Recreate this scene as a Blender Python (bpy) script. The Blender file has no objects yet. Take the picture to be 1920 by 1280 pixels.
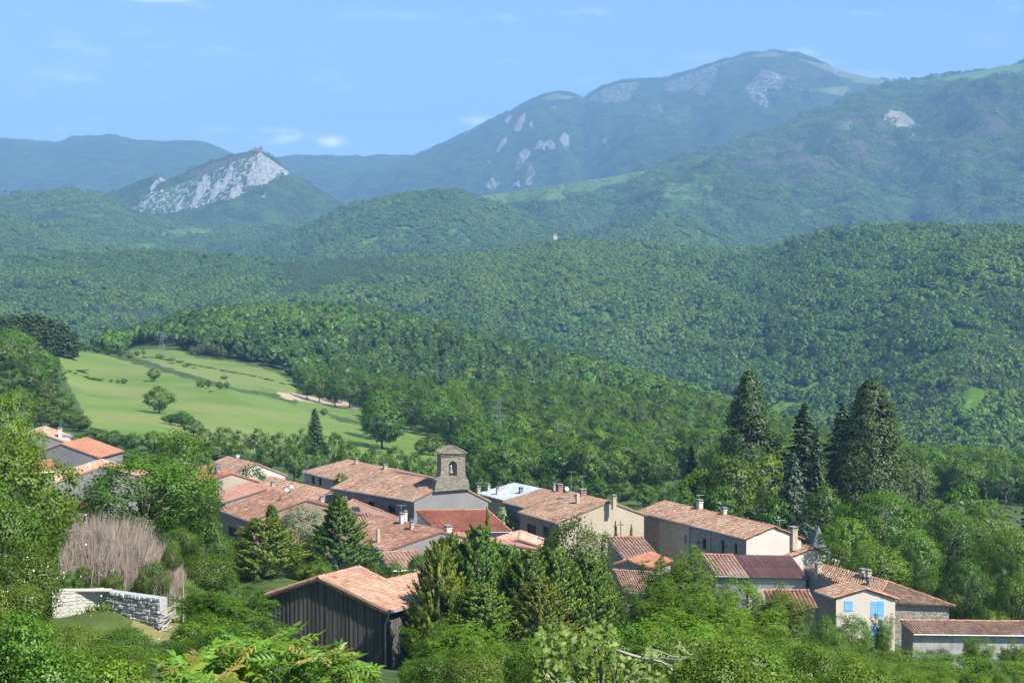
import bpy, math, random
import numpy as np
from mathutils import Vector

# ------------------------------------------------------------------ camera, sky, sun, exposure
sc = bpy.context.scene
F, Y0 = 3000.0, 520.0                      # focal length in px of a 1920 px wide frame; row of the horizon
PITCH = math.atan((640 - Y0) / F)
cd = bpy.data.cameras.new("camera"); cam = bpy.data.objects.new("camera", cd); sc.collection.objects.link(cam)
cd.sensor_width = 36.0; cd.lens = F * 36.0 / 1920.0; cd.clip_start = 0.5; cd.clip_end = 60000
cam.location = (0, 0, 0); cam.rotation_euler = (math.pi / 2 - PITCH, 0, 0)
sc.camera = cam
SUN_EL, SUN_AZ = math.radians(49), math.radians(130)      # azimuth clockwise from +Y (view direction)
w = bpy.data.worlds.new("World"); sc.world = w; w.use_nodes = True
nt = w.node_tree; bg = nt.nodes["Background"]
sky = nt.nodes.new("ShaderNodeTexSky"); sky.sky_type = 'NISHITA'; sky.sun_disc = False
sky.sun_elevation = SUN_EL; sky.sun_rotation = SUN_AZ; sky.altitude = 4500; sky.air_density = 1.0; sky.dust_density = 0.1; sky.ozone_density = 3.0
# thin fair-weather wisps: faint noise all round the sky and a few small clouds
tc = nt.nodes.new("ShaderNodeTexCoord"); mp = nt.nodes.new("ShaderNodeMapping"); mp.inputs['Scale'].default_value = (9, 9, 30)
nz = nt.nodes.new("ShaderNodeTexNoise"); nz.inputs['Scale'].default_value = 2.6; nz.inputs['Detail'].default_value = 7; nz.inputs['Roughness'].default_value = .62
nt.links.new(tc.outputs['Generated'], mp.inputs['Vector']); nt.links.new(mp.outputs[0], nz.inputs['Vector'])
mr = nt.nodes.new("ShaderNodeMapRange"); mr.inputs['From Min'].default_value = .58; mr.inputs['From Max'].default_value = .9; mr.inputs['To Max'].default_value = .22
nt.links.new(nz.outputs[0], mr.inputs['Value']); cur = mr.outputs[0]
for az, el, wx, wz, k in ((-12.6, 9.9, 1.7, .35, 1.3), (-8.4, 5.0, .8, .28, 1.2), (-6.4, 4.8, .5, .2, .8), (-10.2, 5.2, .6, .15, .25), (-4.6, 9.2, 1.6, .2, .12), (-1.3, 5.6, .5, .2, .7), (16.5, 8.0, .7, .25, .15), (-16, 7.0, 1.2, .2, .1), (-30, 12, 5, 1.2, 1), (35, 14, 6, 1.5, 1), (80, 20, 9, 3, 1), (-70, 25, 9, 3, 1), (150, 30, 9, 3, 1), (-140, 18, 8, 2, 1)):
    a_, e_ = math.radians(az), math.radians(el); dv = (math.sin(a_) * math.cos(e_), math.cos(a_) * math.cos(e_), math.sin(e_))
    sb = nt.nodes.new("ShaderNodeVectorMath"); sb.operation = 'SUBTRACT'; nt.links.new(tc.outputs['Generated'], sb.inputs[0]); sb.inputs[1].default_value = dv
    sm = nt.nodes.new("ShaderNodeVectorMath"); sm.operation = 'MULTIPLY'; nt.links.new(sb.outputs[0], sm.inputs[0]); q = 57.3; sm.inputs[1].default_value = (q / wx, q / wx, q / wz)
    ln = nt.nodes.new("ShaderNodeVectorMath"); ln.operation = 'LENGTH'; nt.links.new(sm.outputs[0], ln.inputs[0])
    m1 = nt.nodes.new("ShaderNodeMapRange"); m1.interpolation_type = 'SMOOTHSTEP'; nt.links.new(ln.outputs['Value'], m1.inputs['Value'])
    for kk, vv in zip(('From Min', 'From Max', 'To Min', 'To Max'), (0, 1.6, k, 0)): m1.inputs[kk].default_value = vv
    m2 = nt.nodes.new("ShaderNodeMapRange"); nt.links.new(nz.outputs[0], m2.inputs['Value'])
    for kk, vv in zip(('From Min', 'From Max', 'To Min', 'To Max'), (.36, .66, 0, .8)): m2.inputs[kk].default_value = vv
    mu = nt.nodes.new("ShaderNodeMath"); mu.operation = 'MULTIPLY'; nt.links.new(m1.outputs[0], mu.inputs[0]); nt.links.new(m2.outputs[0], mu.inputs[1])
    ma = nt.nodes.new("ShaderNodeMath"); ma.operation = 'MAXIMUM'; nt.links.new(cur, ma.inputs[0]); nt.links.new(mu.outputs[0], ma.inputs[1]); cur = ma.outputs[0]
mx = nt.nodes.new("ShaderNodeMixRGB"); mx.inputs['Color2'].default_value = (15, 14.5, 14.5, 1); mx.use_clamp = False
nt.links.new(cur, mx.inputs['Fac']); nt.links.new(sky.outputs[0], mx.inputs['Color1']); nt.links.new(mx.outputs[0], bg.inputs['Color'])
bg.inputs['Strength'].default_value = 0.115
sl = bpy.data.lights.new("sun", 'SUN'); sun = bpy.data.objects.new("sun", sl); sc.collection.objects.link(sun)
sl.energy = 4.2; sl.angle = math.radians(.5); sl.color = (1.0, .95, .87)
SUN = Vector((math.cos(SUN_EL) * math.sin(SUN_AZ), math.cos(SUN_EL) * math.cos(SUN_AZ), math.sin(SUN_EL)))
sun.rotation_euler = SUN.to_track_quat('Z', 'Y').to_euler(); sun.location = (200, -50, 300)
vs = sc.view_settings; vs.view_transform = 'Standard'; vs.look = 'None'; vs.exposure = 1.2; vs.gamma = 1.0; vs.use_curve_mapping = False
sc.cycles.use_denoising = True; sc.cycles.max_bounces = 6; sc.cycles.diffuse_bounces = 2; sc.cycles.glossy_bounces = 1
sc.cycles.transmission_bounces = 3; sc.cycles.volume_bounces = 0; sc.cycles.transparent_max_bounces = 8
sc.cycles.sample_clamp_indirect = 4.0; sc.cycles.use_adaptive_sampling = True; sc.cycles.adaptive_threshold = .02
HAZE_DENSITY, HAZE_COLOR = 1.1e-4, (0.31, 0.6, 1.0, 1)

# ------------------------------------------------------------------ helpers
rng = np.random.default_rng(11); random.seed(5)
COL = sc.collection
CP, SP = math.cos(PITCH), math.sin(PITCH)
def un(px, py, Y):
    """the point of the place seen at that spot of the photograph, Y metres ahead"""
    X = (px - 960) / F; V = (640 - py) / F
    dy = CP + V * SP; dz = -SP + V * CP
    return np.array([X * Y / dy, Y, dz * Y / dy])
def proj(x, y, z):
    d = y * CP - z * SP; v = z * CP + y * SP
    return 960 + F * x / d, 640 - F * v / d
def put(o, parent=None):
    COL.objects.link(o)
    if parent is not None: o.parent = parent
    return o
def tag(o, label=None, cat=None, group=None, kind=None):
    if label: o['label'] = label
    if cat: o['category'] = cat
    if group: o['group'] = group
    if kind: o['kind'] = kind
    return o
def empty(name, loc, label=None, cat=None, group=None):
    o = bpy.data.objects.new(name, None); COL.objects.link(o); o.location = loc; o.empty_display_size = .3
    return tag(o, label, cat, group)
def np_mesh(name, co, quads=None, tris=None, mats=(), attrs=None, normals=None, smooth=True, mat_idx=None):
    me = bpy.data.meshes.new(name)
    co = np.asarray(co, np.float32).reshape(-1, 3)
    nq = 0 if quads is None else len(quads); n3 = 0 if tris is None else len(tris)
    me.vertices.add(len(co)); me.vertices.foreach_set("co", co.ravel())
    idx = []; 
    if nq: idx.append(np.asarray(quads, np.int32).ravel())
    if n3: idx.append(np.asarray(tris, np.int32).ravel())
    idx = np.concatenate(idx); me.loops.add(len(idx)); me.loops.foreach_set("vertex_index", idx)
    me.polygons.add(nq + n3)
    st = np.concatenate([np.arange(nq) * 4, nq * 4 + np.arange(n3) * 3]).astype(np.int32)
    me.polygons.foreach_set("loop_start", st)
    if mat_idx is not None: me.polygons.foreach_set("material_index", np.asarray(mat_idx, np.int32))
    if not smooth: me.polygons.foreach_set("use_smooth", np.zeros(nq + n3, bool))
    else: me.polygons.foreach_set("use_smooth", np.ones(nq + n3, bool))
    me.update(calc_edges=True)
    for k, a in (attrs or {}).items():
        at = me.attributes.new(k, 'FLOAT', 'POINT'); at.data.foreach_set("value", np.asarray(a, np.float32))
    for m in mats: me.materials.append(m)
    if normals is not None: me.normals_split_custom_set_from_vertices(np.asarray(normals, np.float32).tolist())
    return me
class MB:
    """collects polygons, builds ONE mesh object"""
    def __init__(s): s.v = []; s.f = []; s.m = []
    def poly(s, pts, m=0):
        n = len(s.v); s.v += [tuple(map(float, p)) for p in pts]; s.f.append(tuple(range(n, n + len(pts)))); s.m.append(m)
    def prism(s, base, top, m=0, cap=True):
        """two rings of equal length"""
        n = len(s.v); k = len(base); s.v += [tuple(map(float, p)) for p in base] + [tuple(map(float, p)) for p in top]
        for i in range(k):
            j = (i + 1) % k; s.f.append((n + i, n + j, n + k + j, n + k + i)); s.m.append(m)
        if cap:
            s.f.append(tuple(range(n + k, n + 2 * k))); s.m.append(m)
            s.f.append(tuple(range(n + k - 1, n - 1, -1))); s.m.append(m)
    def box(s, c, ax, ay, az, m=0):
        """centre and three half-axis vectors"""
        c, ax, ay, az = map(np.asarray, (c, ax, ay, az))
        b = [c - ax - ay - az, c + ax - ay - az, c + ax + ay - az, c - ax + ay - az]
        s.prism(b, [p + 2 * az for p in b], m)
    def abox(s, x0, x1, y0, y1, z0, z1, m=0):
        s.box(((x0 + x1) / 2, (y0 + y1) / 2, (z0 + z1) / 2), ((x1 - x0) / 2, 0, 0), (0, (y1 - y0) / 2, 0), (0, 0, (z1 - z0) / 2), m)
    def tube(s, pts, rad, n=6, m=0):
        pts = [np.asarray(p, float) for p in pts]
        if np.isscalar(rad): rad = [rad] * len(pts)
        rings = []
        for i, p in enumerate(pts):
            t = pts[min(i + 1, len(pts) - 1)] - pts[max(i - 1, 0)]; t = t / (np.linalg.norm(t) + 1e-9)
            u = np.cross(t, (0, 0, 1)) if abs(t[2]) < .9 else np.cross(t, (1, 0, 0)); u /= np.linalg.norm(u); v = np.cross(t, u)
            rings.append([p + rad[i] * (math.cos(a) * u + math.sin(a) * v) for a in np.arange(n) * 2 * math.pi / n])
        b = len(s.v)
        for r in rings: s.v += [tuple(map(float, q)) for q in r]
        for i in range(len(rings) - 1):
            for j in range(n):
                k = (j + 1) % n; s.f.append((b + i * n + j, b + i * n + k, b + (i + 1) * n + k, b + (i + 1) * n + j)); s.m.append(m)
        s.f.append(tuple(b + j for j in range(n - 1, -1, -1))); s.m.append(m)
        s.f.append(tuple(b + (len(rings) - 1) * n + j for j in range(n))); s.m.append(m)
    def lathe(s, c, prof, n=14, m=0):
        b = len(s.v); c = np.asarray(c)
        for r, z in prof:
            s.v += [(c[0] + r * math.cos(a), c[1] + r * math.sin(a), c[2] + z) for a in np.arange(n) * 2 * math.pi / n]
        for i in range(len(prof) - 1):
            for j in range(n):
                k = (j + 1) % n; s.f.append((b + i * n + j, b + i * n + k, b + (i + 1) * n + k, b + (i + 1) * n + j)); s.m.append(m)
    def mesh(s, name, mats, org=(0, 0, 0), smooth=False):
        me = bpy.data.meshes.new(name)
        o = np.asarray(org, float)
        me.from_pydata([tuple(np.asarray(p) - o) for p in s.v], [], s.f)
        for m in (mats if isinstance(mats, (list, tuple)) else [mats]): me.materials.append(m)
        me.polygons.foreach_set("material_index", s.m)
        me.polygons.foreach_set("use_smooth", [smooth] * len(s.f))
        me.update(); return me
    def build(s, name, mats, parent=None, org=None, smooth=False):
        if org is None: org = parent.location if parent is not None and parent.parent is None else (parent.parent.location if parent is not None else (0, 0, 0))
        return put(bpy.data.objects.new(name, s.mesh(name, mats, org, smooth)), parent)

# ------------------------------------------------------------------ materials
def mat(name):
    m = bpy.data.materials.new(name); m.use_nodes = True; n = m.node_tree; b = n.nodes["Principled BSDF"]
    b.inputs['Roughness'].default_value = .85; b.inputs['Specular IOR Level'].default_value = .2
    return m, n, b
def N(n, t, **kw):
    x = n.nodes.new(t)
    for k, v in kw.items():
        if k in x.inputs: x.inputs[k].default_value = v
        else: setattr(x, k, v)
    return x
def ramp(n, stops):
    r = n.nodes.new("ShaderNodeValToRGB"); e = r.color_ramp.elements
    while len(e) < len(stops): e.new(.5)
    for el, (p, c) in zip(e, stops): el.position = p; el.color = (*c, 1)
    return r
def noise(n, scale, detail=4, rough=.6, coord='pos', vec=None):
    t = N(n, "ShaderNodeTexNoise", Scale=scale, Detail=detail, Roughness=rough)
    g = n.nodes.new("ShaderNodeNewGeometry") if coord == 'pos' else n.nodes.new("ShaderNodeTexCoord")
    n.links.new(vec if vec is not None else (g.outputs['Position'] if coord == 'pos' else g.outputs['Object']), t.inputs['Vector']); return t
def attr(n, name, typ='GEOMETRY'):
    a = n.nodes.new("ShaderNodeAttribute"); a.attribute_name = name; a.attribute_type = typ; return a
def mixc(n, fac, a, b, blend='MIX'):
    m = n.nodes.new("ShaderNodeMixRGB"); m.blend_type = blend
    for i, v in enumerate((fac, a, b)):
        if hasattr(v, 'is_output'): n.links.new(v, m.inputs[i])
        elif i == 0: m.inputs[0].default_value = v
        else: m.inputs[i].default_value = (*v, 1)
    return m
def mapr(n, v, a, b, c=0, d=1):
    m = N(n, "ShaderNodeMapRange"); n.links.new(v, m.inputs['Value'])
    for k, x in zip(('From Min', 'From Max', 'To Min', 'To Max'), (a, b, c, d)): m.inputs[k].default_value = x
    return m
def bump(n, b, h, strength=.5, dist=.05):
    x = N(n, "ShaderNodeBump", Strength=strength, Distance=dist); n.links.new(h, x.inputs['Height']); n.links.new(x.outputs[0], b.inputs['Normal']); return x
def plain(name, col, rough=.8, metal=0, var=.15, scale=3):
    m, n, b = mat(name); t = noise(n, scale)
    c = mixc(n, mapr(n, t.outputs[0], .3, .7).outputs[0], tuple(x * (1 - var) for x in col), tuple(min(1, x * (1 + var)) for x in col))
    n.links.new(c.outputs[0], b.inputs['Base Color']); b.inputs['Roughness'].default_value = rough; b.inputs['Metallic'].default_value = metal
    return m
def leafmat(name, dark, light, trans=.35, hue=.04, gold=None, val=.25, rough=.6):
    m, n, b = mat(name); n.nodes.remove(b); out = n.nodes["Material Output"]
    a = attr(n, "tint"); c = mixc(n, a.outputs['Fac'], dark, light)
    if gold: 
        g = attr(n, "tip"); c = mixc(n, mapr(n, g.outputs['Fac'], .45, 1.0).outputs[0], c.outputs[0], gold)
    oi = n.nodes.new("ShaderNodeObjectInfo")
    hs = n.nodes.new("ShaderNodeHueSaturation")
    n.links.new(mapr(n, oi.outputs['Random'], 0, 1, .5 - hue, .5 + hue * .6).outputs[0], hs.inputs['Hue'])
    mm = N(n, "ShaderNodeMath", operation='MULTIPLY'); n.links.new(oi.outputs['Random'], mm.inputs[0]); mm.inputs[1].default_value = 7.31
    fr = N(n, "ShaderNodeMath", operation='FRACT'); n.links.new(mm.outputs[0], fr.inputs[0])
    n.links.new(mapr(n, fr.outputs[0], 0, 1, 1 - val, 1 + val).outputs[0], hs.inputs['Value'])
    n.links.new(c.outputs[0], hs.inputs['Color'])
    d = N(n, "ShaderNodeBsdfDiffuse"); t = N(n, "ShaderNodeBsdfTranslucent"); g = N(n, "ShaderNodeBsdfGlossy", Roughness=.5)
    yl = mixc(n, .35, hs.outputs[0], (.16, .2, .01)); 
    n.links.new(hs.outputs[0], d.inputs['Color']); n.links.new(yl.outputs[0], t.inputs['Color'])
    s1 = N(n, "ShaderNodeMixShader"); s1.inputs[0].default_value = trans; n.links.new(d.outputs[0], s1.inputs[1]); n.links.new(t.outputs[0], s1.inputs[2])
    s2 = N(n, "ShaderNodeMixShader"); s2.inputs[0].default_value = .03; n.links.new(s1.outputs[0], s2.inputs[1]); n.links.new(g.outputs[0], s2.inputs[2])
    n.links.new(s2.outputs[0], out.inputs['Surface'])
    return m
M = {}
M['bark'] = plain('bark', (.09, .07, .055), .9, var=.4, scale=8)
M['greybark'] = plain('grey_bark', (.22, .2, .17), .9, var=.3, scale=9)
M['leaf'] = leafmat('leaf', (.05, .13, .014), (.15, .28, .026), trans=.45, hue=.025)
M['leaf_bright'] = leafmat('leaf_bright', (.075, .18, .014), (.19, .34, .022), trans=.47, hue=.018)
M['leaf_dark'] = leafmat('leaf_dark', (.042, .118, .014), (.125, .25, .022), trans=.44, hue=.02)
M['leaf_grey'] = leafmat('leaf_grey', (.075, .125, .055), (.19, .25, .115), hue=.02)
M['leaf_olive'] = leafmat('leaf_olive', (.075, .15, .016), (.185, .29, .032), trans=.45, hue=.02)
M['leaf_cream'] = leafmat('leaf_cream', (.15, .24, .08), (.45, .52, .28), hue=.02)
M['needle'] = leafmat('needle', (.03, .07, .024), (.09, .15, .04), trans=.2, hue=.02)
M['needle_blue'] = leafmat('needle_blue', (.05, .085, .058), (.12, .17, .105), trans=.2, hue=.02)
M['needle_seq'] = leafmat('needle_sequoia', (.034, .075, .02), (.1, .155, .036), trans=.22, hue=.02)
M['thuja'] = leafmat('thuja', (.035, .1, .014), (.12, .235, .026), trans=.3, hue=.015, gold=(.2, .29, .03))
M['thuja_gold'] = leafmat('thuja_gold', (.06, .12, .014), (.17, .24, .026), trans=.3, hue=.015, gold=(.33, .32, .03))
M['forest'] = leafmat('forest', (.058, .138, .02), (.105, .21, .03), trans=.3, hue=.025, val=.14)
M['forest_light'] = leafmat('forest_light', (.08, .168, .02), (.15, .26, .032), trans=.3, hue=.025, val=.14)
M['forest_near'] = leafmat('forest_near', (.045, .112, .02), (.095, .185, .03), trans=.32, hue=.02, val=.22)
M['forest_conifer'] = leafmat('forest_conifer', (.035, .085, .026), (.08, .145, .04), trans=.2, hue=.02)
M['reed'] = leafmat('reed', (.115, .095, .07), (.225, .185, .135), trans=.2, hue=.01)
M['petal'] = plain('petal', (.8, .76, .7), .6, var=.05)
M['iron'] = plain('iron', (.03, .03, .032), .6, .3)
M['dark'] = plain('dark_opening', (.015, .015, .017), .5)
M['glass'] = plain('window_glass', (.03, .035, .04), .12)
M['zinc'] = plain('zinc', (.42, .46, .5), .45, .6, var=.1)
M['plastic'] = plain('white_pipe', (.72, .75, .75), .4, var=.04)
M['woodold'] = plain('old_wood', (.1, .075, .055), .9, var=.4, scale=5)
M['blue'] = plain('blue_paint', (.2, .46, .8), .55, var=.06)
M['blue_trim'] = plain('blue_trim', (.26, .52, .84), .5, var=.04)
M['shutter_grey'] = plain('grey_green_paint', (.4, .46, .42), .6, var=.06)
M['pylon'] = plain('pylon_steel', (.2, .23, .23), .6, .2)
M['dishgrey'] = plain('dish_grey', (.42, .42, .42), .5, var=.05)
M['whitepaint'] = plain('white_paint', (.78, .76, .72), .6, var=.04)
M['deadwood'] = plain('dead_wood', (.34, .31, .27), .9, var=.25, scale=12)
def render_mat(name, col, stain=(.5, .45, .4), amt=.35, scale=.5):
    m, n, b = mat(name)
    t1 = noise(n, scale, 6, .65); t2 = noise(n, 6, 3)
    g = n.nodes.new("ShaderNodeNewGeometry"); mp = N(n, "ShaderNodeMapping"); mp.inputs['Scale'].default_value = (2.5, 2.5, .18); n.links.new(g.outputs['Position'], mp.inputs['Vector'])
    t3 = noise(n, 1.2, 5, .6, vec=mp.outputs[0])
    c = mixc(n, mapr(n, t1.outputs[0], .42, .72, 0, amt).outputs[0], col, tuple(a * s for a, s in zip(col, stain)))
    c = mixc(n, mapr(n, t3.outputs[0], .5, .75, 0, amt * .7).outputs[0], c.outputs[0], tuple(a * .55 for a in col))
    c = mixc(n, mapr(n, t2.outputs[0], .3, .7, 0, .12).outputs[0], c.outputs[0], tuple(min(1, a * 1.25) for a in col))
    n.links.new(c.outputs[0], b.inputs['Base Color']); bump(n, b, t2.outputs[0], .3, .02); return m
def stone_mat(name, cols, scale=3.2, mortar=(.4, .37, .32)):
    m, n, b = mat(name)
    g = n.nodes.new("ShaderNodeNewGeometry"); mp = N(n, "ShaderNodeMapping"); mp.inputs['Scale'].default_value = (1, 1, 1.5); n.links.new(g.outputs['Position'], mp.inputs['Vector'])
    v = N(n, "ShaderNodeTexVoronoi", Scale=scale); n.links.new(mp.outputs[0], v.inputs['Vector'])
    e = N(n, "ShaderNodeTexVoronoi", Scale=scale); e.feature = 'DISTANCE_TO_EDGE'; n.links.new(mp.outputs[0], e.inputs['Vector'])
    sp = n.nodes.new("ShaderNodeSeparateColor"); n.links.new(v.outputs['Color'], sp.inputs[0])
    r = ramp(n, [(i / (len(cols) - 1), c) for i, c in enumerate(cols)]); n.links.new(sp.outputs[0], r.inputs[0])
    t = noise(n, .6, 5); c = mixc(n, mapr(n, t.outputs[0], .45, .7, 0, .5).outputs[0], r.outputs[0], tuple(x * .6 for x in cols[0]))
    c = mixc(n, mapr(n, e.outputs['Distance'], .02, .09, 1, 0).outputs[0], c.outputs[0], mortar)
    n.links.new(c.outputs[0], b.inputs['Base Color']); bump(n, b, mapr(n, e.outputs['Distance'], 0, .15).outputs[0], .8, .05); return m
M['r_grey'] = render_mat('grey_render', (.25, .24, .225))
M['r_darkgrey'] = render_mat('dark_grey_render', (.26, .245, .23))
M['r_beige'] = render_mat('beige_render', (.46, .39, .29), amt=.3)
M['r_pale'] = render_mat('pale_render', (.6, .54, .46), amt=.15)
M['r_white'] = render_mat('white_render', (.6, .55, .47), amt=.12)
M['r_brown'] = render_mat('brown_render', (.3, .23, .17), amt=.5)
M['r_blotch'] = render_mat('blotched_render', (.36, .345, .33), stain=(1.7, 1.7, 1.7), amt=.9, scale=.9)
M['stone'] = stone_mat('rubble_stone', [(.2, .18, .15), (.33, .3, .26), (.42, .39, .34), (.27, .23, .18)])
M['stone_brown'] = stone_mat('brown_rubble', [(.22, .16, .11), (.33, .26, .19), (.28, .22, .17)])
M['ashlar'] = stone_mat('belfry_stone', [(.17, .15, .11), (.32, .29, .22), (.24, .21, .16), (.4, .36, .28)], 3.4, (.2, .175, .135))
M['slate'] = plain('slate', (.16, .17, .19), .5, var=.3, scale=4)
M['metalroof'] = plain('metal_roof', (.5, .54, .58), .5, .3, var=.22, scale=1.2)
def tile_mat(name, stops, lichen=(.34, .3, .25), amt=.5):
    m, n, b = mat(name); a = attr(n, "tint"); r = ramp(n, stops); n.links.new(a.outputs['Fac'], r.inputs[0])
    t = noise(n, .55, 6, .7); t2 = noise(n, 9, 3)
    c = mixc(n, mapr(n, t.outputs[0], .4, .65, 0, amt).outputs[0], r.outputs[0], lichen)
    c = mixc(n, mapr(n, t2.outputs[0], .35, .7, 0, .35).outputs[0], c.outputs[0], (.16, .11, .085))
    n.links.new(c.outputs[0], b.inputs['Base Color']); b.inputs['Roughness'].default_value = .9; return m
M['t_old'] = tile_mat('old_tiles', [(0, (0.116, 0.073, 0.050)), (.3, (0.241, 0.141, 0.094)), (.55, (0.347, 0.194, 0.128)), (.8, (0.445, 0.261, 0.171)), (1, (0.516, 0.378, 0.268))], (0.290, 0.226, 0.166), .75)
M['t_brown'] = tile_mat('brown_tiles', [(0, (0.126, 0.068, 0.048)), (.5, (0.258, 0.128, 0.084)), (.85, (0.346, 0.186, 0.124)), (1, (0.444, 0.306, 0.223))], (0.197, 0.134, 0.098), .4)
M['t_orange'] = tile_mat('orange_tiles', [(0, (0.336, 0.125, 0.070)), (.5, (0.469, 0.193, 0.110)), (1, (0.569, 0.276, 0.165))], (0.440, 0.287, 0.201), .35)
M['t_red'] = tile_mat('red_tiles', [(0, (0.278, 0.091, 0.055)), (.5, (0.400, 0.138, 0.081)), (1, (0.518, 0.222, 0.136))], (0.288, 0.157, 0.105), .3)
M['t_pink'] = tile_mat('pink_tiles', [(0, (0.305, 0.149, 0.106)), (.5, (0.402, 0.200, 0.143)), (1, (0.483, 0.273, 0.202))], (0.389, 0.234, 0.172), .4)
M['t_pale'] = tile_mat('pale_tiles', [(0, (0.313, 0.149, 0.099)), (.35, (0.481, 0.264, 0.180)), (.7, (0.584, 0.366, 0.257)), (1, (0.673, 0.477, 0.355))], (0.496, 0.361, 0.265), .4)
M['t_stripe'] = tile_mat('striped_tiles', [(0, (0.193, 0.108, 0.078)), (.5, (0.319, 0.185, 0.137)), (1, (0.474, 0.324, 0.240))], (0.349, 0.256, 0.201), .45)
M['t_ridge'] = tile_mat('ridge_tiles', [(0, (0.374, 0.144, 0.080)), (1, (0.550, 0.259, 0.155))], (0.391, 0.259, 0.181), .4)
M['t_corr'] = tile_mat('corrugated_sheet', [(0, (.13, .06, .06)), (.5, (.17, .08, .08)), (1, (.23, .12, .11))], (.2, .14, .13), .3)
def plank_mat():
    m, n, b = mat('dark_plank'); oi = n.nodes.new("ShaderNodeObjectInfo")
    g = n.nodes.new("ShaderNodeNewGeometry"); mp = N(n, "ShaderNodeMapping"); mp.inputs['Scale'].default_value = (9, 9, .5); n.links.new(g.outputs['Position'], mp.inputs['Vector'])
    t = noise(n, 2, 5, vec=mp.outputs[0]); c = mixc(n, mapr(n, t.outputs[0], .3, .7).outputs[0], (.022, .02, .02), (.12, .112, .106))
    c = mixc(n, mapr(n, oi.outputs['Random'], 0, 1, 0, .6).outputs[0], c.outputs[0], (.17, .162, .155))
    n.links.new(c.outputs[0], b.inputs['Base Color']); return m
M['plank'] = plank_mat()
# ------------------------------------------------------------------ ground: one sheet from the camera's slope to the wooded hill
def zc(py, Y): return -(py - Y0) / F * Y
CT = []
for px in (-300, 200, 700, 1200, 1700, 2200):
    CT += [(px, 2, -1.9), (px, 5, -2.6), (px, 12, -4.2), (px, 25, -6.9)]
CT += [(px, 45, z) for px, z in ((-200, -10), (300, -10.9), (900, -11.7), (1500, -11.8), (2100, -11.8))]
CT += [(px, 70, z) for px, z in ((-200, -13), (150, -16.5), (500, -16.6), (900, -17.6), (1500, -17.8), (2100, -18))]
CT += [(-200, 85, -15.5), (200, 84, -19.0), (90, 83, -18.8), (300, 83, -19.0), (140, 76, -17.4), (60, 74, -16.6), (240, 76, -17.5), (500, 85, -19.3), (900, 85, -21.5), (1700, 85, -21.6), (2100, 85, -21.6)]
CT += [(-200, 92, -15), (200, 90, -17.3), (330, 95, -18.6), (280, 115, -19.4), (0, 100, -16), (350, 125, -24.4), (200, 125, -21.8), (-200, 125, -19), (0, 125, -20.5)]
CT += [(1300, 110, -27), (1700, 115, -28.8), (2000, 115, -29.4), (900, 110, -26.8)]
CT += [(715, 127, -31.1), (600, 128, -30.3), (480, 130, -28.6), (900, 127, -31), (1300, 130, -31), (1700, 138, -34.4), (2100, 138, -35.4)]
CT += [(520, 142, -27.6), (640, 150, -29), (1660, 153, -36.2), (1900, 149, -36.8), (2200, 150, -36.5), (1180, 170, -36.4), (850, 160, -35)]
CT += [(600, 190, -36), (1000, 190, -37.5), (1400, 190, -38.5), (1700, 185, -39.5), (2000, 190, -41), (400, 215, -35.5), (100, 250, -36.5), (-200, 250, -34), (800, 235, -38), (1200, 230, -39.2), (1600, 240, -42), (1900, 240, -43.5)]
CT += [(100, 300, -38.3), (-200, 300, -34), (500, 310, -42), (900, 310, -46), (1300, 310, -48.5), (1700, 310, -52), (2100, 310, -54)]
CT += [(500, 430, -46.6), (300, 400, -38.5), (150, 420, -37), (-200, 420, -28), (830, 470, -53.6), (1060, 465, -54), (1300, 480, -57.6), (1600, 480, -61), (2000, 500, -67)]
CT += [(px, Y, zc(py, Y)) for px, py, Y in ((400, 740, 560), (150, 720, 560), (200, 690, 640), (130, 660, 660), (300, 690, 660), (480, 740, 600), (620, 800, 520), (420, 680, 760), (300, 655, 820),
        (540, 715, 700), (560, 740, 670), (670, 765, 640), (60, 655, 620), (0, 640, 600), (-250, 600, 600), (150, 655, 720))]
CT += [(700, 850, -49), (900, 750, -55.5), (1100, 680, -59.5), (1300, 640, -63.5), (1500, 640, -73), (1800, 640, -80), (2200, 640, -84), (1000, 560, -56.5), (780, 600, -52.8)]
CREST = [(-300, 640, 700), (0, 640, 760), (100, 665, 850), (200, 645, 930), (260, 617, 1000), (330, 600, 1050), (420, 588, 1100), (520, 579, 1150), (600, 575, 1150), (680, 579, 1150), (760, 594, 1100), (850, 615, 1050), (950, 638, 1000), (1050, 663, 950),
         (1150, 688, 900), (1250, 718, 850), (1350, 748, 800), (1450, 780, 760), (1600, 832, 720), (1800, 872, 760), (2000, 890, 800), (2250, 900, 800)]
for px, py, Y in CREST:
    z = zc(py, Y) - 8; CT.append((px, Y, z)); CT.append((px, Y * 1.3, z - 45)); CT.append((px, Y * 1.6, z - 95))
CT = np.array(CT, float)
def _tc(px, Y): return np.stack([np.asarray(px, float) / 350., 2.4 * np.log(np.asarray(Y, float))], -1)
def _ker(a, b):
    r2 = ((a[:, None, :] - b[None]) ** 2).sum(-1); return .5 * r2 * np.log(r2 + 1e-12)
_P = _tc(CT[:, 0], CT[:, 1]); _n = len(_P)
_A = np.zeros((_n + 3, _n + 3)); _A[:_n, :_n] = _ker(_P, _P) + np.eye(_n) * .004; _A[:_n, _n] = 1; _A[:_n, _n + 1:] = _P; _A[_n:, :_n] = _A[:_n, _n:].T
_W = np.linalg.solve(_A, np.concatenate([CT[:, 2], np.zeros(3)]))
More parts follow.
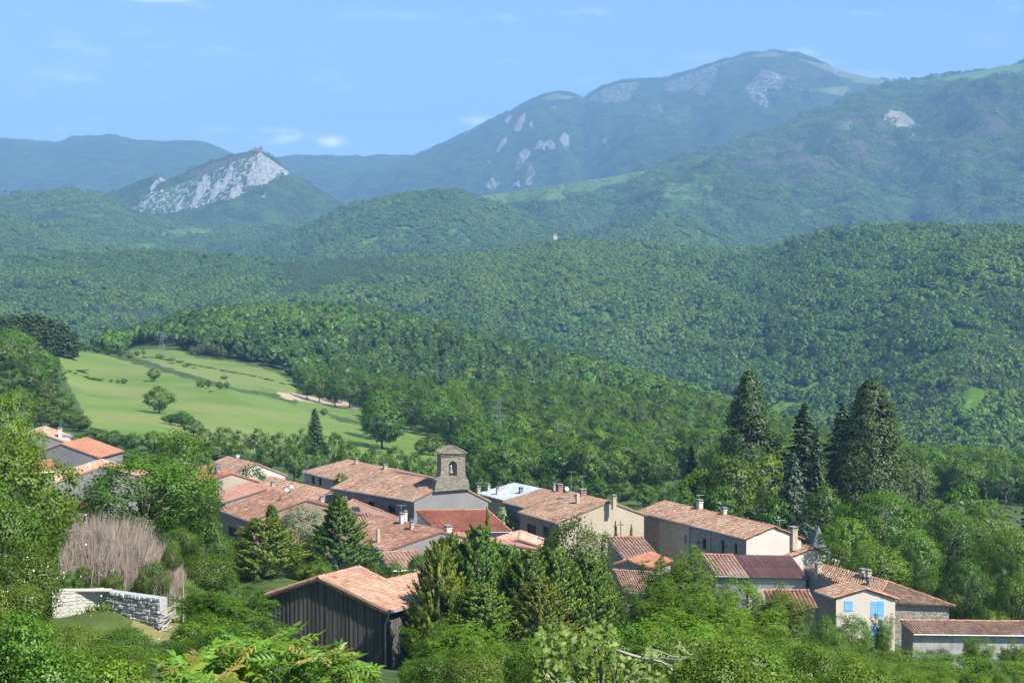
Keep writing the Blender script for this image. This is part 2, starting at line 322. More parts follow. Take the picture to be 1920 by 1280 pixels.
def gz_pol(px, Y):
    """ground height at view column px, distance Y"""
    px = np.atleast_1d(np.asarray(px, float)); Y = np.atleast_1d(np.asarray(Y, float)); q = _tc(px, np.maximum(Y, 1.5)); out = np.empty(len(q))
    for i in range(0, len(q), 20000):
        s = q[i:i + 20000]; out[i:i + 20000] = _ker(s, _P) @ _W[:_n] + _W[_n] + s @ _W[_n + 1:]
    return out
def gz(x, y):
    x = np.atleast_1d(np.asarray(x, float)); y = np.maximum(np.atleast_1d(np.asarray(y, float)), 1.5)
    return gz_pol(np.clip(960 + F * x / y, -350, 2260), y)
def lat(seed, n=64): return np.random.default_rng(seed).random((n, n))
def vnoise(x, y, seed):
    t = lat(seed); xi = np.floor(x).astype(int); yi = np.floor(y).astype(int); fx = x - xi; fy = y - yi
    fx = fx * fx * (3 - 2 * fx); fy = fy * fy * (3 - 2 * fy); g = lambda i, j: t[(xi + i) % 64, (yi + j) % 64]
    return (g(0, 0) * (1 - fx) + g(1, 0) * fx) * (1 - fy) + (g(0, 1) * (1 - fx) + g(1, 1) * fx) * fy
def fbm(x, y, seed, octv=4, rough=.5):
    s = 0; a = 1; t = 0
    for k in range(octv): s = s + a * vnoise(x * 2 ** k, y * 2 ** k, seed + k); t += a; a *= rough
    return s / t - .5
def inpoly(px, py, poly):
    poly = np.asarray(poly, float); r = np.zeros(px.shape, bool); x1, y1 = poly[-1]
    for x2, y2 in poly:
        c = ((y2 > py) != (y1 > py)) & (px < (x1 - x2) * (py - y2) / (y1 - y2 + 1e-12) + x2); r ^= c; x1, y1 = x2, y2
    return r
def grid_quads(nu, nv):
    i = np.arange((nu - 1) * (nv - 1)); a = (i // (nv - 1)) * nv + i % (nv - 1); return np.stack([a, a + nv, a + nv + 1, a + 1], -1)
MEADOWS = [[(108, 660), (150, 655), (205, 668), (300, 695), (420, 728), (500, 742), (560, 760), (640, 790), (690, 800), (700, 825), (760, 800), (860, 835), (835, 900), (560, 855), (430, 845), (300, 830), (180, 815), (118, 700)],
           [(243, 655), (330, 655), (360, 668), (440, 678), (490, 690), (550, 712), (556, 738), (515, 738), (450, 728), (350, 700), (300, 684), (240, 665)],
           [(556, 742), (690, 766), (690, 795), (560, 760)],
           [(975, 852), (1060, 866), (1132, 884), (1128, 896), (1060, 885), (985, 870)]]
SOIL = [[(512, 735), (560, 738), (680, 761), (684, 768), (600, 757), (530, 745)]]
LAWN = [[(236, 1166), (300, 1150), (350, 1158), (400, 1170), (390, 1215), (300, 1225), (250, 1200)]]
us = np.concatenate([np.linspace(-3800, -400, 24), np.linspace(-320, 2240, 321), np.linspace(2320, 5700, 24)]); ys = np.exp(np.linspace(math.log(2), math.log(1900), 300))
PX, YY = np.meshgrid(us, ys, indexing='ij'); PX = PX.ravel(); YY = YY.ravel()
ZZ = gz_pol(np.clip(PX, -350, 2260), YY); XX = (PX - 960) / F * YY
amp = np.clip(YY / 300, .15, 1.0); ZZ2 = ZZ + fbm(XX / 9, YY / 9, 3) * .7 * amp
ax, ay = proj(XX, YY, ZZ2)
def paint(polys): 
    r = np.zeros(len(ax))
    for p in polys:
        for dx, dy in ((0, 0), (3, 0), (-3, 0), (0, 2), (0, -2)): r += inpoly(ax + dx, ay + dy, p) * .2
    return np.minimum(r, 1)
m_, n_, b_ = mat('ground')
a1 = attr(n_, 'meadow'); a2 = attr(n_, 'soil'); a3 = attr(n_, 'lawn')
t1 = noise(n_, .35, 6, .65); t2 = noise(n_, .03, 5, .6); t3 = noise(n_, 4, 4)
base = mixc(n_, mapr(n_, t1.outputs[0], .35, .65).outputs[0], (.03, .06, .014), (.085, .12, .03))
gr = mixc(n_, mapr(n_, t2.outputs[0], .38, .62).outputs[0], (.09, .175, .024), (.165, .245, .05)); gr = mixc(n_, mapr(n_, t1.outputs[0], .3, .75, 0, .55).outputs[0], gr.outputs[0], (.17, .2, .06))
gs = N(n_, 'ShaderNodeMapping'); gs.inputs['Scale'].default_value = (.02, .16, 0); gs.inputs['Rotation'].default_value = (0, 0, .5); gg = n_.nodes.new('ShaderNodeNewGeometry'); n_.links.new(gg.outputs['Position'], gs.inputs['Vector'])
gr = mixc(n_, mapr(n_, noise(n_, 1.6, 4, .6, vec=gs.outputs[0]).outputs[0], .4, .62, 0, .5).outputs[0], gr.outputs[0], (.1, .17, .03))
gr = mixc(n_, mapr(n_, noise(n_, .012, 3).outputs[0], .48, .6, 0, .6).outputs[0], gr.outputs[0], (.21, .22, .075))
lw = mixc(n_, mapr(n_, t1.outputs[0], .35, .65).outputs[0], (.13, .15, .045), (.23, .21, .09))
so = mixc(n_, mapr(n_, t1.outputs[0], .3, .7).outputs[0], (.36, .28, .18), (.46, .37, .26))
te = noise(n_, .16, 4, .6)
def soft(a):
    ad = N(n_, "ShaderNodeMath", operation='ADD'); n_.links.new(a.outputs['Fac'], ad.inputs[0]); n_.links.new(mapr(n_, te.outputs[0], .3, .7, -.3, .3).outputs[0], ad.inputs[1]); return mapr(n_, ad.outputs[0], .4, .6).outputs[0]
c = mixc(n_, soft(a1), base.outputs[0], gr.outputs[0]); c = mixc(n_, soft(a2), c.outputs[0], so.outputs[0]); c = mixc(n_, soft(a3), c.outputs[0], lw.outputs[0])
n_.links.new(c.outputs[0], b_.inputs['Base Color']); bump(n_, b_, t3.outputs[0], .5, .15)
me = np_mesh('ground', np.stack([XX, YY, ZZ2], -1), grid_quads(369, 300), mats=[m_], attrs={'meadow': paint(MEADOWS), 'soil': paint(SOIL), 'lawn': paint(LAWN)})
tag(put(bpy.data.objects.new('ground', me)), kind='structure')

# ------------------------------------------------------------------ hills and mountains
def canopy_mat(name, d, l, scale, rock=(.55, .53, .5), grass=(.16, .22, .06), heath=(.13, .1, .085), bd=6.):
    """woods too far off to tell the trees apart: crown-sized cells give relief and each its own green"""
    m, n, b = mat(name); g = n.nodes.new("ShaderNodeNewGeometry")
    v = N(n, "ShaderNodeTexVoronoi", Scale=scale); n.links.new(g.outputs['Position'], v.inputs['Vector'])
    sp = n.nodes.new("ShaderNodeSeparateColor"); n.links.new(v.outputs['Color'], sp.inputs[0])
    big = noise(n, scale * .12, 5, .6); c = mixc(n, sp.outputs[0], d, l)
    c = mixc(n, mapr(n, big.outputs[0], .42, .62, 0, .75).outputs[0], c.outputs[0], tuple(x * .5 for x in d))
    c = mixc(n, mapr(n, noise(n, scale * .05, 4).outputs[0], .52, .66, 0, .6).outputs[0], c.outputs[0], l)
    a = attr(n, 'heath'); c = mixc(n, a.outputs['Fac'], c.outputs[0], heath)
    tn = noise(n, scale * .7, 5, .7)
    a = attr(n, 'grass'); ad = N(n, "ShaderNodeMath", operation='ADD'); n.links.new(a.outputs['Fac'], ad.inputs[0]); n.links.new(mapr(n, tn.outputs[0], .3, .7, -.35, .35).outputs[0], ad.inputs[1])
    fg = mapr(n, ad.outputs[0], .45, .6); c = mixc(n, fg.outputs[0], c.outputs[0], grass)
    mp0 = N(n, "ShaderNodeMapping"); mp0.inputs['Rotation'].default_value = (0, -.45, 0); n.links.new(g.outputs['Position'], mp0.inputs['Vector'])
    mp = N(n, "ShaderNodeMapping"); mp.inputs['Scale'].default_value = (1, .6, .22); n.links.new(mp0.outputs[0], mp.inputs['Vector'])
    tr = noise(n, scale * 1.3, 7, .78, vec=mp.outputs[0])
    a = attr(n, 'rock'); ad = N(n, "ShaderNodeMath", operation='ADD'); n.links.new(a.outputs['Fac'], ad.inputs[0]); n.links.new(mapr(n, tr.outputs[0], .3, .7, -.62, .62).outputs[0], ad.inputs[1])
    fr = mapr(n, ad.outputs[0], .45, .58); rc = mixc(n, mapr(n, tr.outputs[0], .35, .65).outputs[0], tuple(x * .38 for x in rock), tuple(min(1, x * 1.3) for x in rock))
    c = mixc(n, fr.outputs[0], c.outputs[0], rc.outputs[0]); n.links.new(c.outputs[0], b.inputs['Base Color']); b.inputs['Roughness'].default_value = 1; b.inputs['Specular IOR Level'].default_value = 0
    h = mapr(n, v.outputs['Distance'], 0, .9 , 1, 0); hm = mixc(n, fr.outputs[0], h.outputs[0], tr.outputs[0])
    bump(n, b, hm.outputs[0], .9, bd); return m
def interp(c, k, px): c = np.array(c, float); return np.interp(px, c[:, 0], c[:, k])
HILLS = {}
def hill(name, crest, Yd, Lf, zfoot, mt, tree_h=0, Lb=None, nu=300, nv=110, relief=0, rs=700., seed=1, curve=1.0, rock=(), grass=(), heath=(), rockrel=0., smooth_n=True, pxr=(-320, 2240)):
    crest = [(c[0], c[1], c[2] if len(c) > 2 else Yd) for c in crest]
    u = np.linspace(max(pxr[0], crest[0][0]), min(pxr[1], crest[-1][0]), nu); py = interp(crest, 1, u); Yc = interp(crest, 2, u)
    py = py + fbm(u / 23., u * 0, seed + 50, 3) * 4
    Zc = zc(py, Yc) - tree_h; L = Lf if np.isscalar(Lf) else np.interp(u, *np.array(Lf).T)
    L = L + 0 * u; Lb = L * .8 if Lb is None else Lb + 0 * u
    nf = int(nv * .8); t = np.concatenate([np.linspace(1, 0, nf) ** 1.15, -np.linspace(0, 1, nv - nf + 1)[1:]])
    T, U = np.meshgrid(t, np.arange(nu)); T = T.T.T
    Yg = Yc[:, None] - np.where(T > 0, T * L[:, None], T * Lb[:, None])
    tt = np.abs(T); prof = np.where(T > 0, 1 - (1 - tt) ** curve, tt) if curve != 1 else tt
    prof = np.where(tt < .06, prof * (tt / .06) * .6 + prof * .4, prof)
    Z = Zc[:, None] - prof * (Zc[:, None] - zfoot)
    X = (u[:, None] - 960) / F * Yg
    env = np.sin(np.clip(tt, 0, 1) * math.pi) ** .7 * np.clip(tt * 4, 0, 1)
    rel = fbm(X / rs, Yg / (rs * 1.6), seed, 5, .52); Z = Z + relief * 2 * rel * env * np.clip((Zc[:, None] - zfoot) / 420, .12, 1.5)
    rdg = .5 - 2 * np.abs(fbm(X / (rs * .42), Yg / (rs * 1.9), seed + 31, 4, .5)); Z = Z + relief * .55 * rdg * env * np.clip((Zc[:, None] - zfoot) / 420, .12, 1.5)
    co = np.stack([X, Yg, Z], -1).reshape(-1, 3); hx, hy = proj(*co.T)
    at = {}
    for k, P in (('rock', rock), ('grass', grass), ('heath', heath)):
        r = np.zeros(len(co))
        for p in P:
            wgt = 1.0
            if isinstance(p, tuple): p, wgt = p
            r = np.maximum(r, inpoly(hx, hy, p) * wgt)
        g = r.reshape(nu, nv); 
        for _ in range(0 if k == 'rock' else 1): g[1:-1, 1:-1] = (g[1:-1, 1:-1] * 2 + g[:-2, 1:-1] + g[2:, 1:-1] + g[1:-1, :-2] + g[1:-1, 2:]) / 6
        at[k] = g.ravel() * (.86 if k == 'rock' else 1)
    if rockrel:
        st = np.abs(fbm(co[:, 0] / 26 + co[:, 2] / 60, co[:, 2] / 90, seed + 9, 4, .6)) * 2
        co[:, 1] -= at['rock'] * rockrel * (st + .4); co[:, 2] += at['rock'] * rockrel * .25 * (st - .5)
    me = np_mesh(name, co, grid_quads(nu, nv), mats=[mt], attrs=at)
    o = tag(put(bpy.data.objects.new(name, me)), kind='structure')
    HILLS[name] = dict(co=co.reshape(nu, nv, 3), t=T, at={k: v.reshape(nu, nv) for k, v in at.items()}, hx=hx.reshape(nu, nv), hy=hy.reshape(nu, nv))
    return o
cm_far = canopy_mat('far_woods', (.028, .065, .022), (.06, .105, .03), .06)
cm_mid = canopy_mat('mid_woods', (.052, .12, .02), (.115, .2, .03), .08, bd=5)
cm_pog = canopy_mat('crag_woods', (.032, .07, .022), (.065, .11, .03), .08, rock=(.33, .34, .33), grass=(.12, .17, .055), bd=5)
cm_big = canopy_mat('mountain_woods', (.02, .046, .018), (.05, .09, .028), .06, rock=(.27, .275, .27), grass=(.15, .165, .075), heath=(.11, .095, .085))
cm_rt = canopy_mat('slope_woods', (.026, .062, .018), (.07, .125, .03), .06, rock=(.3, .285, .26), grass=(.095, .16, .05), heath=(.1, .075, .075))
hill('far_ridge', [(-320, 285), (-100, 270), (0, 262), (60, 264), (110, 269), (150, 259), (215, 256), (260, 266), (320, 267), (380, 267), (420, 283), (470, 305), (520, 296), (600, 293), (680, 295), (760, 292), (850, 300), (1000, 330)],
     11000, 3500, 120, cm_far, relief=110, rs=1100, seed=21, nu=220, nv=70)
hill('mountain', [(560, 385), (640, 352), (700, 322), (760, 301), (800, 284), (850, 262), (900, 238), (950, 214), (1000, 188), (1020, 180), (1045, 177), (1070, 179), (1095, 186), (1130, 165), (1165, 154), (1200, 152), (1240, 151), (1265, 143), (1300, 134), (1350, 115), (1400, 102), (1445, 97), (1490, 103), (1530, 117), (1570, 134), (1610, 145), (1655, 151), (1700, 168), (1800, 190), (2240, 260)],
     10000, 3800, 150, cm_big, relief=150, rs=800, seed=31, nu=640, nv=220, rockrel=60,
     rock=[[(962, 248), (968, 228), (984, 210), (986, 222), (974, 248)], [(940, 234), (955, 214), (962, 218), (948, 236)], [(928, 290), (934, 268), (950, 256), (952, 268), (938, 290)], [(964, 318), (970, 292), (984, 278), (996, 284), (984, 306), (974, 320)], [(1000, 280), (1010, 262), (1024, 268), (1022, 282)], [(1020, 264), (1036, 262), (1042, 278), (1030, 280)], [(1048, 264), (1056, 246), (1066, 252), (1066, 278), (1056, 278)], [(908, 352), (922, 330), (938, 340), (934, 356), (916, 356)], [(984, 328), (994, 308), (1004, 322), (1000, 344), (986, 348)], [(1128, 262), (1136, 260), (1146, 284), (1138, 284)], [(960, 345), (972, 335), (976, 352)], [(1030, 205), (1042, 198), (1044, 212)], [(990, 236), (998, 226), (1000, 242)], [(910, 302), (922, 296), (922, 308)],
           ([(1096, 188), (1130, 166), (1165, 156), (1200, 153), (1180, 190), (1130, 195)], .54), ([(1240, 156), (1300, 136), (1345, 120), (1345, 152), (1320, 180), (1290, 172), (1250, 176)], .53), ([(1390, 172), (1430, 128), (1475, 145), (1465, 172), (1436, 168), (1440, 205), (1410, 195)], .56), ([(1470, 150), (1520, 160), (1540, 175), (1480, 175)], .45), ([(1540, 118), (1575, 134), (1565, 142)], .6), ([(1210, 190), (1300, 200), (1280, 230), (1200, 220)], .42)],
     grass=[[(1010, 186), (1040, 175), (1085, 183), (1060, 190)], ([(1300, 137), (1350, 117), (1445, 96), (1530, 117), (1660, 150), (1660, 160), (1600, 156), (1540, 130), (1480, 106), (1400, 108), (1330, 132)], .7), [(1500, 170), (1600, 160), (1580, 180)], ([(1240, 225), (1290, 230), (1270, 240)], .5)],
     heath=[([(1350, 120), (1450, 100), (1560, 145), (1480, 150), (1380, 140)], .7)])
hill('mountain_flank', [(820, 392, 4500), (850, 376, 4600), (900, 367, 4700), (950, 360), (1050, 346, 4900), (1150, 331, 5100), (1200, 319, 5200), (1300, 291, 5500), (1350, 276, 5650), (1400, 262, 5800), (1450, 241, 6000), (1520, 213, 6200), (1600, 182, 6400), (1660, 161, 6600), (1720, 151, 6700), (1800, 140, 6800), (1860, 130, 6900), (1920, 117, 7000), (2240, 80, 7000)],
     5000, [(820, 700), (1200, 1500), (1600, 2600), (1920, 3200)], -60, cm_rt, relief=150, rs=600, seed=44, nu=380, nv=150, rockrel=25,
     rock=[[(1655, 215), (1668, 205), (1690, 208), (1712, 225), (1712, 238), (1690, 243), (1660, 228)], ([(1620, 203), (1640, 200), (1640, 212)], .7), ([(1700, 255), (1712, 250), (1716, 268)], .7), ([(1670, 318), (1688, 312), (1685, 325)], .6)],
     grass=[[(1690, 155), (1740, 150), (1860, 129), (1925, 117), (2240, 80), (2240, 110), (1920, 135), (1880, 138), (1840, 152), (1760, 153)], ([(880, 366), (960, 357), (1050, 343), (1150, 330), (1215, 318), (1200, 335), (1130, 352), (1040, 378), (920, 384)], .62), ([(1310, 290), (1400, 280), (1380, 290)], .8), ([(1570, 232), (1600, 225), (1605, 250), (1580, 245)], .6), ([(1210, 345), (1350, 340), (1340, 390), (1230, 380)], .45)],
     heath=[([(1380, 300), (1500, 230), (1640, 200), (1700, 300), (1600, 340), (1450, 340)], .7), ([(1720, 180), (1900, 170), (1920, 300), (1800, 300)], .55)])
hill('crag', [(60, 440), (110, 415), (140, 395), (165, 383), (200, 367), (230, 354), (262, 341), (288, 332), (303, 330), (318, 337), (340, 328), (370, 316), (400, 303), (440, 291), (470, 286), (485, 283), (497, 286), (510, 294), (525, 307), (545, 325), (580, 342), (620, 366), (650, 386), (690, 402), (740, 420), (800, 440)],
     5500, 800, -20, cm_pog, relief=22, rs=260, seed=61, nu=520, nv=190, curve=1.35, rockrel=16,
     rock=[([(236, 410), (250, 384), (284, 360), (330, 348), (380, 330), (440, 303), (478, 288), (500, 300), (548, 325), (500, 346), (432, 374), (360, 392), (290, 404)], .48), [(462, 345), (470, 318), (478, 296), (488, 285), (497, 292), (500, 305), (512, 310), (525, 313), (546, 323), (520, 325), (515, 335), (497, 344), (470, 350)], [(492, 290), (510, 300), (545, 324), (535, 328), (500, 303)], [(430, 372), (434, 352), (448, 346), (455, 358), (440, 372)],
           [(392, 374), (398, 355), (410, 340), (416, 342), (412, 360), (400, 374)], [(406, 360), (424, 330), (432, 308), (438, 306), (436, 322), (428, 345), (418, 360)], [(355, 390), (366, 365), (374, 344), (390, 330), (396, 332), (392, 350), (376, 372), (364, 388)],
           [(328, 398), (334, 380), (342, 374), (340, 390), (332, 398)], [(244, 408), (250, 386), (252, 398), (248, 410)], ([(268, 388), (274, 374), (284, 368), (276, 384)], .9), [(280, 356), (290, 340), (302, 331), (312, 338), (296, 346), (284, 360)], ([(140, 412), (146, 392), (160, 388), (178, 396), (180, 408), (160, 415)], .8), ([(205, 412), (210, 405), (208, 418)], .9), ([(232, 405), (236, 395), (238, 405)], .8), ([(488, 370), (500, 358), (496, 375)], .55), ([(290, 392), (296, 380), (300, 390)], .8), ([(304, 372), (312, 365), (310, 378)], .6), ([(342, 356), (348, 350), (346, 362)], .7)],
     heath=[([(340, 328), (440, 291), (470, 287), (440, 305), (380, 330)], .5), ([(540, 326), (570, 338), (590, 350), (560, 340)], .4)])
hill('valley_hill', [(-320, 330), (-100, 350), (0, 365), (50, 361), (90, 357), (140, 354), (180, 361), (220, 378), (250, 392), (300, 405), (330, 414), (400, 424), (460, 424), (520, 420), (600, 412), (680, 418), (760, 430)], 4700, 1500, -60, cm_mid, tree_h=8, relief=25, rs=300, seed=71, nu=200, nv=80,
     grass=[([(250, 425), (330, 428), (420, 432), (400, 440), (280, 440)], .5)])
hill('spur', [(-320, 300), (-100, 352), (0, 394), (50, 413), (100, 431), (160, 447), (230, 458), (300, 469), (420, 490)], 3500, 900, -80, cm_mid, tree_h=8, relief=15, rs=260, seed=75, nu=120, nv=60)
hill('wooded_ridge', [(330, 480), (430, 463), (500, 448), (560, 429), (620, 399), (660, 380), (700, 370), (740, 363), (800, 356), (840, 353), (870, 360), (900, 372), (950, 385), (1020, 409), (1080, 428), (1150, 438), (1230, 446), (1300, 452), (1400, 462), (1500, 480)], 3900, 1000, -90, cm_mid, tree_h=8, relief=70, rs=330, seed=81, nu=260, nv=90,
     grass=[([(1100, 440), (1180, 440), (1250, 452), (1150, 450)], .5)])
hill('wooded_spur', [(1000, 470), (1100, 432), (1180, 405), (1240, 396), (1300, 412), (1360, 440), (1390, 456), (1450, 470), (1520, 440), (1600, 430), (1750, 420), (2240, 400)], 3700, 800, -80, cm_mid, tree_h=8, relief=22, rs=300, seed=85, nu=200, nv=70)
hill('forest_hill', [(-320, 480, 2500), (0, 475, 2500), (100, 474), (200, 470), (280, 467), (344, 468), (420, 476), (500, 483), (600, 485), (700, 478), (800, 473), (909, 469), (980, 456), (1040, 446), (1115, 448), (1180, 451), (1253, 455, 2450), (1350, 461, 2420), (1400, 463, 2380), (1440, 461, 2340), (1470, 451, 2310), (1500, 440, 2280), (1560, 426, 2220), (1620, 418, 2160), (1700, 415, 2080), (1800, 417, 2000), (1920, 420, 2000), (2240, 430, 2000)],
     2450, [(-320, 1150), (1440, 1050), (1900, 1080), (2240, 1080)], -125, cm_mid, tree_h=9, relief=120, rs=330, seed=93, nu=330, nv=130, Lb=700)
me = np_mesh('valley_floor', [(-9000, -200, -170), (9000, -200, -170), (9000, 16000, -170), (-9000, 16000, -170)], [(0, 1, 2, 3)], mats=[cm_mid], attrs={'rock': [0] * 4, 'grass': [0] * 4, 'heath': [0] * 4})
tag(put(bpy.data.objects.new('valley_floor', me)), kind='structure')
# the air: one even closed box round it all
m = bpy.data.materials.new('haze'); m.use_nodes = True; m.node_tree.nodes.remove(m.node_tree.nodes["Principled BSDF"])
pv = m.node_tree.nodes.new("ShaderNodeVolumePrincipled"); pv.inputs['Color'].default_value = HAZE_COLOR; pv.inputs['Density'].default_value = HAZE_DENSITY; pv.inputs['Absorption Color'].default_value = (0, 0, 0, 1); pv.inputs['Anisotropy'].default_value = 0.0
m.node_tree.links.new(pv.outputs[0], m.node_tree.nodes["Material Output"].inputs['Volume'])
mb = MB(); mb.abox(-10000, 10000, -300, 17000, -172, 1700); tag(mb.build('haze', m), kind='stuff')
# ------------------------------------------------------------------ foliage
def unit(v): return v / (np.linalg.norm(v, axis=-1, keepdims=True) + 1e-9)
def leaves(name, C, Nn, S, mt, asp=.62, T=None, SN=None, tint=None, tip=None, extra=None):
    """one small pointed leaf (two triangles' worth) at each C"""
    n = len(C); r = rng
    if T is None: T = r.normal(size=(n, 3))
    T = unit(T - (T * Nn).sum(-1, keepdims=True) * Nn); B = np.cross(Nn, T)
    S = np.broadcast_to(np.asarray(S, float), (n,))[:, None]
    V = np.stack([C - T * S * .5, C - B * S * asp * .5 + T * S * .05, C + T * S * .5, C + B * S * asp * .5 + T * S * .05], 1).reshape(-1, 3)
    q = np.arange(n * 4).reshape(n, 4)
    at = {'tint': np.repeat(np.clip(r.normal(.5, .25, n) if tint is None else tint, 0, 1), 4)}
    if tip is not None: at['tip'] = np.repeat(tip, 4)
    return np_mesh(name, V, q, mats=[mt], attrs=at, normals=None if SN is None else np.repeat(unit(SN), 4, 0))
def fib(n):
    i = np.arange(n) + .5; ph = np.arccos(1 - 2 * i / n); th = math.pi * (1 + 5 ** .5) * i
    return np.stack([np.cos(th) * np.sin(ph), np.sin(th) * np.sin(ph), np.cos(ph)], -1)
def crown_pts(seed, H, R, zb, lobes, clumps, lpc, ls, cr=.1, fill=.15, low=-.35):
    r = np.random.default_rng(seed); hz = (H - zb) / 2; c0 = np.array([0, 0, zb + hz])
    D = fib(lobes); D = unit(D + r.normal(0, .25, D.shape)); L = c0 + D * np.array([R * .55, R * .55, hz * .58]) * r.uniform(.75, 1.1, (lobes, 1))
    LR = r.uniform(.36, .56, lobes) * min(R, hz); CC = []; CO = []; CT = []
    for k in range(lobes):
        n = int(clumps / lobes); d = unit(r.normal(size=(n, 3))); d = d[(d * unit(L[k] - c0)).sum(-1) > low]
        p = L[k] + d * LR[k] * r.uniform(.82, 1.06, (len(d), 1)); ins = np.zeros(len(p), bool)
        for j in range(lobes):
            if j != k: ins |= np.linalg.norm(p - L[j], axis=1) < LR[j] * .72
        p = p[~ins]; CC.append(p); CO.append(d[~ins]); CT.append(np.full(len(p), r.normal(0, .12)))
    CC = np.concatenate(CC); CO = np.concatenate(CO); CT = np.concatenate(CT) + r.normal(0, .12, len(CC))
    m = r.random((len(CC), lpc)); off = r.normal(size=(len(CC), lpc, 3)) * cr * R * np.array([1, 1, .8])
    P = (CC[:, None] + off).reshape(-1, 3); O = np.repeat(CO, lpc, 0); OF = unit(off.reshape(-1, 3))
    out = unit(O * .6 + unit(P - c0) * .35 + OF * .45 + [0, 0, .2]); Nn = unit(O * .5 + OF * .5 + [0, 0, .45] + r.normal(0, .55, P.shape))
    tint = np.repeat(CT, lpc) + .5 + r.normal(0, .2, len(P)); keep = P[:, 2] > zb * .3 - .1
    S = ls * r.uniform(.7, 1.3, len(P))
    return P[keep], Nn[keep], S[keep], out[keep], tint[keep], L, LR
def tree_trunk(seed, H, R, zb, L, rad, mt, spread=1.):
    r = random.Random(seed); mb = MB(); top = H * .72
    pts = [(r.uniform(-.03, .03) * z, r.uniform(-.03, .03) * z, z) for z in (-.6, 0, zb * .6 + .3, (zb + top) / 2, top)]
    mb.tube(pts, [rad * 1.25, rad * 1.1, rad * .85, rad * .5, rad * .12], 7)
    for l in L:
        z0 = min(max(zb * .7 + .15 * (l[2] - zb), .2), top * .8); a = np.array([0, 0, z0]); b = np.asarray(l); mid = a * .5 + b * .5 + [0, 0, .06 * H]
        mb.tube([a, mid, b], [rad * .5, rad * .3, rad * .1], 5)
    return mb.mesh('trunk', mt, smooth=True)
PR = {}      # kind -> list of dict(crown mesh, trunk mesh, H, W)
def proto_broad(kind, seed, H, R, zb, lobes, clumps, lpc, ls, mt, trunk=.2, bark='bark', **kw):
    P, Nn, S, SN, ti, L, LR = crown_pts(seed, H, R, zb, lobes, clumps, lpc, ls, **kw)
    me = leaves('crown', P, Nn, S, M[mt], SN=SN, tint=ti); hi = P[:, 2].max(); wd = 2.15 * np.percentile(np.hypot(P[:, 0], P[:, 1]), 95)
    PR.setdefault(kind, []).append(dict(crown=me, trunk=tree_trunk(seed, H, R, zb, L, trunk, M[bark]) if trunk else None, H=hi, W=wd, part='crown' if trunk and zb > .6 else 'foliage', stem='trunk' if trunk > .12 else 'stem'))
def proto_conifer(kind, seed, H, R, zb, mt, per=9, step=.5, up=.0, droop=.25, ls=.55, dens=1., bark='bark', prof=None, rough=.25, asp=.5):
    r = np.random.default_rng(seed); C = []; Nn = []; T = []; SN = []; mb = MB(); ti = []
    mb.tube([(0, 0, -.8), (0, 0, H * .4), (0, 0, H * .985)], [H * .022, H * .014, .03], 7); z = zb; a0 = 0
    prof = prof or (lambda t: (1 - t) ** .8)
    while z < H * .99:
        t = (z - zb) / (H - zb); Lb = R * prof(t); k = max(3, int(per * (.5 + .5 * (1 - t)))); a0 += .7
        for j in range(k):
            l = Lb * r.uniform(1 - rough, 1 + rough * .4) + .15; a = a0 + j * 6.283 / k + r.normal(0, .25); d = np.array([math.cos(a), math.sin(a), 0]); zz = z + r.normal(0, step * .3)
            n = max(3, int(l / .42 * 3 * dens)); s = r.uniform(.12, 1, n) ** .7; sd = np.array([-d[1], d[0], 0])
            wv = (1.05 - s) * .5 * l * .55 + .16; off = r.uniform(-1, 1, n)
            p = d * (s * l)[:, None] + sd * (off * wv)[:, None]; p[:, 2] = zz + up * s * l - droop * (s * l) ** 1.5 * .3 + (1 - s) * l * .1 - np.abs(off) * wv * .18 + r.normal(0, .07, n)
            C.append(p); dd = unit(d + sd * off[:, None] * .8 + np.array([0, 0, up * .7 - droop * .3])); T.append(dd); nn = unit(r.normal(0, .33, (n, 3)) + [0, 0, 1] + d * .25); Nn.append(nn)
            SN.append(unit(d * .75 + np.array([0, 0, .65]) + r.normal(0, .3, (n, 3)))); ti.append(np.full(n, r.normal(.5, .18)) + r.normal(0, .14, n))
            if l > 1.4 and j % 2 == 0: mb.tube([(0, 0, zz), d * l * .5 + [0, 0, zz + up * l * .5 - droop * .05 * l], d * l * .85 + [0, 0, zz + up * l * .8 - droop * l * .25]], [.05 + l * .012, .03 + l * .006, .015], 4)
        z += step * r.uniform(.75, 1.25) * (1 - .4 * t)
    C = np.concatenate(C); me = leaves('crown', C, np.concatenate(Nn), ls * r.uniform(.6, 1.35, len(C)), M[mt], asp=asp, T=np.concatenate(T), SN=np.concatenate(SN), tint=np.concatenate(ti))
    PR.setdefault(kind, []).append(dict(crown=me, trunk=mb.mesh('trunk', M[bark], smooth=True), H=C[:, 2].max(), W=2.1 * np.percentile(np.hypot(C[:, 0], C[:, 1]), 96), part='crown', stem='trunk'))
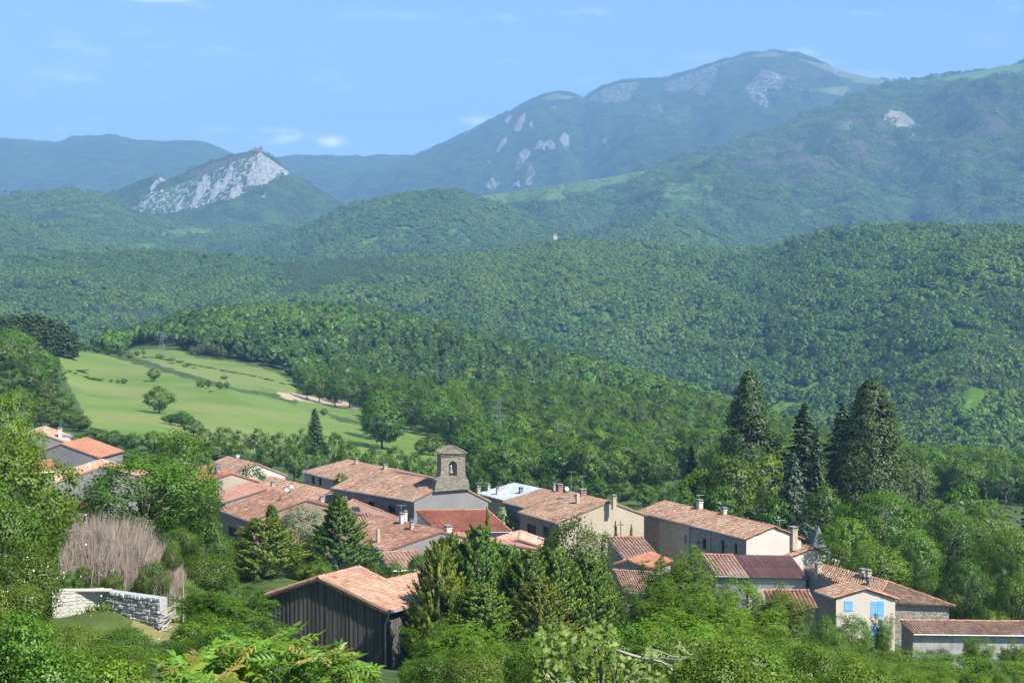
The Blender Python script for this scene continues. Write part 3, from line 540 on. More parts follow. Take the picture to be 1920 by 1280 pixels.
def proto_plume(kind, seed, H, R, mt, plumes, per, ls, prof, lean=.55, plen=.16, stem=.12, asp=.3, spread=.28, jag=.25, zb=.0):
    """scale-leaved evergreens: upswept feathery plumes with paler new tips"""
    r = np.random.default_rng(seed); C = []; T = []; Nn = []; SN = []; ti = []; tip = []
    for i in range(plumes):
        t = (i + r.random()) / plumes; t = t ** .9; a = r.uniform(0, 6.283); d = np.array([math.cos(a), math.sin(a), 0]); rr = R * prof(t) * r.uniform(1 - jag * 1.2, 1 + jag)
        b = d * rr * r.uniform(.5, .8) + [0, 0, zb + t * (H - zb) * .9]; l = plen * H * r.uniform(.6, 1.35) * (.5 + .7 * prof(t)); ax = unit(d * lean * (1.2 - t * .6) + [0, 0, .75] + r.normal(0, .16, 3))
        s = r.uniform(0, 1, per); sd = unit(r.normal(size=(per, 3))); wv = spread * l * (1.02 - s) ** .7
        p = b + ax * (s * l)[:, None] + sd * (wv * r.uniform(.2, 1, per))[:, None]
        C.append(p); T.append(unit(ax + sd * .55)); Nn.append(unit(sd * .8 + d * .4 + r.normal(0, .4, (per, 3)))); SN.append(unit(d * .7 + sd * .55 + ax * .25)); c = r.normal(0, .13)
        ti.append(np.clip(.45 + c + r.normal(0, .2, per), 0, 1)); tip.append(np.clip(s + r.normal(0, .12, per) + c - .15, 0, 1))
    C = np.concatenate(C); me = leaves('foliage', C, np.concatenate(Nn), ls * r.uniform(.6, 1.3, len(C)), M[mt], asp=asp, T=np.concatenate(T), SN=np.concatenate(SN), tint=np.concatenate(ti), tip=np.concatenate(tip))
    mb = MB(); mb.tube([(0, 0, -.6), (0, 0, H * .5), (0, 0, H * .9)], [stem, stem * .6, .02], 6)
    PR.setdefault(kind, []).append(dict(crown=me, trunk=mb.mesh('trunk', M['bark'], smooth=True), H=C[:, 2].max(), W=2.1 * np.percentile(np.hypot(C[:, 0], C[:, 1]), 96), part='foliage', stem='trunk'))
def plant(kind, name, x, y, H, W, label, cat, group=None, i=None, rot=None, z=None):
    ps = PR[kind]; p = ps[(i if i is not None else random.randrange(len(ps))) % len(ps)]
    if z is None: z = float(gz(x, y)[0])
    o = empty(name, (x, y, z), label, cat, group); o.rotation_euler = (0, 0, random.uniform(0, 6.28) if rot is None else rot); tall = kind.startswith(('mid', 'near', 'bush')) and H > 1.45 * W; Hc = 1.45 * W if tall else H
    if p['trunk']: t_ = put(bpy.data.objects.new(p['stem'], p['trunk']), o); t_.scale = (W / p['W'], W / p['W'], H / p['H'])
    c_ = put(bpy.data.objects.new(p['part'], p['crown']), o); c_.scale = (W / p['W'], W / p['W'], Hc / p['H']); c_.location = (0, 0, H - Hc); return o
def plant_px(kind, name, px, pytop, wpx, Y, label, cat='tree', group=None, i=None, sink=0., rot=None):
    """a plant standing Y metres off whose top and breadth read as in the photograph"""
    t = un(px, pytop, Y); z = float(gz(t[0], Y)[0]) - sink; return plant(kind, name, t[0], Y, max(t[2] - z, .5), wpx / F * Y, label, cat, group, i, rot, z)
for s in range(4): proto_broad('mid', 100 + s, 10, 4.2, 1.2, 12, 300, 22, .42, 'leaf', .22, cr=.085)
for s in range(2): proto_broad('mid_dark', 110 + s, 10, 4.2, .8, 12, 300, 22, .42, 'leaf_dark', .22, cr=.085)
for s in range(3): proto_broad('mid_bright', 120 + s, 10, 4.0, 1.2, 12, 300, 22, .42, 'leaf_bright', .2, cr=.085)
for s in range(2): proto_broad('mid_grey', 125 + s, 9, 3.6, .8, 10, 260, 20, .38, 'leaf_grey', .18, bark='greybark', cr=.1)
for s in range(3): proto_broad('near', 130 + s, 9, 4.4, 1.1, 15, 900, 32, .2, 'leaf_dark', .26, cr=.07)
for s in range(3): proto_broad('near_bright', 140 + s, 9, 3.8, 1.0, 14, 800, 32, .2, 'leaf_bright', .2, cr=.072)
for s in range(2): proto_broad('bush', 150 + s, 3, 2.0, .05, 12, 760, 26, .1, 'leaf', .05, cr=.08)
for s in range(1): proto_broad('bush_bright', 155 + s, 3, 2.0, .05, 12, 760, 26, .11, 'leaf_bright', .05, cr=.08)
for s in range(2): proto_broad('bush_olive', 160 + s, 3, 2.0, .05, 13, 760, 26, .095, 'leaf_olive', .05, cr=.1)
for s in range(1): proto_broad('bush_grey', 165 + s, 3, 2.0, .05, 12, 700, 24, .1, 'leaf_grey', .05, cr=.09)
for s in range(1): proto_broad('bush_cream', 168 + s, 4, 2.3, .3, 11, 520, 18, .24, 'leaf_cream', .06, cr=.09)
def sprays(kind, seed, H, R, mt, stems, fr, ll):
    """upright many-stemmed saplings carrying feather-shaped leaves"""
    r = np.random.default_rng(seed); mb = MB(); C = []; T = []; Nn = []; SN = []; ti = []
    for k in range(stems):
        a = r.uniform(0, 6.283); b = np.array([math.cos(a), math.sin(a), 0]) * R * r.uniform(.0, .35); tp = np.array([math.cos(a), math.sin(a), 0]) * R * r.uniform(.2, .95) + [0, 0, H * r.uniform(.5, .98)]
        mid = b * .6 + tp * .4 + [0, 0, H * .08]; mb.tube([b - [0, 0, .4], mid, tp], [.05, .035, .012], 5); c = r.normal(0, .13)
        for j in range(fr):
            s = r.uniform(.22, 1.03); p0 = (mid + (tp - mid) * (s - .4) / .6) if s > .4 else b + (mid - b) * s / .4; az = r.uniform(0, 6.283); d = np.array([math.cos(az), math.sin(az), 0])
            l = ll * r.uniform(.7, 1.2); bl = r.uniform(0.1, .9) * (1.1 - s) * R * .55; p0 = p0 + d * bl + [0, 0, bl * .4]
            ax = unit(d * .9 + [0, 0, r.uniform(-.9, .7)]); sd = unit(np.cross(ax, (0, 0, 1))); nn = unit(np.cross(sd, ax)); q = np.linspace(.25, 1, 5)
            for sg in (-1, 1, 0):
                qq = q if sg else np.array([1.05]); p = p0 + ax * (qq * l)[:, None] + sd * sg * l * .2 + [0, 0, -1] * (qq ** 2 * l * .3)[:, None]
                C.append(p); T.append(np.repeat([unit(sd * sg * .8 + ax * .55 - [0, 0, .15])], len(qq), 0)); Nn.append(unit(nn + r.normal(0, .25, (len(qq), 3)) * 2.2)); SN.append(unit(nn * .3 + unit(p - [0, 0, H * .4]) * .8 + r.normal(0, .15, (len(qq), 3)))); ti.append(np.clip(.5 + c + r.normal(0, .16, len(qq)), 0, 1))
    C = np.concatenate(C); me = leaves('foliage', C, np.concatenate(Nn), ll * .42 * r.uniform(.75, 1.2, len(C)), M[mt], asp=.36, T=np.concatenate(T), SN=np.concatenate(SN), tint=np.concatenate(ti))
    PR.setdefault(kind, []).append(dict(crown=me, trunk=mb.mesh('stem', M['bark'], smooth=True), H=C[:, 2].max(), W=2.1 * np.percentile(np.hypot(C[:, 0], C[:, 1]), 96), part='foliage', stem='stem'))
for s in range(3): sprays('ash', 170 + s, 6, 2.6, 'leaf_bright', 26, 150, .32)
for s in range(2): sprays('ash_dark', 175 + s, 6, 2.6, 'leaf', 26, 150, .32)
for s in range(3): sprays('ash_low', 180 + s, 2.8, 1.7, 'leaf_bright', 30, 120, .22)
for s in range(2): proto_broad('near_grey', 190 + s, 9, 4.2, .4, 13, 760, 24, .26, 'leaf_grey', .2, cr=.08)
def proto_cone(kind, seed, H, R, zb, mt, n, lpc, ls, prof, bulge=.25, cr=.8):
    """old park conifer: dense uneven cone of hanging foliage masses with gaps"""
    r = np.random.default_rng(seed); t = r.random(n) ** 1.25; a = r.uniform(0, 6.283, n); bl = 1 + bulge * 2 * fbm(a * 1.3 + 20, t * 7, seed, 3); rr = R * np.array([prof(q) for q in t]) * bl * r.uniform(.72, 1.06, n)
    d = np.stack([np.cos(a), np.sin(a), 0 * a], -1); c = d * rr[:, None] + np.array([0, 0, 1]) * (zb + (H - zb) * t)[:, None]; gap = fbm(a * 2 + 9, t * 9, seed + 4, 2) > -.17; c, d, rr, t = c[gap], d[gap], rr[gap], t[gap]; n = len(c)
    off = r.normal(size=(n, lpc, 3)) * np.array([cr, cr, cr * .55]) * (.45 + .75 * (1 - t))[:, None, None]; P = (c[:, None] + off).reshape(-1, 3); P[:, 2] -= np.abs(off[..., :2]).sum(-1).ravel() * .3; D = np.repeat(d, lpc, 0); O = unit(off.reshape(-1, 3)); m = len(P)
    me = leaves('crown', P, unit(D * .5 + O * .3 + [0, 0, .5] + r.normal(0, .5, (m, 3))), ls * r.uniform(.6, 1.4, m), M[mt], asp=.5, T=unit(D + r.normal(0, .6, (m, 3)) - [0, 0, .3]), SN=D * .75 + O * .45 + [0, 0, .3] + r.normal(0, .15, (m, 3)), tint=np.clip(np.repeat(r.normal(.5, .16, n), lpc) + r.normal(0, .15, m), 0, 1))
    mb = MB(); mb.tube([(0, 0, -.8), (0, 0, H * .4), (0, 0, H * .97)], [H * .03, H * .018, .04], 8)
    for k in range(40):
        q = r.integers(0, n); mb.tube([(0, 0, max(.5, c[q][2] - rr[q] * .12)), c[q] * [.6, .6, 1], c[q]], [.12, .07, .02], 4)
    PR.setdefault(kind, []).append(dict(crown=me, trunk=mb.mesh('trunk', M['bark'], smooth=True), H=P[:, 2].max(), W=2.1 * np.percentile(np.hypot(P[:, 0], P[:, 1]), 97), part='crown', stem='trunk'))
proto_cone('sequoia', 200, 26, 6.5, 1, 'needle_seq', 1000, 42, .4, lambda t: (1 - t) ** .8 * (1.05 if t < .5 else 1) if t > .12 else .85)
proto_cone('sequoia', 203, 26, 6.8, 1, 'needle_seq', 1100, 42, .4, lambda t: min(1, (1 - t) ** .55 * 1.02), bulge=.2)
for s in range(2): proto_conifer('fir', 210 + s, 22, 5.4, 1.5, 'needle', per=13, step=.6, up=.05, droop=.25, ls=.75, rough=.28, asp=.6)
proto_conifer('cedar', 220, 14, 5.4, .8, 'needle_blue', per=12, step=.55, up=-.1, droop=.3, ls=.65, rough=.3, asp=.45)
proto_conifer('dead_top', 225, 16, 4.6, .8, 'needle_blue', per=7, step=.8, up=.05, droop=.35, ls=.6, rough=.5, asp=.35, dens=.7)
proto_conifer('pine', 230, 10, 4.6, .8, 'needle_seq', per=12, step=.6, up=.2, droop=.1, ls=.85, rough=.35, asp=.6, prof=lambda t: (1 - t) ** .42 * (.65 + .35 * min(1, t * 3)))
for s in range(3): proto_plume('thuja', 240 + s, 8, 2.6, 'thuja', 430, 70, .21, lambda t: (1 - t) ** .55 * (.75 + .25 * min(1, t * 4)), lean=.75, plen=.13, jag=.2, spread=.34)
for s in range(2): proto_plume('thuja_gold', 245 + s, 6, 2.6, 'thuja_gold', 330, 70, .2, lambda t: (1 - t) ** .55 * (.8 + .2 * min(1, t * 4)), lean=.95, plen=.16, spread=.32)
proto_plume('juniper_dark', 250, 7, 3.2, 'thuja', 420, 70, .21, lambda t: (1 - t) ** 1.1 * 1.05, lean=1.05, plen=.14, spread=.32)
proto_plume('cypress', 255, 6, .5, 'thuja', 150, 46, .18, lambda t: (1 - t) ** .5, lean=.12, plen=.12, jag=.2)
# ---- woods too many to count: one object per wood, trees set point by point
def low_tree(seed, H, R, n, mt, kind='b'):
    r = np.random.default_rng(seed)
    if kind == 'b':
        nl = 5; L = np.concatenate([r.normal(0, R * .33, (nl, 2)), r.uniform(H * .45, H * .8, (nl, 1))], 1); k = r.integers(0, nl, n); d = unit(r.normal(size=(n, 3)) + [0, 0, .35])
        P = L[k] + d * R * .55 * r.uniform(.8, 1.1, (n, 1)) * np.array([1, 1, .9]); O = d; S = R * (.52 if n < 150 else .33)
    else:
        t = r.uniform(0, 1, n) ** 1.3; a = r.uniform(0, 6.283, n); rr = R * (1 - t) ** .8 * r.uniform(.7, 1.1, n); P = np.stack([np.cos(a) * rr, np.sin(a) * rr, H * (.08 + .92 * t)], -1); O = unit(np.stack([np.cos(a), np.sin(a), .5 + 0 * a], -1)); S = R * (.6 if n < 150 else .42) * (1.1 - t)
    Nn = unit(O + r.normal(0, .25, P.shape)); return P, Nn, np.broadcast_to(S * r.uniform(.7, 1.25, n), (n,)), unit(O * .8 + [0, 0, .3] + r.normal(0, .2, P.shape)), np.clip(.5 + r.normal(0, .13, n), 0, 1)
def cluster(seed, spread, k, n, H, R, kinds, mt='forest'):
    r = np.random.default_rng(seed); A = [[] for _ in range(5)]
    for j in range(k):
        kd = kinds[r.integers(len(kinds))]; h = H * r.uniform(.65, 1.35); q = low_tree(seed * 50 + j, h * (1.15 if kd == 'c' else 1), R * (r.uniform(.65, 1.35) if kd == 'b' else .62), n, None, kd)
        o = np.array([*(r.uniform(-.5, .5, 2) * spread), -H * .12]) if k > 1 else np.array([0, 0, -H * .1]); c = r.normal(0, .2)
        for i, v in enumerate(q): A[i].append(v + o if i == 0 else (np.clip(v + c, 0, 1) if i == 4 else v))
    P, Nn, S, SN, ti = [np.concatenate(a) for a in A]; me = leaves('tree_group', P, Nn, S, M['forest_conifer' if kinds == 'c' else mt], asp=.95, SN=SN, tint=ti); return bpy.data.objects.new('tree_group', me)
def coll(name, obs):
    c = bpy.data.collections.new(name)
    for o in obs: c.objects.link(o)
    return c
LIB1 = coll('wood_trees', [cluster(300 + s, 0, 1, 520, 9, 4.2, 'b', 'forest_near' if s < 4 else 'forest') for s in range(6)] + [cluster(320 + s, 0, 1, 260, 11, 3.6, 'c') for s in range(2)])
LIB2 = coll('wood_groups', [cluster(340 + s, 18, 11, 66, 8.2, 3.7, 'b', 'forest' if s < 3 else 'forest_light') for s in range(6)] + [cluster(360 + s, 18, 12, 44, 10, 3.6, 'c') for s in range(2)])
LIB3 = coll('far_groups', [cluster(380 + s, 48, 34, 20, 9, 4.8, 'b', 'forest' if s < 3 else 'forest_light') for s in range(6)] + [cluster(390 + s, 48, 26, 20, 12, 5.4, 'c') for s in range(2)])
def scatter(name, lib, pts, idx, rot, scl, label=None):
    me = bpy.data.meshes.new(name); me.vertices.add(len(pts)); me.vertices.foreach_set("co", np.asarray(pts, np.float32).ravel())
    a = me.attributes.new('idx', 'INT', 'POINT'); a.data.foreach_set('value', np.asarray(idx, np.int32)); a = me.attributes.new('rot', 'FLOAT_VECTOR', 'POINT'); a.data.foreach_set('vector', np.asarray(rot, np.float32).ravel())
    a = me.attributes.new('scl', 'FLOAT', 'POINT'); a.data.foreach_set('value', np.asarray(scl, np.float32)); me.update()
    o = tag(put(bpy.data.objects.new(name, me)), label=label, kind='stuff'); g = bpy.data.node_groups.new(name, 'GeometryNodeTree')
    g.interface.new_socket('Geometry', in_out='INPUT', socket_type='NodeSocketGeometry'); g.interface.new_socket('Geometry', in_out='OUTPUT', socket_type='NodeSocketGeometry')
    i = g.nodes.new('NodeGroupInput'); u = g.nodes.new('NodeGroupOutput'); ip = g.nodes.new('GeometryNodeInstanceOnPoints'); ci = g.nodes.new('GeometryNodeCollectionInfo')
    ci.inputs['Collection'].default_value = lib; ci.inputs['Separate Children'].default_value = True; ci.inputs['Reset Children'].default_value = True; ip.inputs['Pick Instance'].default_value = True
    for nm, ty, so in (('idx', 'INT', 'Instance Index'), ('rot', 'FLOAT_VECTOR', 'Rotation'), ('scl', 'FLOAT', 'Scale')):
        a = g.nodes.new('GeometryNodeInputNamedAttribute'); a.data_type = ty; a.inputs['Name'].default_value = nm; out = [q for q in a.outputs if q.enabled and q.name == 'Attribute'][0]; g.links.new(out, ip.inputs[so])
    g.links.new(i.outputs[0], ip.inputs['Points']); g.links.new(ci.outputs[0], ip.inputs['Instance']); g.links.new(ip.outputs[0], u.inputs[0])
    o.modifiers.new('trees', 'NODES').node_group = g; return o
def hill_wood(name, hn, lib, spacing, nb, nc, conifer=.25, tmax=.97, s=(.75, 1.4), avoid=('rock', 'grass'), pxr=(-180, 2100), edge=None, label=None, seed=3, keep=None, aligned=True):
    h = HILLS[hn]; co = h['co']; r = np.random.default_rng(seed); a = co[:-1, :-1]; du = co[1:, :-1] - a; dv = co[:-1, 1:] - a; cr = np.cross(du, dv); A = np.linalg.norm(cr, axis=-1)
    t = h['t'][:-1, :-1]; ok = (t < tmax) & (t > -.12) & (h['hx'][:-1, :-1] > pxr[0]) & (h['hx'][:-1, :-1] < pxr[1])
    for k in avoid: ok &= h['at'][k][:-1, :-1] < .4
    if edge is not None: ok &= t < edge
    if keep is not None: ok &= keep(h['hx'][:-1, :-1], h['hy'][:-1, :-1])
    A = np.where(ok, A, 0); n = r.poisson(A / spacing ** 2).ravel(); i = np.repeat(np.arange(len(n)), n); uu = r.random((len(i), 2))
    p = a.reshape(-1, 3)[i] + du.reshape(-1, 3)[i] * uu[:, :1] + dv.reshape(-1, 3)[i] * uu[:, 1:]; nn = unit(cr.reshape(-1, 3)[i]); nn *= np.sign(nn[:, 2:] + 1e-9)
    cz = fbm(p[:, 0] / 240, p[:, 1] / 240, seed + 5, 3) + r.normal(0, .06, len(p)) > (.5 - conifer) * .5
    lt = fbm(p[:, 0] / 170, p[:, 1] / 170, seed + 15, 4) + r.normal(0, .07, len(p)) > .02; idx = np.where(cz, nb + r.integers(0, nc, len(p)), r.integers(0, nb // 2, len(p)) + np.where(lt, nb // 2, 0))
    rot = np.zeros_like(p); rot[:, 2] = r.uniform(0, 6.283, len(p))
    if aligned:   # ground plane tilt of a whole group of trees
        for k in range(len(p)):
            q = Vector(nn[k]).to_track_quat('Z', 'Y').to_euler(); rot[k, :2] = q[0], q[1]; rot[k, 2] = q[2]
    scatter(name, lib, p, idx, rot, r.uniform(*s, len(p)), label); return len(p)
cnt = {}
cnt['forest'] = hill_wood('forest', 'forest_hill', LIB2, 13, 6, 2, .22, s=(.6, 1.2), label='dense green forest covering the long hill beyond the valley', seed=3)
cnt['r'] = hill_wood('ridge_wood', 'wooded_ridge', LIB2, 17, 6, 2, .12, tmax=.75, label='light green woods on the rounded ridge below the mountain', seed=4)
cnt['s'] = hill_wood('spur_wood', 'wooded_spur', LIB2, 18, 6, 2, .12, tmax=.7, seed=5)
cnt['v'] = hill_wood('valley_wood', 'valley_hill', LIB3, 42, 6, 2, .12, tmax=.95, seed=6)
cnt['l'] = hill_wood('spur_wood', 'spur', LIB2, 18, 6, 2, .12, tmax=.7, seed=7)
cnt['c'] = hill_wood('crag_wood', 'crag', LIB3, 44, 6, 2, .1, s=(.5, .8), avoid=('rock', 'grass', 'heath'), label='dark woods round the foot of the castle crag', seed=8)
cnt['m'] = hill_wood('flank_wood', 'mountain_flank', LIB3, 46, 6, 2, .15, seed=9)
cnt['b'] = hill_wood('mountain_wood', 'mountain', LIB3, 46, 6, 2, .5, seed=10, tmax=.9)
cnt['f'] = hill_wood('ridge_forest', 'far_ridge', LIB3, 48, 6, 2, .45, seed=12, tmax=.8)
print(cnt)
HP = {'A': [-92.107, 312.241, -1.385, 13.233, 4.143, 5.534, -30.889, -31.643, 1.227, -0.145],
      'B': [-78.006, 284.217, -1.729, 11.075, 4.702, 7.358, -30.729, -31.317, 1.72, -0.062],
      'D': [-62.333, 242.67, -1.284, 9.981, 7.03, 7.03, -30.322, -30.322, 2.179, -0.015],
      'F': [-44.604, 263.548, -1.012, 12.651, 4.381, 5.097, -31.691, -32.328, 1.531, -0.108],
      'G': [-45.026, 242.23, -0.903, 10.546, 3.682, 5.404, -30.316, -31.155, 1.111, -0.276],
      'H1': [-36.151, 227.191, -1.171, 8.797, 6.046, 6.046, -31.241, -31.241, 1.649, -0.083],
      'H2': [-29.452, 210.526, -1.05, 12.074, 7.626, 7.626, -30.967, -30.967, 2.32, -0.112],
      'I': [-30.781, 230.308, -0.978, 19.184, 3.073, 3.073, -30.863, -30.863, 1.126, 0.294],
      'J': [-21.324, 243.393, -1.019, 16.909, 7.427, 7.427, -30.232, -30.232, 1.602, -0.219],
      'K': [-14.095, 217.629, -0.831, 18.033, 5.851, 6.048, -29.213, -30.085, 2.17, -0.204],
      'M': [2.291, 226.192, -1.085, 7.995, 5.586, 5.586, -30.868, -30.868, 1.32, -0.187],
      'N': [5.516, 218.154, -1.079, 6.136, 5.739, 5.739, -30.842, -30.842, 1.608, -0.133],
      'O': [9.797, 201.438, -1.098, 10.175, 7.299, 5.208, -29.898, -29.677, 2.247, -0.063],
      'P': [25.257, 196.965, -1.101, 24.085, 3.91, 3.973, -30.382, -30.778, 1.316, -0.161],
      'Q': [33.322, 189.878, -0.922, 7.289, 3.271, 4.473, -32.629, -33.425, 0.953, -0.324],
      'T': [37.009, 174.037, -1.146, 13.003, 1.819, 1.819, -32.796, -32.796, 0.623, 0.172],
      'U': [33.808, 156.351, -1.256, 3.754, 3.244, 3.444, -31.073, -31.321, 0.881, -0.208],
      'X': [-17.546, 203.729, -1.138, 16.93, 4.057, 4.057, -30.823, -30.823, 1.301, 0.0],
      'Y': [-12.199, 188.499, -0.993, 15.044, 6.786, 6.786, -30.844, -30.844, 1.774, -0.166],
      'Z': [-4.125, 183.942, -1.002, 8.39, 6.226, 6.226, -31.215, -31.215, 1.276, -0.231],
      'FF': [-14.199, 130.387, -2.113, 5.633, 6.273, 6.744, -26.358, -26.284, 2.25, 0.067],
      'L': [-8.051, 211.681, 0.068, 9.613, 6.799, 6.799, -32.878, -32.878, 2.0, 0.428],
      'R': [26.669, 181.317, -0.106, 10.177, 5.091, 5.091, -33.174, -33.174, 1.584, 0.314],
      'S': [28.18, 163.151, 0.063, 4.751, 5.482, 5.482, -33.705, -33.705, 1.646, 0.002],
      'EE': [13.033, 171.625, -0.336, 4.324, 4.922, 4.922, -33.074, -33.074, 1.443, 0.496],
      'DD': [14.353, 178.856, -2.094, 6.0, 1.862, 2.867, -31.918, -31.991, 0.623, -0.0],
      'AA': [0.869, 189.737, -1.611, 6.0, 2.947, 2.824, -31.549, -31.574, 0.953, -0.0],
      'W': [42.575, 150.298, -0.05, 11.61, 2.745, 2.745, -33.195, -33.195, 0.762, 0.291],
      'CC': [13.717, 194.173, 0.087, 4.514, 6.003, 6.003, -33.244, -33.244, 1.628, 0.21],
      'BB': [-12.983, 179.879, 0.298, 4.643, 4.481, 4.481, -32.277, -32.277, 1.314, 0.132],
      'E': [-62.216, 225.388, 0.305, 4.026, 1.965, 1.965, -32.425, -32.425, 0.612, 0.103],
      'C': [-76.765, 261.05, 0.48, 2.72, 4.632, 4.632, -31.305, -31.305, 1.429, 0.05]}
# ------------------------------------------------------------------ houses
for _k in (0, 1, 3, 4, 5, 6, 7, 8): HP['CC'][_k] *= .98
for _k in (0, 1, 3, 4, 5, 6, 7, 8): HP['L'][_k] *= .966
def hpt(p, u, v, dz=0.):
    x, y, yaw, L, W1, W2, ze, ze2, rise, sk = p; a = yaw + math.pi / 2 + sk; W = W1 if v < 0 else W2
    zr = ze + rise; zb = ze if v < 0 else ze2
    return np.array([x + math.cos(yaw) * L * (u - .5) + math.cos(a) * W * v, y + math.sin(yaw) * L * (u - .5) + math.sin(a) * W * v, zr * (1 - abs(v)) + zb * abs(v) + dz])
def tile_field(name, A, B, D, mt, parent, cw=.27, rh=.42, inside=None, seed=0, arch=.075, sag=.05, tmean=.5, org=None, k0=0.):
    """rows of curved roof tiles lying on the slope with top edge A-B and falling towards D"""
    A, B, D = map(lambda q: np.asarray(q, float), (A, B, D)); a = B - A; d = D - A; la, ld = np.linalg.norm(a), np.linalg.norm(d); nrm = unit(np.cross(d, a)); nrm *= np.sign(nrm[2]); ah, dh = a / la, d / ld
    nc, nr = max(2, int(la / cw)), max(2, int(ld / rh)); r = np.random.default_rng(seed + 700); S, T = np.meshgrid(np.arange(nc), np.arange(nr), indexing='ij'); S = S.ravel(); T = T.ravel()
    if inside is not None:
        c = A + ah * ((S + .5) * la / nc)[:, None] + dh * ((T + .5) * ld / nr)[:, None]; k = inside(c); S, T = S[k], T[k]
    n = len(S); cx = (S + .5) * la / nc + r.normal(0, .012, n); t0 = T * ld / nr + r.normal(0, .02, n); t1 = t0 + rh * 1.12; w = .62 * cw
    jz = r.normal(0, .012, n) + sag * 2 * fbm(cx / 2.2, t0 / 2.5, seed + 7, 2); tw = r.normal(0, .018, n)
    V = np.zeros((n, 8, 3))
    for j, (t, up) in enumerate(((t0, .02), (t1, .06))):
        for i, (o, h) in enumerate(((-.5, 0), (-.22, 1), (.22, 1), (.5, 0))):
            V[:, j * 4 + i] = A + ah * (cx + o * w + tw * j)[:, None] + dh * t[:, None] + nrm * (h * arch + up + jz)[:, None]
    q = np.array([[0, 1, 5, 4], [1, 2, 6, 5], [2, 3, 7, 6], [4, 5, 6, 7]]); Q = (np.arange(n)[:, None, None] * 8 + q[None]).reshape(-1, 4)
    colr = r.normal(0, .07, nc)[S]; tint = np.clip(tmean + r.normal(0, .2, n) + colr + fbm(cx / 1.6, t0 / 1.6, seed + 3, 3) * .7, 0, 1)
    me = np_mesh(name, V.reshape(-1, 3) - np.asarray(org), Q, mats=[mt], attrs={'tint': np.repeat(tint, 8)}, smooth=False); o = put(bpy.data.objects.new(name, me), parent); o['kind'] = 'stuff'; return o
def ridge_tiles(line, mt, parent, org, seed=0, r0=.15, name='ridge_tiles'):
    mb = MB(); rr = random.Random(seed); ti = []
    for P, Q in zip(line[:-1], line[1:]):
        P, Q = np.asarray(P, float), np.asarray(Q, float); l = np.linalg.norm(Q - P); n = max(1, int(l / .42)); d = (Q - P) / l; s = unit(np.cross(d, (0, 0, 1))); up = np.cross(s, d)
        for i in range(n):
            a = P + d * (i * l / n - .04); b = P + d * ((i + 1) * l / n); j = rr.uniform(-.02, .03); R = r0 * rr.uniform(.9, 1.1); v = len(mb.v); hh = rr.uniform(0, 1)
            for c, k in ((a, .9), (b, 1.08)):
                for ang in (0, .25, .5, .75, 1): mb.v.append(tuple(c + s * math.cos(ang * math.pi) * R * k + up * (math.sin(ang * math.pi) * R * k * .8 - .02 + j) - org)); ti.append(hh)
            for e in range(4): mb.f.append((v + e, v + e + 1, v + 6 + e, v + 5 + e)); mb.m.append(0)
            mb.f.append((v + 9, v + 8, v + 7, v + 6, v + 5)); mb.m.append(0)
    me = mb.mesh(name, mt); at = me.attributes.new('tint', 'FLOAT', 'POINT'); at.data.foreach_set('value', ti); o = put(bpy.data.objects.new(name, me), parent); o['kind'] = 'stuff'; return o
def deck(name, polys, mt, parent, org, th=.14):
    mb = MB()
    for P in polys:
        P = [np.asarray(q, float) for q in P]; n = unit(np.cross(P[1] - P[0], P[-1] - P[0])); n = n * np.sign(n[2])
        b = [q - n * th for q in P]; t = [q + n * .0 for q in P]
        if unit(np.cross(P[1] - P[0], P[2] - P[0]))[2] < 0: b, t = b[::-1], t[::-1]
        mb.prism(b, t)
    return mb.build(name, mt, parent, org)
def wall_face(mb, rv, A, B, ztopA, ztopB, zb, holes=(), m=0):
    """upright wall from A to B with real openings; holes are (s0,s1,z0,z1) along the wall. Returns direction, normal (to the right of A->B)"""
    A = np.array([A[0], A[1], 0.]); B = np.array([B[0], B[1], 0.]); L = np.linalg.norm(B - A); d = (B - A) / L; nr = np.array([d[1], -d[0], 0]); zt = min(ztopA, ztopB)
    S = sorted({0, L, *[h for q in holes for h in q[:2]]}); Z = sorted({zb, zt, *[h for q in holes for h in q[2:]]}); P = lambda s, z, o=0: A + d * s + [0, 0, z] - nr * o
    for s0, s1 in zip(S[:-1], S[1:]):
        for z0, z1 in zip(Z[:-1], Z[1:]):
            cs, cz = (s0 + s1) / 2, (z0 + z1) / 2
            if any(h[0] < cs < h[1] and h[2] < cz < h[3] for h in holes): continue
            mb.poly([P(s0, z0), P(s1, z0), P(s1, z1), P(s0, z1)], m)
    if abs(ztopA - ztopB) > .01: mb.poly([P(0, zt), P(L, zt), P(L, ztopB)] if ztopB > ztopA else [P(0, zt), P(L, zt), P(0, ztopA)], m)
    for s0, s1, z0, z1 in holes:
        e = .22
        for q in ([P(s0, z0), P(s1, z0), P(s1, z0, e), P(s0, z0, e)], [P(s0, z1, e), P(s1, z1, e), P(s1, z1), P(s0, z1)], [P(s0, z0, e), P(s0, z1, e), P(s0, z1), P(s0, z0)], [P(s1, z0), P(s1, z1), P(s1, z1, e), P(s1, z0, e)]): mb.poly(q, m)
    return d, nr, P
def ray_wall(px, py, A, nr):
    v = un(px, py, 1.); t = (np.array([A[0], A[1], 0]) @ nr) / (v @ nr); return v * t
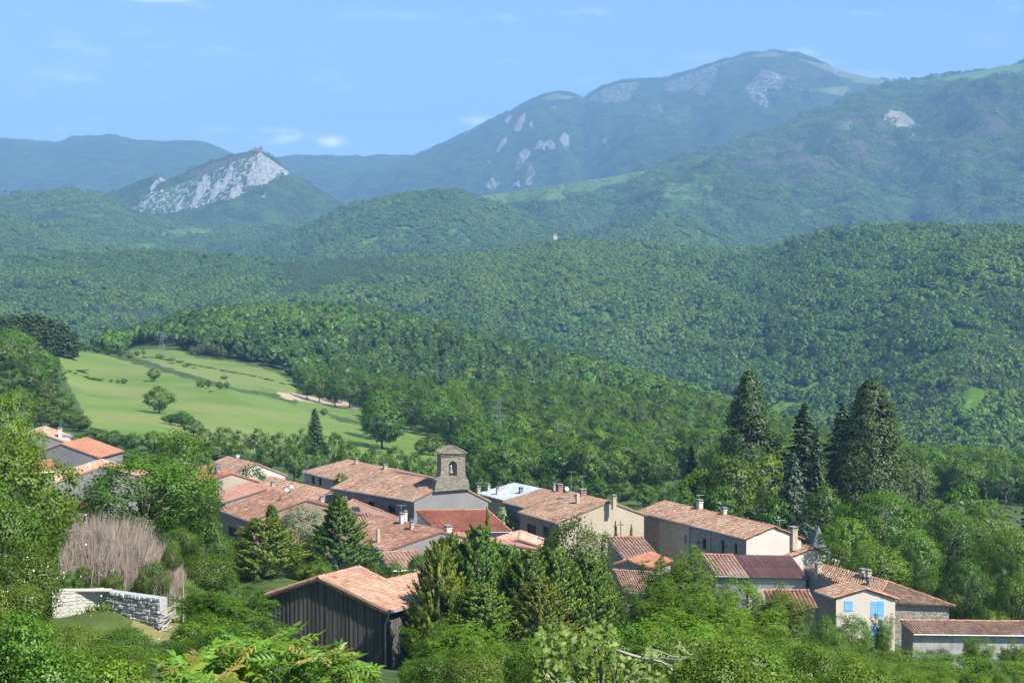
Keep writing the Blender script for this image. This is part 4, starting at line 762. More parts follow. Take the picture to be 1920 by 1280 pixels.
def window(parent, org, P, h, kind):
    """kind: dark (open doorway), pane (glazed), closed (closed shutters), blue, open (pane with open shutters), vent"""
    s0, s1, z0, z1 = h; nm = 'door' if kind == 'door' else 'window'
    mb = MB(); mb.poly([P(s0, z0, .2), P(s1, z0, .2), P(s1, z1, .2), P(s0, z1, .2)]); w = mb.build(nm, M['glass'] if kind in ('pane', 'open') else M['dark'], parent, org)
    fr = MB(); tv = np.array([0, 0, 1.]); d = unit(P(1, 0) - P(0, 0)); nr = unit(P(0, 0) - P(0, 0, 1))
    def bar(sa, sb, za, zb, o, th, mt): 
        c = P((sa + sb) / 2, (za + zb) / 2, o); mb = mt; mb.box(c, d * (sb - sa) / 2, nr * th / 2, tv * (zb - za) / 2)
    if kind in ('pane', 'open'):
        f = .06
        for q in ((s0, s0 + f, z0, z1), (s1 - f, s1, z0, z1), (s0 + f, s1 - f, z0, z0 + f), (s0 + f, s1 - f, z1 - f, z1), ((s0 + s1) / 2 - .03, (s0 + s1) / 2 + .03, z0 + f, z1 - f)): bar(*q, .165, .05, fr)
        for k in (1, 2): bar(s0 + f, (s0 + s1) / 2 - .03, z0 + (z1 - z0) * k / 3 - .02, z0 + (z1 - z0) * k / 3 + .02, .165, .04, fr); bar((s0 + s1) / 2 + .03, s1 - f, z0 + (z1 - z0) * k / 3 - .02, z0 + (z1 - z0) * k / 3 + .02, .165, .04, fr)
        fr.build('window_frame', M['whitepaint'], w, org)
    cols = {'blue': ('blue', 'blue_trim'), 'closed': ('shutter_grey', 'shutter_grey'), 'open': ('shutter_grey', 'shutter_grey')}
    if kind in cols:
        a, b = cols[kind]; mid = (s0 + s1) / 2; leafs = [(s0, mid - .012), (mid + .012, s1)] if (s1 - s0) > .9 else [(s0, s1)]
        if kind == 'open': hw = (s1 - s0) / 2; leafs = [(s0 - hw - .03, s0 - .03), (s1 + .03, s1 + hw + .03)]
        o = -.012 if kind == 'blue' else (.1 if kind != 'open' else -.035)
        for q0, q1 in leafs:
            sh = MB(); n = max(2, int((q1 - q0) / .14))
            for k in range(n): bar(q0 + (q1 - q0) * k / n + .006, q0 + (q1 - q0) * (k + 1) / n - .006, z0, z1, o, .04, sh)
            for zz in (z0 + (z1 - z0) * .12, z0 + (z1 - z0) * .86): bar(q0 + .01, q1 - .01, zz - .05, zz + .05, o - .035, .03, sh)
            sh.build('shutter', M[a], w, org)
        if kind == 'blue':
            fr = MB(); f = .09
            for q in ((s0 - f, s0 - .003, z0 - .003, z1 + f), (s1 + .003, s1 + f, z0 - .003, z1 + f), (s0, s1, z1 + .003, z1 + f), (s0 - f - .06, s1 + f + .06, z0 - f, z0 - .006)): bar(*q, -.02, .05, fr)
            fr.build('window_frame', M[b], w, org)
    if kind == 'vent': w.data.materials[0] = M['zinc']
    return w
def chimney(parent, org, base, w, h, dpt=None, mt='r_beige', pots=0, yaw=0., cap=True):
    dpt = dpt or w; c, s = math.cos(yaw), math.sin(yaw); ax, ay = np.array([c, s, 0]), np.array([-s, c, 0]); b = np.asarray(base); h = max(.5, h - (.42 if cap else 0)); mb = MB(); Z = np.array([0, 0, 1.])
    mb.box(b + Z * (h - .9) / 2, ax * w / 2, ay * dpt / 2, Z * (h + .9) / 2)
    if cap: mb.box(b + Z * (h + .04), ax * (w / 2 + .06), ay * (dpt / 2 + .06), Z * .05)
    o = mb.build('chimney', M[mt], parent, org)
    if cap:
        mc = MB()
        for i in (-1, 1):
            for j in (-1, 1): mc.box(b + ax * i * (w / 2 - .07) + ay * j * (dpt / 2 - .07) + Z * (h + .2), ax * .06, ay * .06, Z * .11)
        mc.box(b + Z * (h + .35), ax * (w / 2 + .05), ay * (dpt / 2 + .05), Z * .04); mc.build('chimney_cap', M['r_grey'], o, org)
    for k in range(pots):
        mp_ = MB(); mp_.lathe(b + ax * (k - (pots - 1) / 2) * .4 + Z * (h + (.39 if cap else 0)), [(.1, 0), (.13, .05), (.11, .4), (.0, .41)], 8); mp_.build('chimney_pot', M['t_ridge'], o, org)
    return o
HOUSES = {}
def house(key, label, roof='t_old', wall='r_grey', typ='g', sect=None, wins=(), gwins=(), lwins=(), ins=.38, gin=.12, tiles=('f',), zb=None, group=None, ridge='t_ridge', cw=.27, tmean=.5, chims=(), verge=False, name='house', drops=None, tex='tiles', cat='house'):
    p = HP[key]; P = lambda u, v, dz=0: hpt(p, u, v, dz); L, W1, W2 = p[3], p[4], p[5]; hp_ = {'s': 0, 'g': 1}[typ]
    e = ins / W1; e2 = ins / W2; g = gin / L; c = P(.5, -.5 if typ == 's' else 0); cs = [P(g, -1 + e), P(1 - g, -1 + e), P(1 - g, (1 - e2) if typ == 'g' else -.04), P(g, (1 - e2) if typ == 'g' else -.04)]
    g0 = min(float(gz(q[0], q[1])[0]) for q in cs); zb = g0 - .6 if zb is None else zb; org = np.array([c[0], c[1], g0]); root = empty(name, org, label, cat, group); i = len(HOUSES); HOUSES[key] = root
    # roof
    R0, R1, A0, A1 = P(0, 0), P(1, 0), P(0, -1), P(1, -1); B0, B1 = P(0, 1), P(1, 1); polys = [[R0, R1, A1, A0]] + ([[R0, R1, B1, B0]] if typ == 'g' else [])
    rf = deck('roof', polys, M[roof] if tex != 'metal' else M['metalroof'], root, org)
    at = rf.data.attributes.new('tint', 'FLOAT', 'POINT'); at.data.foreach_set('value', [.35] * len(rf.data.vertices))
    kw = dict(seed=i * 13, org=org, cw=cw, tmean=tmean)
    if tex == 'tiles':
        if 'f' in tiles: tile_field('roof_tiles', R0, R1, A0, M[roof], rf, **kw)
        if 'b' in tiles and typ == 'g': tile_field('roof_tiles', R1, R0, B1, M[roof], rf, **kw)
        ridge_tiles([R0, R1], M[ridge], rf, org, i)
        if verge:
            ridge_tiles([R1, A1], M['t_ridge'], rf, org, i + 50, .13, 'verge_tiles')
            if typ == 'g': ridge_tiles([R1, B1], M['t_ridge'], rf, org, i + 70, .13, 'verge_tiles')
    elif tex == 'corr': tile_field('roof_sheets', R0, R1, A0, M[roof], rf, cw=.2, rh=np.linalg.norm(A0 - R0) / 2.02, seed=i, org=org, arch=.05, sag=.0, tmean=.5)
    elif tex == 'metal':
        mb = MB(); n = int(L / .6)
        for k in range(n + 1):
            q0 = R0 + (R1 - R0) * k / n; q1 = A0 + (A1 - A0) * k / n; mb.tube([q0 + [0, 0, .02], q1 + [0, 0, .02]], .03, 4)
        mb.build('standing_seams', M['metalroof'], rf, org)['kind'] = 'stuff'
    und = lambda u, v: P(u, v)[2] - .12                     # underside of the roof above that spot
    F0, F1 = P(g, -1 + e), P(1 - g, -1 + e); ze = und(.5, -1 + e); eb = (1 - e2) if typ == 'g' else -.04; K0, K1 = P(g, eb), P(1 - g, eb); zk = und(.5, eb)
    todo = []
    def holes_for(A, B, ws, ztop):
        A = np.array([A[0], A[1], 0.]); B = np.array([B[0], B[1], 0.]); d = unit(B - A); nr = np.array([d[1], -d[0], 0]); out = []; L_ = np.linalg.norm(B - A)
        for (x0, y0, x1, y1, kd) in ws:
            a = ray_wall(x0, y0, A, nr); b = ray_wall(x1, y1, A, nr); s0, s1 = sorted(((a - A) @ d, (b - A) @ d)); z0, z1 = sorted((a[2], b[2])); s0 = max(s0, .15); s1 = min(s1, L_ - .15); z1 = min(z1, ztop - .12)
            if s1 - s0 < .2 or z1 - z0 < .2: continue
            out.append((s0, s1, z0, z1, kd))
        return out
    # front long wall, in stretches if it changes along its length
    secs = sect or [(0., 1., wall)]; D = F1 - F0
    for a, b, wm in secs:
        mb = MB(); A, B = F0 + D * a, F0 + D * b; hs = holes_for(A, B, [q for q in wins if True], ze); L_ = np.linalg.norm((B - A)[:2]); Pw = wall_face(mb, None, A, B, ze, ze, zb, [h[:4] for h in hs])[2]
        wo = mb.build('wall', M[wm], root, org)
        for h in hs: window(root, org, Pw, h[:4], h[4])
    mb = MB()
    if typ == 'g':
        G = P(1 - g, 0); ztop = G[2] - .12; gh = holes_for(F1, K1, gwins, min(ze, zk) + 1.2)
        dG = (K1 - F1); lenG = np.linalg.norm(dG[:2]); sG = np.linalg.norm((G - F1)[:2])
        lo = [h for h in gh if h[3] <= min(ze, zk)]; Pg = wall_face(mb, None, F1, K1, min(ze, zk), min(ze, zk), zb, [h[:4] for h in lo])[2]
        q = lambda s, z: Pg(s, z); zz = min(ze, zk); mb.poly([q(0, zz), q(lenG, zz)] + ([q(lenG, zk)] if zk > zz + .01 else []) + [q(sG, ztop)] + ([q(0, ze)] if ze > zz + .01 else []))
        G0 = P(g, 0); lh = holes_for(K0, F0, lwins, zz); Pl = wall_face(mb, None, K0, F0, zz, zz, zb, [h[:4] for h in lh])[2]; s0 = np.linalg.norm((G0 - K0)[:2]); l0 = np.linalg.norm((F0 - K0)[:2])
        mb.poly([Pl(0, zz), Pl(l0, zz)] + ([Pl(l0, ze)] if ze > zz + .01 else []) + [Pl(s0, ztop)] + ([Pl(0, zk)] if zk > zz + .01 else []))
        wall_face(mb, None, K1, K0, zk, zk, zb); mb.build('wall', M[gwall.get(key, wall)], root, org)
        for h in lo: window(root, org, Pg, h[:4], h[4])
        for h in lh: window(root, org, Pl, h[:4], h[4])
    else:
        gh = holes_for(F1, K1, gwins, ze); lh = holes_for(K0, F0, lwins, ze)
        Pg = wall_face(mb, None, F1, K1, ze, zk, zb, [h[:4] for h in gh])[2]; Pl = wall_face(mb, None, K0, F0, zk, ze, zb, [h[:4] for h in lh])[2]; wall_face(mb, None, K1, K0, zk, zk, zb); mb.build('wall', M[gwall.get(key, wall)], root, org)
        for h in gh: window(root, org, Pg, h[:4], h[4])
        for h in lh: window(root, org, Pl, h[:4], h[4])
    # chimneys: px, py of the foot, width px, height px
    nr = unit(np.cross(R1 - R0, A0 - R0))
    for ch in chims:
        px, py, wp, hpx = ch[:4]; opt = dict(ch[4]) if len(ch) > 4 else {}; v = un(px, py, 1.); nq = unit(np.cross(R1 - R0, B0 - R0)) if opt.pop('side', 0) else nr; t = (R0 @ nq) / (v @ nq); b = v * t; s = t / F; chimney(root, org, b, wp * s * .8, hpx * s, yaw=p[2], **opt)
    for dr in (drops or ()):
        mb = MB(); q = F0 + (F1 - F0) * dr; n = unit(np.array([D[1], -D[0], 0])); b = q + n * .09; mb.tube([[b[0], b[1], ze], [b[0], b[1], zb]], .06, 6); mb.build('drainpipe', M['zinc'], root, org)
    if typ == 's' or 'f' in tiles:
        mb = MB(); mb.tube([A0 - [0, 0, .05], A1 - [0, 0, .05]], .07, 6); mb.build('gutter', M['zinc'], root, org)
    return root
gwall = {'P': 'r_white', 'O': 'r_beige', 'G': 'r_beige', 'F': 'r_pale', 'W': 'stone_brown', 'K': 'r_grey', 'Q': 'r_white', 'S': 'r_pale', 'U': 'r_pale'}
house('A', 'grey rendered house with tall white chimney, farthest left of the village', 't_pale', 'r_darkgrey', tiles='fb', chims=[(113, 822, 8, 22, dict(mt='r_white', side=1)), (86, 812, 8, 9, dict(mt='r_white', side=1, cap=False))])
house('B', 'grey gabled house with pale orange roof just below the slate dormer house', 't_orange', 'r_darkgrey', tiles='fb', tmean=.6)
house('D', 'beige gabled house half hidden behind the big dark green tree', 't_pale', 'r_grey', tiles='fb', chims=[(168, 876, 7, 9, dict(mt='r_white', cap=False))])
house('E', 'low outhouse with bright red roof tucked under the trees at left', 't_red', 'r_white', typ='s', tmean=.7)
house('C', 'small lean-to with pale orange tiles between the grey gabled houses', 't_orange', 'r_darkgrey', typ='s', tmean=.7)
house('F', 'house with weathered brown roof and pale end gable behind the red roofed house', 't_old', 'r_grey', tiles='fb')
house('G', 'beige gabled house with bright red tiles and ridge running back', 't_red', 'r_beige', tiles='fb', chims=[(408, 889, 10, 16, dict(mt='r_grey'))])
house('H1', 'house with smooth pink roof next to a strip of lead flashing', 't_pink', 'r_darkgrey', cw=.34, chims=[(413, 921, 10, 22, dict(mt='r_grey'))])
house('H2', 'house with broad brown roof and dark shaded openings above the golden conifer', 't_brown', 'r_brown', cw=.34, tmean=.62, wins=[(398, 974, 410, 1000, 'door'), (428, 985, 444, 1010, 'dark')], chims=[(527, 939, 5, 14, dict(mt='t_pale', cap=False))])
house('I', 'low house with long brown roof and satellite dishes behind the pink roof', 't_old', 'r_grey', chims=[(512, 913, 8, 11, {}), (603, 942, 8, 14, {})])
house('J', 'large house with two dark windows and hipped roof behind the church nave', 't_old', 'r_beige', wins=[(584, 892, 590, 908, 'dark'), (597, 895, 603, 911, 'dark')], chims=[(668, 871, 6, 13, {}), (722, 880, 8, 10, {})])
house('M', 'house with pale grey metal roof right of the church', 't_old', 'r_beige', tex='metal', chims=[(933, 926, 6, 14, {}), (897, 922, 7, 11, {}), (977, 924, 8, 12, dict(mt='r_grey')), (916, 920, 6, 14, {})])
house('N', 'small brown roofed house joined to the metal roofed house', 't_old', 'r_darkgrey', chims=[(1049, 921, 12, 15, dict(mt='brickred')), (1039, 918, 5, 12, {})]) if M.setdefault('brickred', plain('chimney_brick', (.3, .17, .14), .9)) else 0
house('O', 'wide brown roofed house with plain beige gable and small grey shutter', 't_old', 'r_brown', tiles='fb', gwins=[(1132, 970, 1141, 980, 'vent')], wins=[(988, 980, 1005, 1005, 'door'), (1018, 985, 1030, 1010, 'dark')], chims=[(1083, 944, 8, 19, dict(cap=False)), (1151, 941, 9, 15, {}), (1092, 929, 14, 7, dict(mt='brickred'))])
house('P', 'long terrace house with pinkish tiles, stone and beige walls and cream end gable', 't_old', 'stone', tmean=.62, sect=[(0, .2, 'stone_brown'), (.2, .5, 'r_beige'), (.5, 1, 'stone')], verge=True, drops=(.2, .5, .69),
      wins=[(1256, 996, 1263, 1015, 'closed'), (1284, 1002, 1290, 1021, 'open'), (1308, 1013, 1311, 1019, 'dark'), (1317, 1008, 1324, 1030, 'dark'), (1352, 1012, 1358, 1037, 'dark'), (1377, 1017, 1382, 1040, 'dark')],
      chims=[(1312, 953, 11, 18, dict(mt='r_pale')), (1358, 964, 9, 13, dict(mt='r_pale'))])
pq = un(1487, 1016, 187.2); chimney(HOUSES['P'], np.array(HOUSES['P'].location), pq, .85, 1.9, .7, 'r_beige', yaw=-1.1)
house('Q', 'house with orange brown roof and white gable below the long terrace', 't_old', 'r_white', tiles='f', tmean=.6, verge=True)
house('U', 'tall pale house with blue shutters on its gable', 't_old', 'r_brown', tiles='fb', tmean=.62, verge=True, zb=None,
      gwins=[(1585, 1127, 1597.5, 1143, 'blue'), (1635, 1128, 1656, 1153, 'blue'), (1634, 1175, 1655, 1199, 'blue')])
house('Y', 'house with big brown roof and three tall chimneys in the middle of the village', 't_brown', 'r_grey', tmean=.6, tiles='f', chims=[(753, 982, 9, 22, dict(mt='r_white')), (760, 974, 7, 18, dict(mt='r_white')), (772, 993, 8, 18, dict(mt='r_beige')), (709, 1017, 6, 26, dict(mt='r_beige', cap=False))])
house('Z', 'house with striped pinkish roof and dark wall under its eaves', 't_pink', 'r_brown', tmean=.55, cw=.42, chims=[(840, 998, 14, 11, dict(mt='r_pale'))])
_r = list(HP['R']); _d = np.array([math.cos(_r[2]), math.sin(_r[2])]) * _r[3]
HP['R2'] = list(_r); HP['R2'][0] += float(_d[0] * -.32); HP['R2'][1] += float(_d[1] * -.32); HP['R2'][3] = _r[3] * .36
HP['R'][0] += float(_d[0] * .18); HP['R'][1] += float(_d[1] * .18); HP['R'][3] = _r[3] * .64
house('R', 'shed with dark red corrugated roof and beige wall', 't_corr', 'r_pale', typ='s', tex='corr')
house('R2', 'shed with striped red and cream tiles joined to the corrugated one', 't_stripe', 'r_darkgrey', typ='s', cw=.4, tmean=.6)
house('S', 'low annex with dark striped tile roof beside the blue shuttered house', 't_brown', 'r_pale', typ='s', cw=.38, tmean=.5)
house('CC', 'house with striped tile roof right of the round topped tree', 't_stripe', 'r_darkgrey', typ='s', cw=.38, tmean=.4)
house('EE', 'low brown roofed house with dark doorway behind the ash saplings', 't_old', 'r_brown', typ='s', wins=[(1180, 1135, 1188, 1165, 'door'), (1196, 1148, 1206, 1168, 'dark')])
house('DD', 'small stone gabled house with white edged roof', 't_orange', 'stone', tiles='fb')
house('AA', 'small house with pale pink tiles behind the tall conifers', 't_pale', 'r_grey', tiles='fb', tmean=.6)
house('BB', 'low house with striped tiles above the barn', 't_stripe', 'r_grey', typ='s', cw=.42, tmean=.5)
house('W', 'long low stone barn with tiled roof at the right edge', 't_old', 'r_blotch', typ='s', tmean=.62, cat='barn', name='barn')
q_ = HOUSES['Q']; mb = MB(); f0, f1 = un(1553, 1064, 184.5), un(1556, 1033, 184.5); mb.tube([f0 - [0, 0, .5], f0 + [0, 0, .4], f1], .1, 7); mb.build('flue', M['zinc'], q_)
# ---- the church: nave, belfry wall with bell, red lean-to roof
ch = house('K', 'stone church with bell gable and weathered tiled nave roof', 't_old', 'stone_brown', tiles='fb', name='church', cat='church', wins=[(690, 939, 702, 950, 'dark'), (727, 947, 741, 962, 'dark')])
p = HP['K']; org = np.array(ch.location); Fa, Fb = hpt(p, 1, -1), hpt(p, 1, 1); fd = unit(np.array([Fb[0] - Fa[0], Fb[1] - Fa[1], 0])); fn = np.array([fd[1], -fd[0], 0]); mid = hpt(p, 1, 0)
def cp(px, py, off=0.): return ray_wall(px, py, mid + fn * off, fn)
bel = MB(); th = 1.1; prof = [(815, 917), (880, 917), (880, 909), (878, 899), (874, 893), (872.5, 884), (872.5, 853), (827, 853), (827, 884), (825.5, 893), (819, 900), (817, 909)]
hole = [(841.5, 892), (841.5, 871), (843.8, 866), (849, 863.5), (854.2, 866), (857, 871), (857, 892)]
o3 = [cp(x, y, .25) for x, y in prof]; h3 = [cp(x, y, .25) for x, y in hole]; back = -fn * th
# front and back faces with the arched opening left free
L_ = [o3[8], o3[9], o3[10], o3[11], o3[0]]
for off in (0, 1):
    w_ = back * off; fs = [[o3[7], o3[8], h3[1], h3[2]], [o3[7], h3[2], h3[3]], [o3[7], h3[3], o3[6]], [o3[6], h3[3], h3[4]], [o3[6], h3[4], h3[5], o3[5]], [o3[5], h3[5], h3[6], o3[4]], [o3[8], o3[9], h3[0], h3[1]], [h3[0], o3[9], o3[10], o3[11], o3[0], o3[1], o3[2], o3[3], o3[4], h3[6]]]
    for f in fs: bel.poly([q + w_ for q in (f if off else f[::-1])])
for i in range(12): a, b = o3[i], o3[(i + 1) % 12]; bel.poly([a, b, b + back, a + back])
for i in range(7): a, b = h3[i], h3[(i + 1) % 7]; bel.poly([b, a, a + back, b + back])
belo = bel.build('belfry', M['ashlar'], ch, org)
cor = MB()
for (x0, y0, x1, y1, e) in ((826, 856.5, 874, 853, .12), (825, 853, 875, 849.5, .16), (814.5, 918.5, 880.5, 916.5, .06)):
    a, b = cp(x0, y0, .25), cp(x1, y1, .25); c = (a + b) / 2 + back / 2; cor.box([c[0], c[1], c[2]], fd * abs((b - a) @ fd) / 2, fn * (th / 2 + e), np.array([0, 0, abs(b[2] - a[2]) / 2]))
cor.build('cornice', M['ashlar'], belo, org)
pd = MB(); a, b, t = cp(825.5, 850, .35), cp(874.5, 850, .35), cp(849, 836, .35); t = (a + b) / 2 + [0, 0, t[2] - a[2]]; bk = back - fn * .2; pd.prism([a, b, t], [a + bk, b + bk, t + bk]); pd.build('pediment', M['ashlar'], belo, org)
pr = MB()
for q0, q1 in ((a, t), (t, b)):
    d_ = q1 - q0; n_ = unit(np.cross(fn, d_)); n_ *= np.sign(n_[2]); c = (q0 + q1) / 2 + bk / 2 + n_ * .12; pr.box(c, d_ / 2 * 1.05, fn * (np.linalg.norm(bk) / 2 + .08), n_ * .08)
pr.build('pediment_roof', M['ashlar'], belo, org)
be = cp(849, 879, .25) + back / 2; k = 217 / F
bell = MB(); bell.lathe(be, [(0, .5), (.1, .5), (.16, .38), (.18, .1), (.22, -.2), (.31, -.5), (.33, -.58), (.26, -.58), (.0, -.45)], 16); bell.tube([be + [0, 0, .45], be + [0, 0, .95]], .06, 6)
tag(bell.build('church_bell', M.setdefault('bellmetal', plain('bell_metal', (.42, .43, .45), .38, .8, var=.1)), None, smooth=True), 'silvery bell hanging in the arch of the church belfry', 'bell')
yk = MB(); yk.box(be + [0, 0, .98], fd * .5, fn * .1, np.array([0, 0, .09])); yk.build('bell_yoke', M['woodold'], ch, org)
cr = MB(); t2 = t + bk / 2 + [0, 0, .2]; cr.tube([t2 - [0, 0, .3], t2 + [0, 0, 1.05]], .035, 6); cr.tube([t2 + fd * -.38 + [0, 0, .72], t2 + fd * .38 + [0, 0, .72]], .03, 6)
for s in (-1, 1): cr.tube([t2 + fd * s * .2 + [0, 0, .3], t2 + fd * s * .06 + [0, 0, .55]], .02, 5)
cr.build('roof_cross', M['iron'], belo, org)
house('L', 'red tiled lean-to against the church facade', 't_red', 'r_white', typ='s', verge=True, cat='annex', name='church_annex', tmean=.55)
# ---- hip-roofed stone house beside the blue shuttered one (odd plan)
def polyhouse(name, label, planes, walls, roofm, wallm, cat='house', hips=(), cw=.27, zb=None, wallmats=None):
    pts = np.concatenate([np.array(pl['P']) for pl in planes]); c = pts.mean(0); org = np.array([c[0], c[1], float(gz(c[0], c[1])[0])]); root = empty(name, org, label, cat)
    rf = deck('roof', [pl['P'] for pl in planes], M[roofm], root, org); at = rf.data.attributes.new('tint', 'FLOAT', 'POINT'); at.data.foreach_set('value', [.35] * len(rf.data.vertices))
    for i, pl in enumerate(planes):
        Pp = [np.asarray(q) for q in pl['P']]
        if pl.get('tiles') is None: continue
        A, B, D = [np.asarray(q) for q in pl['tiles']]; e1 = unit(B - A); nn = unit(np.cross(B - A, D - A)); e2 = np.cross(nn, e1); poly = [((q - A) @ e1, (q - A) @ e2) for q in Pp]
        ins = lambda cc, A=A, e1=e1, e2=e2, poly=poly: inpoly((cc - A) @ e1, (cc - A) @ e2, poly)
        tile_field('roof_tiles', A, B, D, M[pl.get('mat', roofm)], rf, cw=cw, inside=ins, seed=400 + i * 7 + len(name), org=org, tmean=.6)
    for h in hips: ridge_tiles(h, M['t_ridge'], rf, org, 5)
    for i, (a, b) in enumerate(walls):
        mb = MB(); z0 = min(float(gz(a[0], a[1])[0]), float(gz(b[0], b[1])[0])) - .6; wall_face(mb, None, a, b, a[2], b[2], z0); mb.build('wall', M[(wallmats or {}).get(i, wallm)], root, org)
    return root, org, rf
inn = lambda q, d=.35, dz=-.12: np.array([q[0], q[1] + d, q[2] + dz])
xa, xr, xl, xb = un(662, 936, 213), un(748, 970, 207), un(630, 953, 211), un(690, 1000, 203.5)
xn = unit(np.cross(xr - xa, xl - xa)); xb = xb * ((xa @ xn) / (xb @ xn)); xd = unit(un(690, 985, 1.) * ((xa @ xn) / (un(690, 985, 1.) @ xn)) - xa); xe = xr + xd * 6.5
xh, xo, xf = polyhouse('house', 'house with striped tile roof and two skylights', [dict(P=[xa, xr, xe, xb, xl], tiles=(xl - (xr - xl) * .3, xr + (xr - xl) * .1, xl - (xr - xl) * .3 + xd * 11))], [(inn(xl, .5), inn(xb, .5)), (inn(xb, .5), inn(xe, .3))], 't_stripe', 'r_grey', hips=[[xl, xa], [xa, xr]], cw=.5)
for x0, y0, x1, y1 in ((660, 952, 677, 961), (655, 965, 663, 970)):
    c4 = [un(x, y, 1.) * ((xa @ xn) / (un(x, y, 1.) @ xn)) + [0, 0, .16] for x, y in ((x0, y0), (x1 - 4, y0), (x1, y1), (x0 + 4, y1))]; mb = MB(); mb.prism([q - [0, 0, .2] for q in c4][::-1], c4[::-1]); sk_ = mb.build('skylight', M['zinc'], xf, xo); cc = sum(c4) / 4; mb = MB(); mb.poly([cc + (q - cc) * .8 + [0, 0, .006] for q in c4]); mb.poly([cc + (q - cc) * .8 + [0, 0, .006] for q in c4]); sk_.data.materials.append(M['glass'])
    sk_.data.polygons[len(sk_.data.polygons) - 2].material_index = 1
chimney(xh, xo, un(646, 946, 209.5), .55, 1.1, mt='r_grey')
r0, r1, e0, ef, eb = un(1527, 1054, 177), un(1664, 1089, 166), un(1509, 1064, 177.2), un(1640, 1129, 161.5), un(1791, 1135, 161); bk0 = r0 + [6, 4, -1.6]; bkb = eb + (r0 - r1) + np.array([-.5, 1, 0])
nf = unit(np.cross(r1 - r0, ef - r0))
inn = lambda q, d=.35, dz=-.12: np.array([q[0], q[1] + d, q[2] + dz])
ho, og, rf_ = polyhouse('house', 'stone house with hipped roof and orange hip tiles right of the blue shutters',
    [dict(P=[r0, r1, ef, e0], tiles=(r0, r1 + (r1 - r0) * .1, r0 + (ef - r1) * 1.02)), dict(P=[r1, eb, ef], tiles=(r1 + (ef - eb) * .7, r1 + (eb - ef) * 1.0, r1 + (ef - eb) * .7 + (ef * .3 + eb * .7 - r1 - (eb - ef) * .08))), dict(P=[r0, r1, eb, bkb])],
    [(inn(e0, .3), inn(ef, .3)), (inn(ef, .4), inn(eb, .4) - [.5, 0, 0]), (inn(eb, .4) - [.5, 0, 0], inn(bkb, -.3))], 't_old', 'stone', hips=[[r0, r1], [r1, eb], [r1, ef]], cw=.36, wallmats={0: 'r_grey'})
for px, py, wp, hh, mt in ((1534, 1069, 12, 13, 'r_beige'), (1617, 1081, 11, 17, 'r_beige'), (1628, 1084, 10, 18, 'r_beige'), (1630, 1096, 10, 15, 'r_grey')):
    v = un(px, py, 1.); t = (r0 @ nf) / (v @ nf); chimney(ho, og, v * t, wp * t / F * .8, hh * t / F, mt=mt, yaw=-1.1)
# ---- plank barn
p = HP['FF']; rF, rB, eL, eR = hpt(p, 1, 0), hpt(p, 0, 0), hpt(p, 1, -1), hpt(p, 1, 1); eLb = hpt(p, 0, -1)
nR = unit(np.cross(rB - rF, eR - rF)); nR = nR * np.sign(nR[2])
def onR(px, py): v = un(px, py, 1.); return v * ((rF @ nR) / (v @ nR))
vB, wB, eRb = onR(725, 1087), onR(840, 1059), onR(842, 1118)
barn, bo, brf = polyhouse('barn', 'big barn of dark vertical planks under a pale pink tiled roof', [dict(P=[rF, rB, vB, wB, eRb, eR], tiles=(rF, rF + (rB - rF) * 3.4, eR), mat='t_pale'), dict(P=[rB, rF, eL, eLb], tiles=(rB, rF, eLb), mat='t_pale')], [], 't_pale', 'plank', cat='barn', hips=[[rF, rB], [rB, vB], [vB, wB]], cw=.25)
gd = unit(np.array([eR[0] - eL[0], eR[1] - eL[1], 0])); gn = np.array([gd[1], -gd[0], 0]); gn *= -np.sign(gn[1]) if gn[1] > 0 else 1
base = eL - gn * .35; Lg = abs((eR - eL) @ gd) - .5; sr = (rF - eL) @ gd; sd = unit(np.array([vB[0] - rB[0], vB[1] - rB[1], 0]))
def top_at(s): return eL[2] + (rF[2] - eL[2]) * s / sr if s < sr else rF[2] + (eR[2] - rF[2]) * (s - sr) / ((eR - eL) @ gd - sr)
s = .25; kk = 0
while s < Lg:
    wd = random.uniform(.17, .25); q = base + gd * (s + wd / 2); zb = float(gz(q[0], q[1])[0]) - .4; zt0, zt1 = top_at(s) - .16, top_at(s + wd) - .16; mb = MB(); o_ = random.uniform(0, .03) + .035 * (kk % 2); A, B = base + gd * (s + .014), base + gd * (s + wd - .014); n_ = gn
    f = lambda a, z, d: np.array([a[0] + n_[0] * d, a[1] + n_[1] * d, z])
    mb.prism([f(A, zb, 0), f(B, zb, 0), f(B, zt1, 0), f(A, zt0, 0)], [f(A, zb, .03 + o_), f(B, zb, .03 + o_), f(B, zt1, .03 + o_), f(A, zt0, .03 + o_)]); mb.build('plank', M['plank'], barn, bo); s += wd; kk += 1
